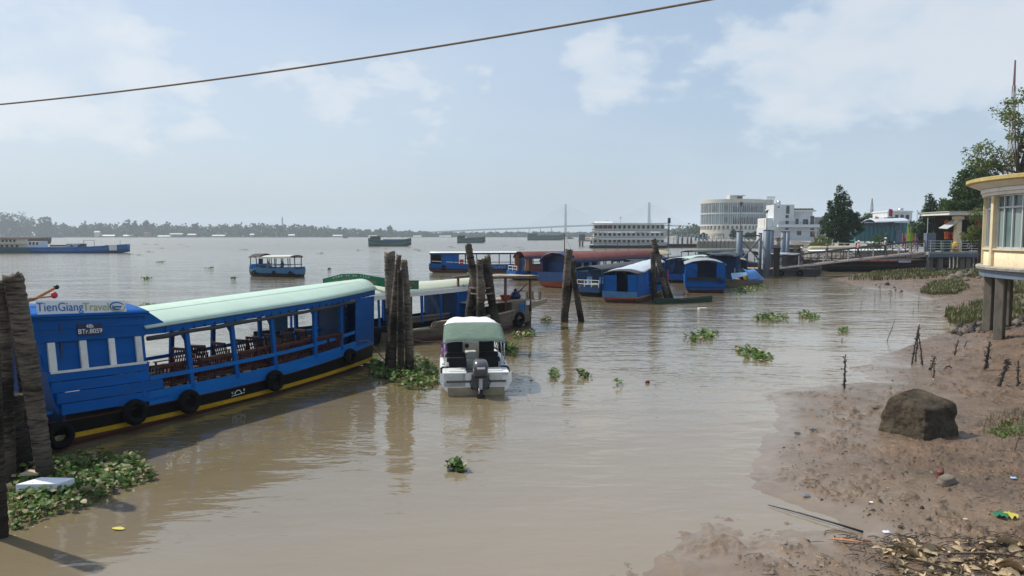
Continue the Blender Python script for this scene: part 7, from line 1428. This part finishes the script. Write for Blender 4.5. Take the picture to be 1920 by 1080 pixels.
def weed_mat(label, pts_px, n, size, h, seed, n_obj=0, dead=.12, group=None, name='weed_mat', z0=.01):
    rg = random.Random(seed); pl = [tuple(P(*q))[:2] for q in pts_px]; cx = sum(p[0] for p in pl) / len(pl); cy = sum(p[1] for p in pl) / len(pl); t = thing(name, (cx, cy, 0), 0, label, 'floating weed', group)
    x0, x1 = min(p[0] for p in pl), max(p[0] for p in pl); y0, y1 = min(p[1] for p in pl), max(p[1] for p in pl); g = MB(); dd = MB(); st = MB(); k = 0; tries = 0
    while k < n and tries < n * 20:
        tries += 1; x, y = rg.uniform(x0, x1), rg.uniform(y0, y1)
        if not in_poly(x, y, pl): continue
        clump = .45 + .55 * float(vnoise(np.array([x * 2.2 + seed]), np.array([y * 2.2]))[0]); z = z0 + h * clump * rg.random() ** 1.3; p = Vector((x - cx, y - cy, z)); s_ = size * rg.uniform(.6, 1.3); M4 = leaf_mat4(p, rg.uniform(0, 6.3), rg.uniform(-.1, 1.2), rg.uniform(-.5, .5), s_); isd = rg.random() < dead
        if k < n_obj:
            o = bpy.data.objects.new('leaf', (LEAF_D if isd else LEAF_G)[k % 4]); COL.objects.link(o); o.parent = t; o.matrix_local = M4
        else: add_leaf(dd if isd else g, M4, k % 4)
        if z > .04 and rg.random() < .35: st.tube([(p.x, p.y, 0), (p.x + rg.uniform(-.02, .02), p.y, z)], size * .05, 3, False)
        k += 1
    if g.v: g.build('foliage', 'hyacinth', t, True, kind='stuff')
    if dd.v: dd.build('withered_leaves', 'hyacinth_dead', t, True, kind='stuff')
    if st.v: st.build('stalks', 'hyacinth', t, True, kind='stuff')
    return t
weed_mat('large mat of green water weed around the piles at the boat stern', [(14, 985), (10, 930), (20, 905), (60, 880), (130, 862), (200, 860), (255, 868), (288, 884), (285, 900), (250, 912), (205, 928), (150, 955), (90, 968), (50, 985), (25, 1000)], 1500, .095, .26, 1, 300, .2)
weed_mat('green water weed mat between the pile cluster and the speedboat', [(693, 692), (700, 672), (730, 700), (780, 672), (815, 690), (822, 718), (790, 734), (755, 730), (730, 716), (705, 706)], 800, .12, .28, 2, 0, .1)
for k, (pl, n, lab) in enumerate([([(1370, 545), (1395, 536), (1425, 533), (1440, 540), (1420, 548), (1385, 552)], 260, 'leafy weed clump against the tarp-covered sampan'), ([(1410, 600), (1425, 591), (1470, 591), (1480, 600), (1440, 605)], 190, 'weed raft with spiky leaves off the sampan stern'), ([(1490, 594), (1510, 586), (1540, 598), (1515, 602)], 110, 'smaller weed raft beside the spiky one'), ([(1375, 656), (1400, 649), (1450, 670), (1440, 680), (1395, 672)], 170, 'dark trailing weed patch in the shallows'), ([(1280, 634), (1310, 626), (1352, 622), (1340, 634), (1300, 643)], 150, 'thin weed patch in line with the crossed piles'), ([(1028, 705), (1036, 697), (1050, 704), (1040, 716)], 55, 'small upright weed sprig on calm water beside the speedboat'), ([(1080, 705), (1095, 702), (1112, 706), (1095, 711)], 50, 'flat dark weed scrap near the upright sprig'), ([(838, 880), (855, 872), (874, 882), (858, 889)], 70, 'single small weed rosette alone on the calm brown water'), ([(940, 662), (955, 645), (972, 655), (965, 672)], 130, 'weed tuft pressed against the speedboat side'), ([(960, 630), (1000, 622), (1005, 630), (970, 638)], 140, 'weed fringe under the bare-wood boat bow'), ([(1012, 603), (1022, 597), (1036, 601), (1026, 607)], 70, 'weed clump off the bare-wood boat bow tip'), ([(258, 578), (275, 570), (300, 575), (285, 580)], 90, 'drifting weed patch seen over the big boat roof'), ([(1088, 548), (1100, 543), (1112, 549), (1098, 554)], 60, 'weed clump beneath the crossed piles toward the boats'), ([(1570, 623), (1580, 616), (1592, 622), (1582, 628)], 60, 'bright weed tuft stranded in the shallows'), ([(1380, 546), (1392, 549), (1388, 556), (1374, 553)], 50, 'weed scrap trailing the leafy clump'), ([(1150, 720), (1160, 716), (1168, 722), (1158, 725)], 14, 'tiny leaf scrap on open calm water'), ([(1225, 545), (1250, 540), (1255, 556), (1230, 560)], 90, 'weed caught at the feet of the leaning piles'), ([(690, 700), (720, 690), (735, 708), (705, 712)], 120, 'weed tucked under the big boat bow')]):
    weed_mat(lab, pl, n, .11 if k > 4 else .15, .22 if k != 3 else .08, 10 + k, 0, .15, None, 'weed_clump')
rg = random.Random(77)
for k in range(44):
    px, py = rg.uniform(180, 1010), rg.uniform(457, 545) if k % 3 else rg.uniform(455, 480); p = P(px, py)
    if px < 560 and py > 530 or (440 < px < 590 and py > 470): continue
    t = thing('drifting_weed', p, 0, 'small dark clump of weed drifting on the open river', 'floating weed', 'weed clumps drifting on the river'); g = MB(); w = rg.uniform(3, 8) / F * p.y
    for i in range(26): add_leaf(g, leaf_mat4(Vector((rg.gauss(0, w * .5), rg.gauss(0, w * .8), rg.uniform(.0, .16))), rg.uniform(0, 6.3), rg.uniform(0, 1.3), rg.uniform(-.5, .5), rg.uniform(.12, .26)), i % 4)
    g.build('foliage', 'hyacinth', t, kind='stuff')
# foam slab, yellow leaf, floating scraps
o = MB().prism([(-.36, -.16, 0), (.3, -.12, 0), (.4, .16, 0), (-.18, .2, 0)], (0, 0, .13)).build('foam_slab', 'foam', None, False, .012, label='white foam slab lying on the weed mat beside the thick pile', cat='foam slab'); o.location = P(84, 928) + Vector((0, 0, .1))
o = MB().prism([(-.14, -.1, 0), (.16, -.06, 0), (.12, .1, 0), (-.1, .12, 0)], (0, 0, .05)).build('foam_scrap', 'tan_tarp', None, False, .01, label='small buff foam scrap behind the foam slab', cat='foam scrap'); o.location = P(60, 905) + Vector((0, 0, .14))
me = LEAF_ME[0].copy(); o = link('floating_leaf', me, 'yellow_leaf', label='single yellow leaf floating on brown water', cat='leaf'); o.location = P(232, 994) + Vector((0, 0, .015)); o.rotation_euler = (0, 0, 2.8); o.scale = (.22, .13, .05)
o = MB().box((0, 0, .04), (.5, .3, .1)).build('foam_box', 'facade_cream', None, False, .02, label='cream foam box adrift in front of the rafted boats', cat='box'); o.location = P(1317, 580); o.rotation_euler = (0, 0, .2)
o = MB().ball((0, 0, .03), (.07, .06, .05)).build('coconut', 'brown_wood', None, True, label='brown coconut husk bobbing on calm water', cat='coconut'); o.location = P(1214, 718)

# ---- mooring lines
for k, (a, b, sag, lab) in enumerate(((D(1064, 520, 35.8), D(1090, 530, 47.5), .5, 'slack rope from the crossed piles to the white-railed boat'), (D(1235, 520, 49), D(1195, 545, 45.5), .3, 'rope from the leaning piles to the tarp-roofed blue boat'), (D(900, 560, 26.3), D(835, 612, 27.2), .35, 'rope from the tall pile cluster to the bare-wood boat'), (D(745, 620, 22.6), D(835, 690, 21.5), .5, 'mooring rope from the pile cluster to the speedboat bow'), (D(1290, 545, 52), D(1275, 562, 48.5), .2, 'thin rope hanging from the grey-roofed boat to the canoe'))):
    MB().tube(catenary(a, b, sag, 12), .014, 5).build('mooring_rope', 'rope', None, True, label=lab, cat='rope')
# ---- boulder and stones
def rock(name, loc, size, m_, seed, p=3.2, taper=.75, shift=(0, 0), rz=0, n=22, k=12, rough=.09, **kw):
    rg = random.Random(seed); rings = []; ox, oy = rg.uniform(0, 99), rg.uniform(0, 99)
    for i in range(k + 1):
        f = i / k; sc_ = (1 - (1 - taper) * f) * (1 - max(0, (f - .86) / .14) ** 2 * .32); ring = []
        for j in range(n):
            q = 2 * math.pi * j / n; c, s_ = math.cos(q), math.sin(q); r_ = (abs(c) ** p + abs(s_) ** p) ** (-1 / p)
            d = 1 + rough * 2.2 * float(fbm(np.array([q * 1.5 + ox if q < math.pi else (2 * math.pi - q) * 1.5 + ox]), np.array([f * 3 + oy]), 4)[0])
            ring.append(Vector((size[0] / 2 * c * r_ * sc_ * d + shift[0] * f, size[1] / 2 * s_ * r_ * sc_ * d + shift[1] * f, size[2] * (f * (1 + rough * .8 * c + rough * s_) - .12))))
        rings.append(ring)
    o = MB().loft(rings).build(name, m_, None, name != 'boulder', **kw); o.location = loc; o.rotation_euler = (0, 0, rz); return o
bl = P(1737, 828); bz = gz(bl.x, bl.y)
rock('boulder', (bl.x, bl.y + .35, bz - .05), (1.12, 1.12, .9), 'boulder', 6, 14, .80, (.12, .03), R(24), 72, 32, .065, label='big dark angular boulder sunk in the wet mud', cat='boulder')
SUN_BLEED = None
p = P(1775, 917); rock('driftwood_block', (p.x, p.y, gz(p.x, p.y)), (.34, .2, .13), 'stone', 9, 4, .8, (0, 0), R(20), label='brown broken block in a small puddle', cat='block')
p = P(1762, 908); rock('driftwood_block', (p.x, p.y, gz(p.x, p.y)), (.13, .2, .16), 'brown_wood', 10, 4, .8, (0, 0), R(-30), label='upright wood chip beside the brown block', cat='block')
PEB = []
for i in range(5):
    o = rock('stone', (0, 0, 0), (1, .8, .55), 'stone_dark', 50 + i, 2.6, .5, (0, 0), 0, 9, 4, .16); PEB.append(o.data); bpy.data.objects.remove(o)
PEB2 = [m.copy() for m in PEB]
for m in PEB2: m.materials.clear(); m.materials.append(MATS['stone'])
def heap(label, pts_px, n, smin, smax, seed, dark=.6, zz=.6):
    rg = random.Random(seed); pl = [tuple(P(*q, zz))[:2] for q in pts_px]; cx = sum(p[0] for p in pl) / len(pl); cy = sum(p[1] for p in pl) / len(pl); t = thing('rubble', (cx, cy, 0), 0, label, 'rubble'); k = 0
    x0, x1 = min(p[0] for p in pl), max(p[0] for p in pl); y0, y1 = min(p[1] for p in pl), max(p[1] for p in pl); XY = []
    while len(XY) < n:
        x, y = rg.uniform(x0, x1), rg.uniform(y0, y1)
        if in_poly(x, y, pl): XY.append((x, y))
    Z = mud_h(np.array([q[0] for q in XY]), np.array([q[1] for q in XY]))
    for (x, y), z in zip(XY, Z):
        o = bpy.data.objects.new('stone', (PEB if rg.random() < dark else PEB2)[k % 5]); COL.objects.link(o); o.parent = t; s_ = rg.uniform(smin, smax) * (1 if rg.random() < .85 else 1.8); o.location = (x - cx, y - cy, float(z) + s_ * .05); o.scale = (s_, s_ * rg.uniform(.7, 1.2), s_ * rg.uniform(.6, 1)); o.rotation_euler = (rg.uniform(-.3, .3), rg.uniform(-.3, .3), rg.uniform(0, 6.3)); k += 1
heap('dark rubble and shells strewn round the pavilion legs', [(1778, 612), (1800, 590), (1850, 585), (1930, 580), (1960, 600), (1930, 640), (1850, 628), (1800, 625)], 230, .08, .3, 1, .75, .5)
heap('pale rubble slope under the kiosk platform', [(1760, 500), (1800, 482), (1850, 482), (1850, 510), (1790, 512)], 140, .25, .7, 2, .2, 1.2)
heap('scattered small stones on the mud right of the boulder', [(1640, 860), (1800, 850), (1930, 830), (1930, 990), (1700, 990), (1560, 940)], 60, .015, .05, 3, .5, .15)
heap('flat dark stones on the mud spit by the far grass', [(1600, 540), (1660, 533), (1700, 545), (1650, 552)], 18, .12, .3, 4, .8, .1)

# ---- grasses
def grass_patch(name, label, pts_px, n, hmin, hmax, seed, m_='grass', zz=.3, lean=.35, w=.02):
    rg = random.Random(seed); pl = [tuple(P(*q, zz))[:2] for q in pts_px]; x0, x1 = min(p[0] for p in pl), max(p[0] for p in pl); y0, y1 = min(p[1] for p in pl), max(p[1] for p in pl); XY = []; tr = 0
    while len(XY) < n and tr < n * 30:
        tr += 1; x, y = rg.uniform(x0, x1), rg.uniform(y0, y1)
        if in_poly(x, y, pl): XY.append((x, y))
    Z = mud_h(np.array([q[0] for q in XY]), np.array([q[1] for q in XY])); mb = MB()
    dn = fbm(np.array([q[0] for q in XY]) * .9 + seed, np.array([q[1] for q in XY]) * .9, 3)
    for (x, y), z, dd in zip(XY, Z, dn):
        if z < .02 or dd + rg.uniform(-.3, .3) < -.08: continue
        h = rg.uniform(hmin, hmax); a = rg.uniform(0, 6.3); d = Vector((math.cos(a), math.sin(a), 0)); q = Vector((-d.y, d.x, 0)) * w * rg.uniform(.6, 1.4); b = Vector((x, y, float(z) - .02)); m1 = b + Vector((0, 0, h * .6)) + d * h * lean * .35; tp = b + Vector((0, 0, h)) + d * h * lean * rg.uniform(.5, 1.5)
        mb.add([b - q, b + q, m1 + q * .9, m1 - q * .9, tp], [(0, 1, 2, 3), (3, 2, 4)])
    return mb.build(name, m_, None, kind='stuff', label=label, cat='grass')
grass_patch('marsh_grass', 'green marsh grass strip below the gangway', [(1590, 521), (1640, 510), (1730, 506), (1790, 512), (1860, 520), (1850, 530), (1760, 524), (1660, 524)], 5200, .25, .5, 1, w=.045)
grass_patch('marsh_grass', 'bright grass island on the mud before the platform', [(1725, 543), (1745, 532), (1800, 530), (1818, 540), (1790, 548), (1745, 548)], 3200, .2, .4, 2, w=.035)
grass_patch('marsh_grass', 'thick grass bank behind the pavilion legs', [(1750, 578), (1780, 566), (1840, 558), (1920, 555), (1960, 575), (1920, 588), (1840, 585), (1790, 592)], 5200, .18, .42, 3, w=.03, zz=.5)
grass_patch('marsh_grass', 'grass under the kiosk platform among rubble', [(1840, 535), (1900, 520), (1960, 520), (1960, 550), (1880, 552)], 2200, .2, .45, 4, w=.04, zz=.6)
grass_patch('sprouting_reeds', 'thin reed shoots at the puddle right of the boulder', [(1830, 800), (1870, 780), (1960, 770), (1960, 830), (1880, 835)], 420, .07, .2, 5, lean=.12, w=.005, zz=.12)
grass_patch('low_herbs', 'low green herbs on the mud right of the boulder', [(1850, 812), (1900, 790), (1950, 785), (1950, 820), (1880, 825)], 500, .03, .09, 6, 'hyacinth', .12, 1.2, .018)

# ---- dead stalks stuck in the mud, crusted with shells
def stalk(px, py, tx, ty, label, r_=.02, arch=False, seed=1, crust=True, branch=0):
    f = P(px, py, .05); z = gz(f.x, f.y); f = P(px, py, max(0, z)); rg = random.Random(seed); e = D(tx, ty, f.y + rg.uniform(-.1, .1)); o = Vector((f.x, f.y, max(z, -.05) - .05)); t = thing('dead_stalk', o, 0, label, 'dead plant'); v = e - o; n = 10
    pts = [v * (i / n) + Vector((rg.uniform(-.012, .012), rg.uniform(-.012, .012), (.35 * v.length * math.sin(math.pi * i / n) if arch else 0))) for i in range(n + 1)]
    MB().tube(pts, [r_ * (1.1 - .6 * i / n) for i in range(n + 1)], 6).build('stem', 'twig', t, True)
    if crust:
        c = MB()
        for i in range(int(v.length * 60) + 8):
            q = pts[rg.randrange(0, n)].lerp(pts[rg.randrange(1, n)], 0) + Vector((rg.gauss(0, r_ * .9), rg.gauss(0, r_ * .9), rg.gauss(0, .03))); s_ = rg.uniform(.3, .9) * r_; a = Vector((rg.gauss(0, 1), rg.gauss(0, 1), rg.gauss(0, 1))).normalized() * s_ * 1.5; b = a.cross(Vector((rg.gauss(0, 1), rg.gauss(0, 1), rg.gauss(0, 1)))).normalized() * s_; k = a.cross(b).normalized() * s_; c.add([q - a, q + b, q + k, q + a, q - b - k * .5], [(0, 1, 2), (1, 3, 2), (0, 2, 4), (2, 3, 4), (0, 4, 1), (1, 4, 3)])
        c.build('shell_crust', 'stone_dark', t, kind='stuff')
    for b_ in range(branch):
        s0 = pts[4 + b_ % 5]; MB().tube([s0, s0 + Vector((rg.uniform(-.1, .1), 0, .08)), s0 + Vector((rg.uniform(-.2, .2), 0, .2))], [r_ * .4, r_ * .3, r_ * .15], 4).build('side_twig', 'twig', t)
    return t
S = [(1583, 728, 1585, 664, 'shell-crusted stalk standing alone at the mud edge', .028), (1661, 640, 1678, 600, 'thin curved stalk leaning over the shallows', .016), (1709, 683, 1722, 612, 'left leg of the crusted stalk tripod', .026), (1716, 678, 1724, 608, 'middle leg of the crusted stalk tripod', .026), (1730, 683, 1722, 622, 'right leg of the crusted stalk tripod', .026), (1742, 696, 1754, 668, 'short thick leaning stalk before the tripod', .035), (1750, 708, 1752, 682, 'pale short stump beside the thick leaning stalk', .022), (1790, 662, 1797, 636, 'short stalk near the dark rubble', .026), (1808, 648, 1814, 638, 'tiny stalk tip near the dark rubble', .02), (1848, 688, 1856, 640, 'bushy crusted stalk below the pavilion legs', .045), (1872, 724, 1892, 672, 'leaning crusted stalk right of the pavilion legs', .05), (1908, 722, 1910, 675, 'thin crusted stalk near the leaning one', .03), (1640, 566, 1641, 543, 'thin stick upright in shallow water by the mud spit', .014), (1651, 560, 1651, 530, 'taller thin stick in shallow water by the mud spit', .014), (1670, 566, 1671, 541, 'forked stick in shallow water by the mud spit', .016), (1722, 575, 1724, 553, 'stick standing at the edge of the grass bank', .014), (1712, 588, 1713, 576, 'short stick stub at the edge of the grass bank', .014), (1578, 640, 1579, 633, 'tiny stick stub out in the shallows', .02), (1614, 580, 1616, 562, 'blurred thin stick out in the water', .014), (1900, 850, 1913, 812, 'thin bare twig upright on the far right mud', .012)]
for i, q in enumerate(S): stalk(*q[:4], q[4], q[5], False, 100 + i, q[5] > .02, 2 if i in (1, 9, 10, 14) else 0)
stalk(1768, 690, 1792, 700, 'arched stalk bent into a hoop over the mud', .022, True, 140)

# ---- drift line of dry leaves, sticks and rubbish
def litter():
    rg = random.Random(21); pl = [tuple(P(*q, .15))[:2] for q in [(1650, 1015), (1700, 1000), (1760, 1010), (1830, 1010), (1940, 1000), (1990, 1100), (1900, 1130), (1740, 1090), (1680, 1060)]]; cx, cy = pl[0]
    t = thing('leaf_litter', (cx, cy, 0), 0, 'drift line of dry leaves and twigs washed up on the mud', 'leaf litter'); x0, x1 = min(p[0] for p in pl), max(p[0] for p in pl); y0, y1 = min(p[1] for p in pl), max(p[1] for p in pl); k = 0
    st = MB()
    while k < 290:
        x, y = rg.uniform(x0, x1), rg.uniform(y0, y1)
        if not in_poly(x, y, pl): continue
        z = gz(x, y) + rg.uniform(.0, .05); s_ = rg.uniform(.07, .16) if k % 6 else rg.uniform(.18, .32); o = bpy.data.objects.new('dry_leaf', LEAF_L[k % 4]); COL.objects.link(o); o.parent = t; o.matrix_local = leaf_mat4(Vector((x - cx, y - cy, z)), rg.uniform(0, 6.3), rg.uniform(-.4, .5), rg.uniform(-.9, .9), s_) @ Matrix.Diagonal((1, .55, 1.8, 1)); k += 1
    for k in range(520):
        x, y = rg.uniform(x0 - .3, x1), rg.uniform(y0, y1 + .2); z = gz(x, y); a = rg.uniform(0, 6.3); L = rg.uniform(.05, .28); d = Vector((math.cos(a) * L, math.sin(a) * L * .6, rg.uniform(-.01, .05))); p = Vector((x - cx, y - cy, z + .012)); st.tube([p, p + d * .5 + Vector((0, 0, .012)), p + d], [.006, .007, .003], 4)
    st.build('twigs', 'twig', t, kind='stuff')
    for k, (a, b, r_) in enumerate((((1690, 1040), (1800, 1075), .012), ((1780, 1030), (1930, 1048), .014), ((1830, 1060), (1925, 1030), .011), ((1640, 1046), (1760, 1082), .008), ((1650, 1008), (1720, 1035), .01))):
        p, q = P(*a, .12), P(*b, .12); p.z = gz(p.x, p.y) + .03; q.z = gz(q.x, q.y) + .03; MB().tube([p - Vector((cx, cy, 0)), (p + q) / 2 - Vector((cx, cy, -.03)), q - Vector((cx, cy, 0))], [r_, r_, r_ * .5], 6).build('stick', 'twig', t, True)
    a, b = P(1440, 949), P(1618, 1002); a.z = .02; b.z = gz(b.x, b.y) + .02
    MB().tube([a, a.lerp(b, .35) + Vector((0, 0, .015)), a.lerp(b, .7) + Vector((0, 0, .01)), b], [.006, .013, .014, .017], 8).build('long_stick', 'motor_black', None, True, label='long thin black stick lying across the shallow inlet', cat='stick')
    c = P(1570, 1003); MB().tube([c + Vector((.18 * math.cos(q), .13 * math.sin(q), .02)) for q in [-.4 + i * .28 for i in range(14)]], .008, 5).build('reed_hoop', 'raw_wood', None, True, label='bent reed hoop lying in the shallow inlet', cat='reed')
    a, b = P(1552, 1014, .02), P(1636, 1023, .05); a.z = gz(a.x, a.y) + .03; b.z = gz(b.x, b.y) + .03; m_ = (a + b) / 2 + Vector((-.1, .012, .02)); MB().add([a, m_ + Vector((0, -.03, 0)), b, m_ + Vector((0, .03, .005)), a - Vector((0, 0, .006)), b - Vector((0, 0, .006))], [(0, 1, 2, 3), (4, 5, 1), (4, 3, 5)]).build('bamboo_sheath', 'orange_wood', None, label='long pale orange bamboo sheath on the mud', cat='bamboo sheath')
    # torn plastic: green and yellow bag
    p = P(1882, 962, .15); p.z = gz(p.x, p.y) + .02; b = thing('plastic_bag', p, .3, 'torn green and yellow plastic bag on the mud', 'bag')
    for m_, ox, w in (('green_plastic', -.03, .2), ('yellow_leaf', .07, .13)):
        MB().loft([[Vector((ox + w * (i / 4 - .5), (j / 4 - .5) * .16 - (.05 if m_[0] == 'y' else 0), .02 + .03 * math.sin(i * 2.1 + j * 1.7 + len(m_)))) for j in range(5)] for i in range(5)], False).build('sheet', m_, b, True)
    for px, py, m_, s_, lab, nm in ((1662, 993, 'foam', .1, 'small white torn paper on the mud', 'paper_scrap'), (1512, 925, 'steel_grey', .12, 'grey plastic scrap at the waters edge', 'plastic_scrap'), (1634, 940, 'foam', .06, 'tiny pale scrap in the middle of the mud', 'paper_scrap'), (1810, 977, 'tan_tarp', .07, 'buff scrap near the green bag', 'paper_scrap'), (1900, 905, 'ink_skyblue', .1, 'crumpled pale blue wrapper far right on the mud', 'wrapper'), (1690, 985, 'stone_dark', .08, 'dark husk on mud left of litter', 'husk'), (1525, 806, 'stone_dark', .17, 'dark hump of wet wood at the mud edge', 'driftwood'), (1495, 810, 'stone_dark', .14, 'smaller dark driftwood chip at the mud edge', 'driftwood'), (1640, 766, 'twig', .15, 'fallen twig on the upper mud flat', 'twig_piece'), (1750, 712, 'foam', .05, 'white shell bit below the tripod stalks', 'shell')):
        p = P(px, py, .08); p.z = gz(p.x, p.y) + .01; rr = random.Random(px); MB().loft([[Vector((s_ * (i / 4 - .5), s_ * .6 * (j / 3 - .5) * (1 + .3 * math.sin(i)), .012 + .25 * s_ * abs(math.sin(i * 1.3 + j * 2 + px)) * (1 if 0 < i < 4 and 0 < j < 3 else .2))) for j in range(4)] for i in range(5)], False).build(nm, m_, None, True, label=lab, cat=nm.replace('_', ' ')).location = p
    # crumbs, clods and shells: far too many to count
    mb = MB(); rg = random.Random(5); N_ = 7500; AA = np.array([rg.uniform(.2, .75) for _ in range(N_)]); YY = np.array([6.5 * (60 / 6.5) ** (rg.random() ** 1.25) for _ in range(N_)]); XX = AA * YY; Z = mud_h(XX, YY); den = fbm(XX * .8, YY * .8, 3)
    for x, y, z, dn in zip(XX, YY, Z, den):
        if z < .03 or dn < -.1 + rg.uniform(-.25, .25): continue
        s_ = rg.uniform(.004, .014) * max(1, y / 20) * (1 if rg.random() < .93 else 2.2); q = Vector((x, y, z + s_ * .2)); a = Vector((rg.gauss(0, 1), rg.gauss(0, 1), 0)).normalized() * s_ * rg.uniform(1, 2.2); b = Vector((-a.y, a.x, 0)).normalized() * s_; k = Vector((0, 0, s_ * .9)); mb.add([q - a, q + b, q + k, q + a, q - b], [(0, 2, 1), (1, 2, 3), (0, 4, 2), (4, 3, 2)])
    pale = MB(); tw = MB(); N2 = 1900; AA = np.array([rg.uniform(.25, .75) for _ in range(N2)]); YY = np.array([6.5 * (30 / 6.5) ** rg.random() for _ in range(N2)]); XX = AA * YY; Z = mud_h(XX, YY); den = fbm(XX * .6 + 4, YY * .6, 3)
    for i, (x, y, z, dn) in enumerate(zip(XX, YY, Z, den)):
        if z < .035 or dn < rg.uniform(-.3, .15): continue
        if i % 5 < 2: add_leaf(pale, leaf_mat4(Vector((x, y, z + .008)), rg.uniform(0, 6.3), rg.uniform(-.3, .4), rg.uniform(-.8, .8), rg.uniform(.02, .07)) @ Matrix.Diagonal((1, .5, 1.5, 1)), i % 4)
        else:
            a = rg.uniform(0, 6.3); L_ = rg.uniform(.04, .22) ; d = Vector((math.cos(a) * L_, math.sin(a) * L_, rg.uniform(-.005, .03))); q = Vector((x, y, z + .006)); tw.tube([q, q + d * .5 + Vector((0, 0, .006)), q + d], [.003, .005, .002], 4)
    pale.build('leaf_scraps', 'litter', None, kind='stuff', label='small dry leaf scraps strewn over the mud', cat='debris'); tw.build('twig_scraps', 'twig', None, kind='stuff', label='small dark twigs strewn over the mud', cat='debris')
    mb.build('mud_crumbs', 'stone_dark', None, kind='stuff', label='dark crumbs, shells and clods littering the mud', cat='debris')
litter()
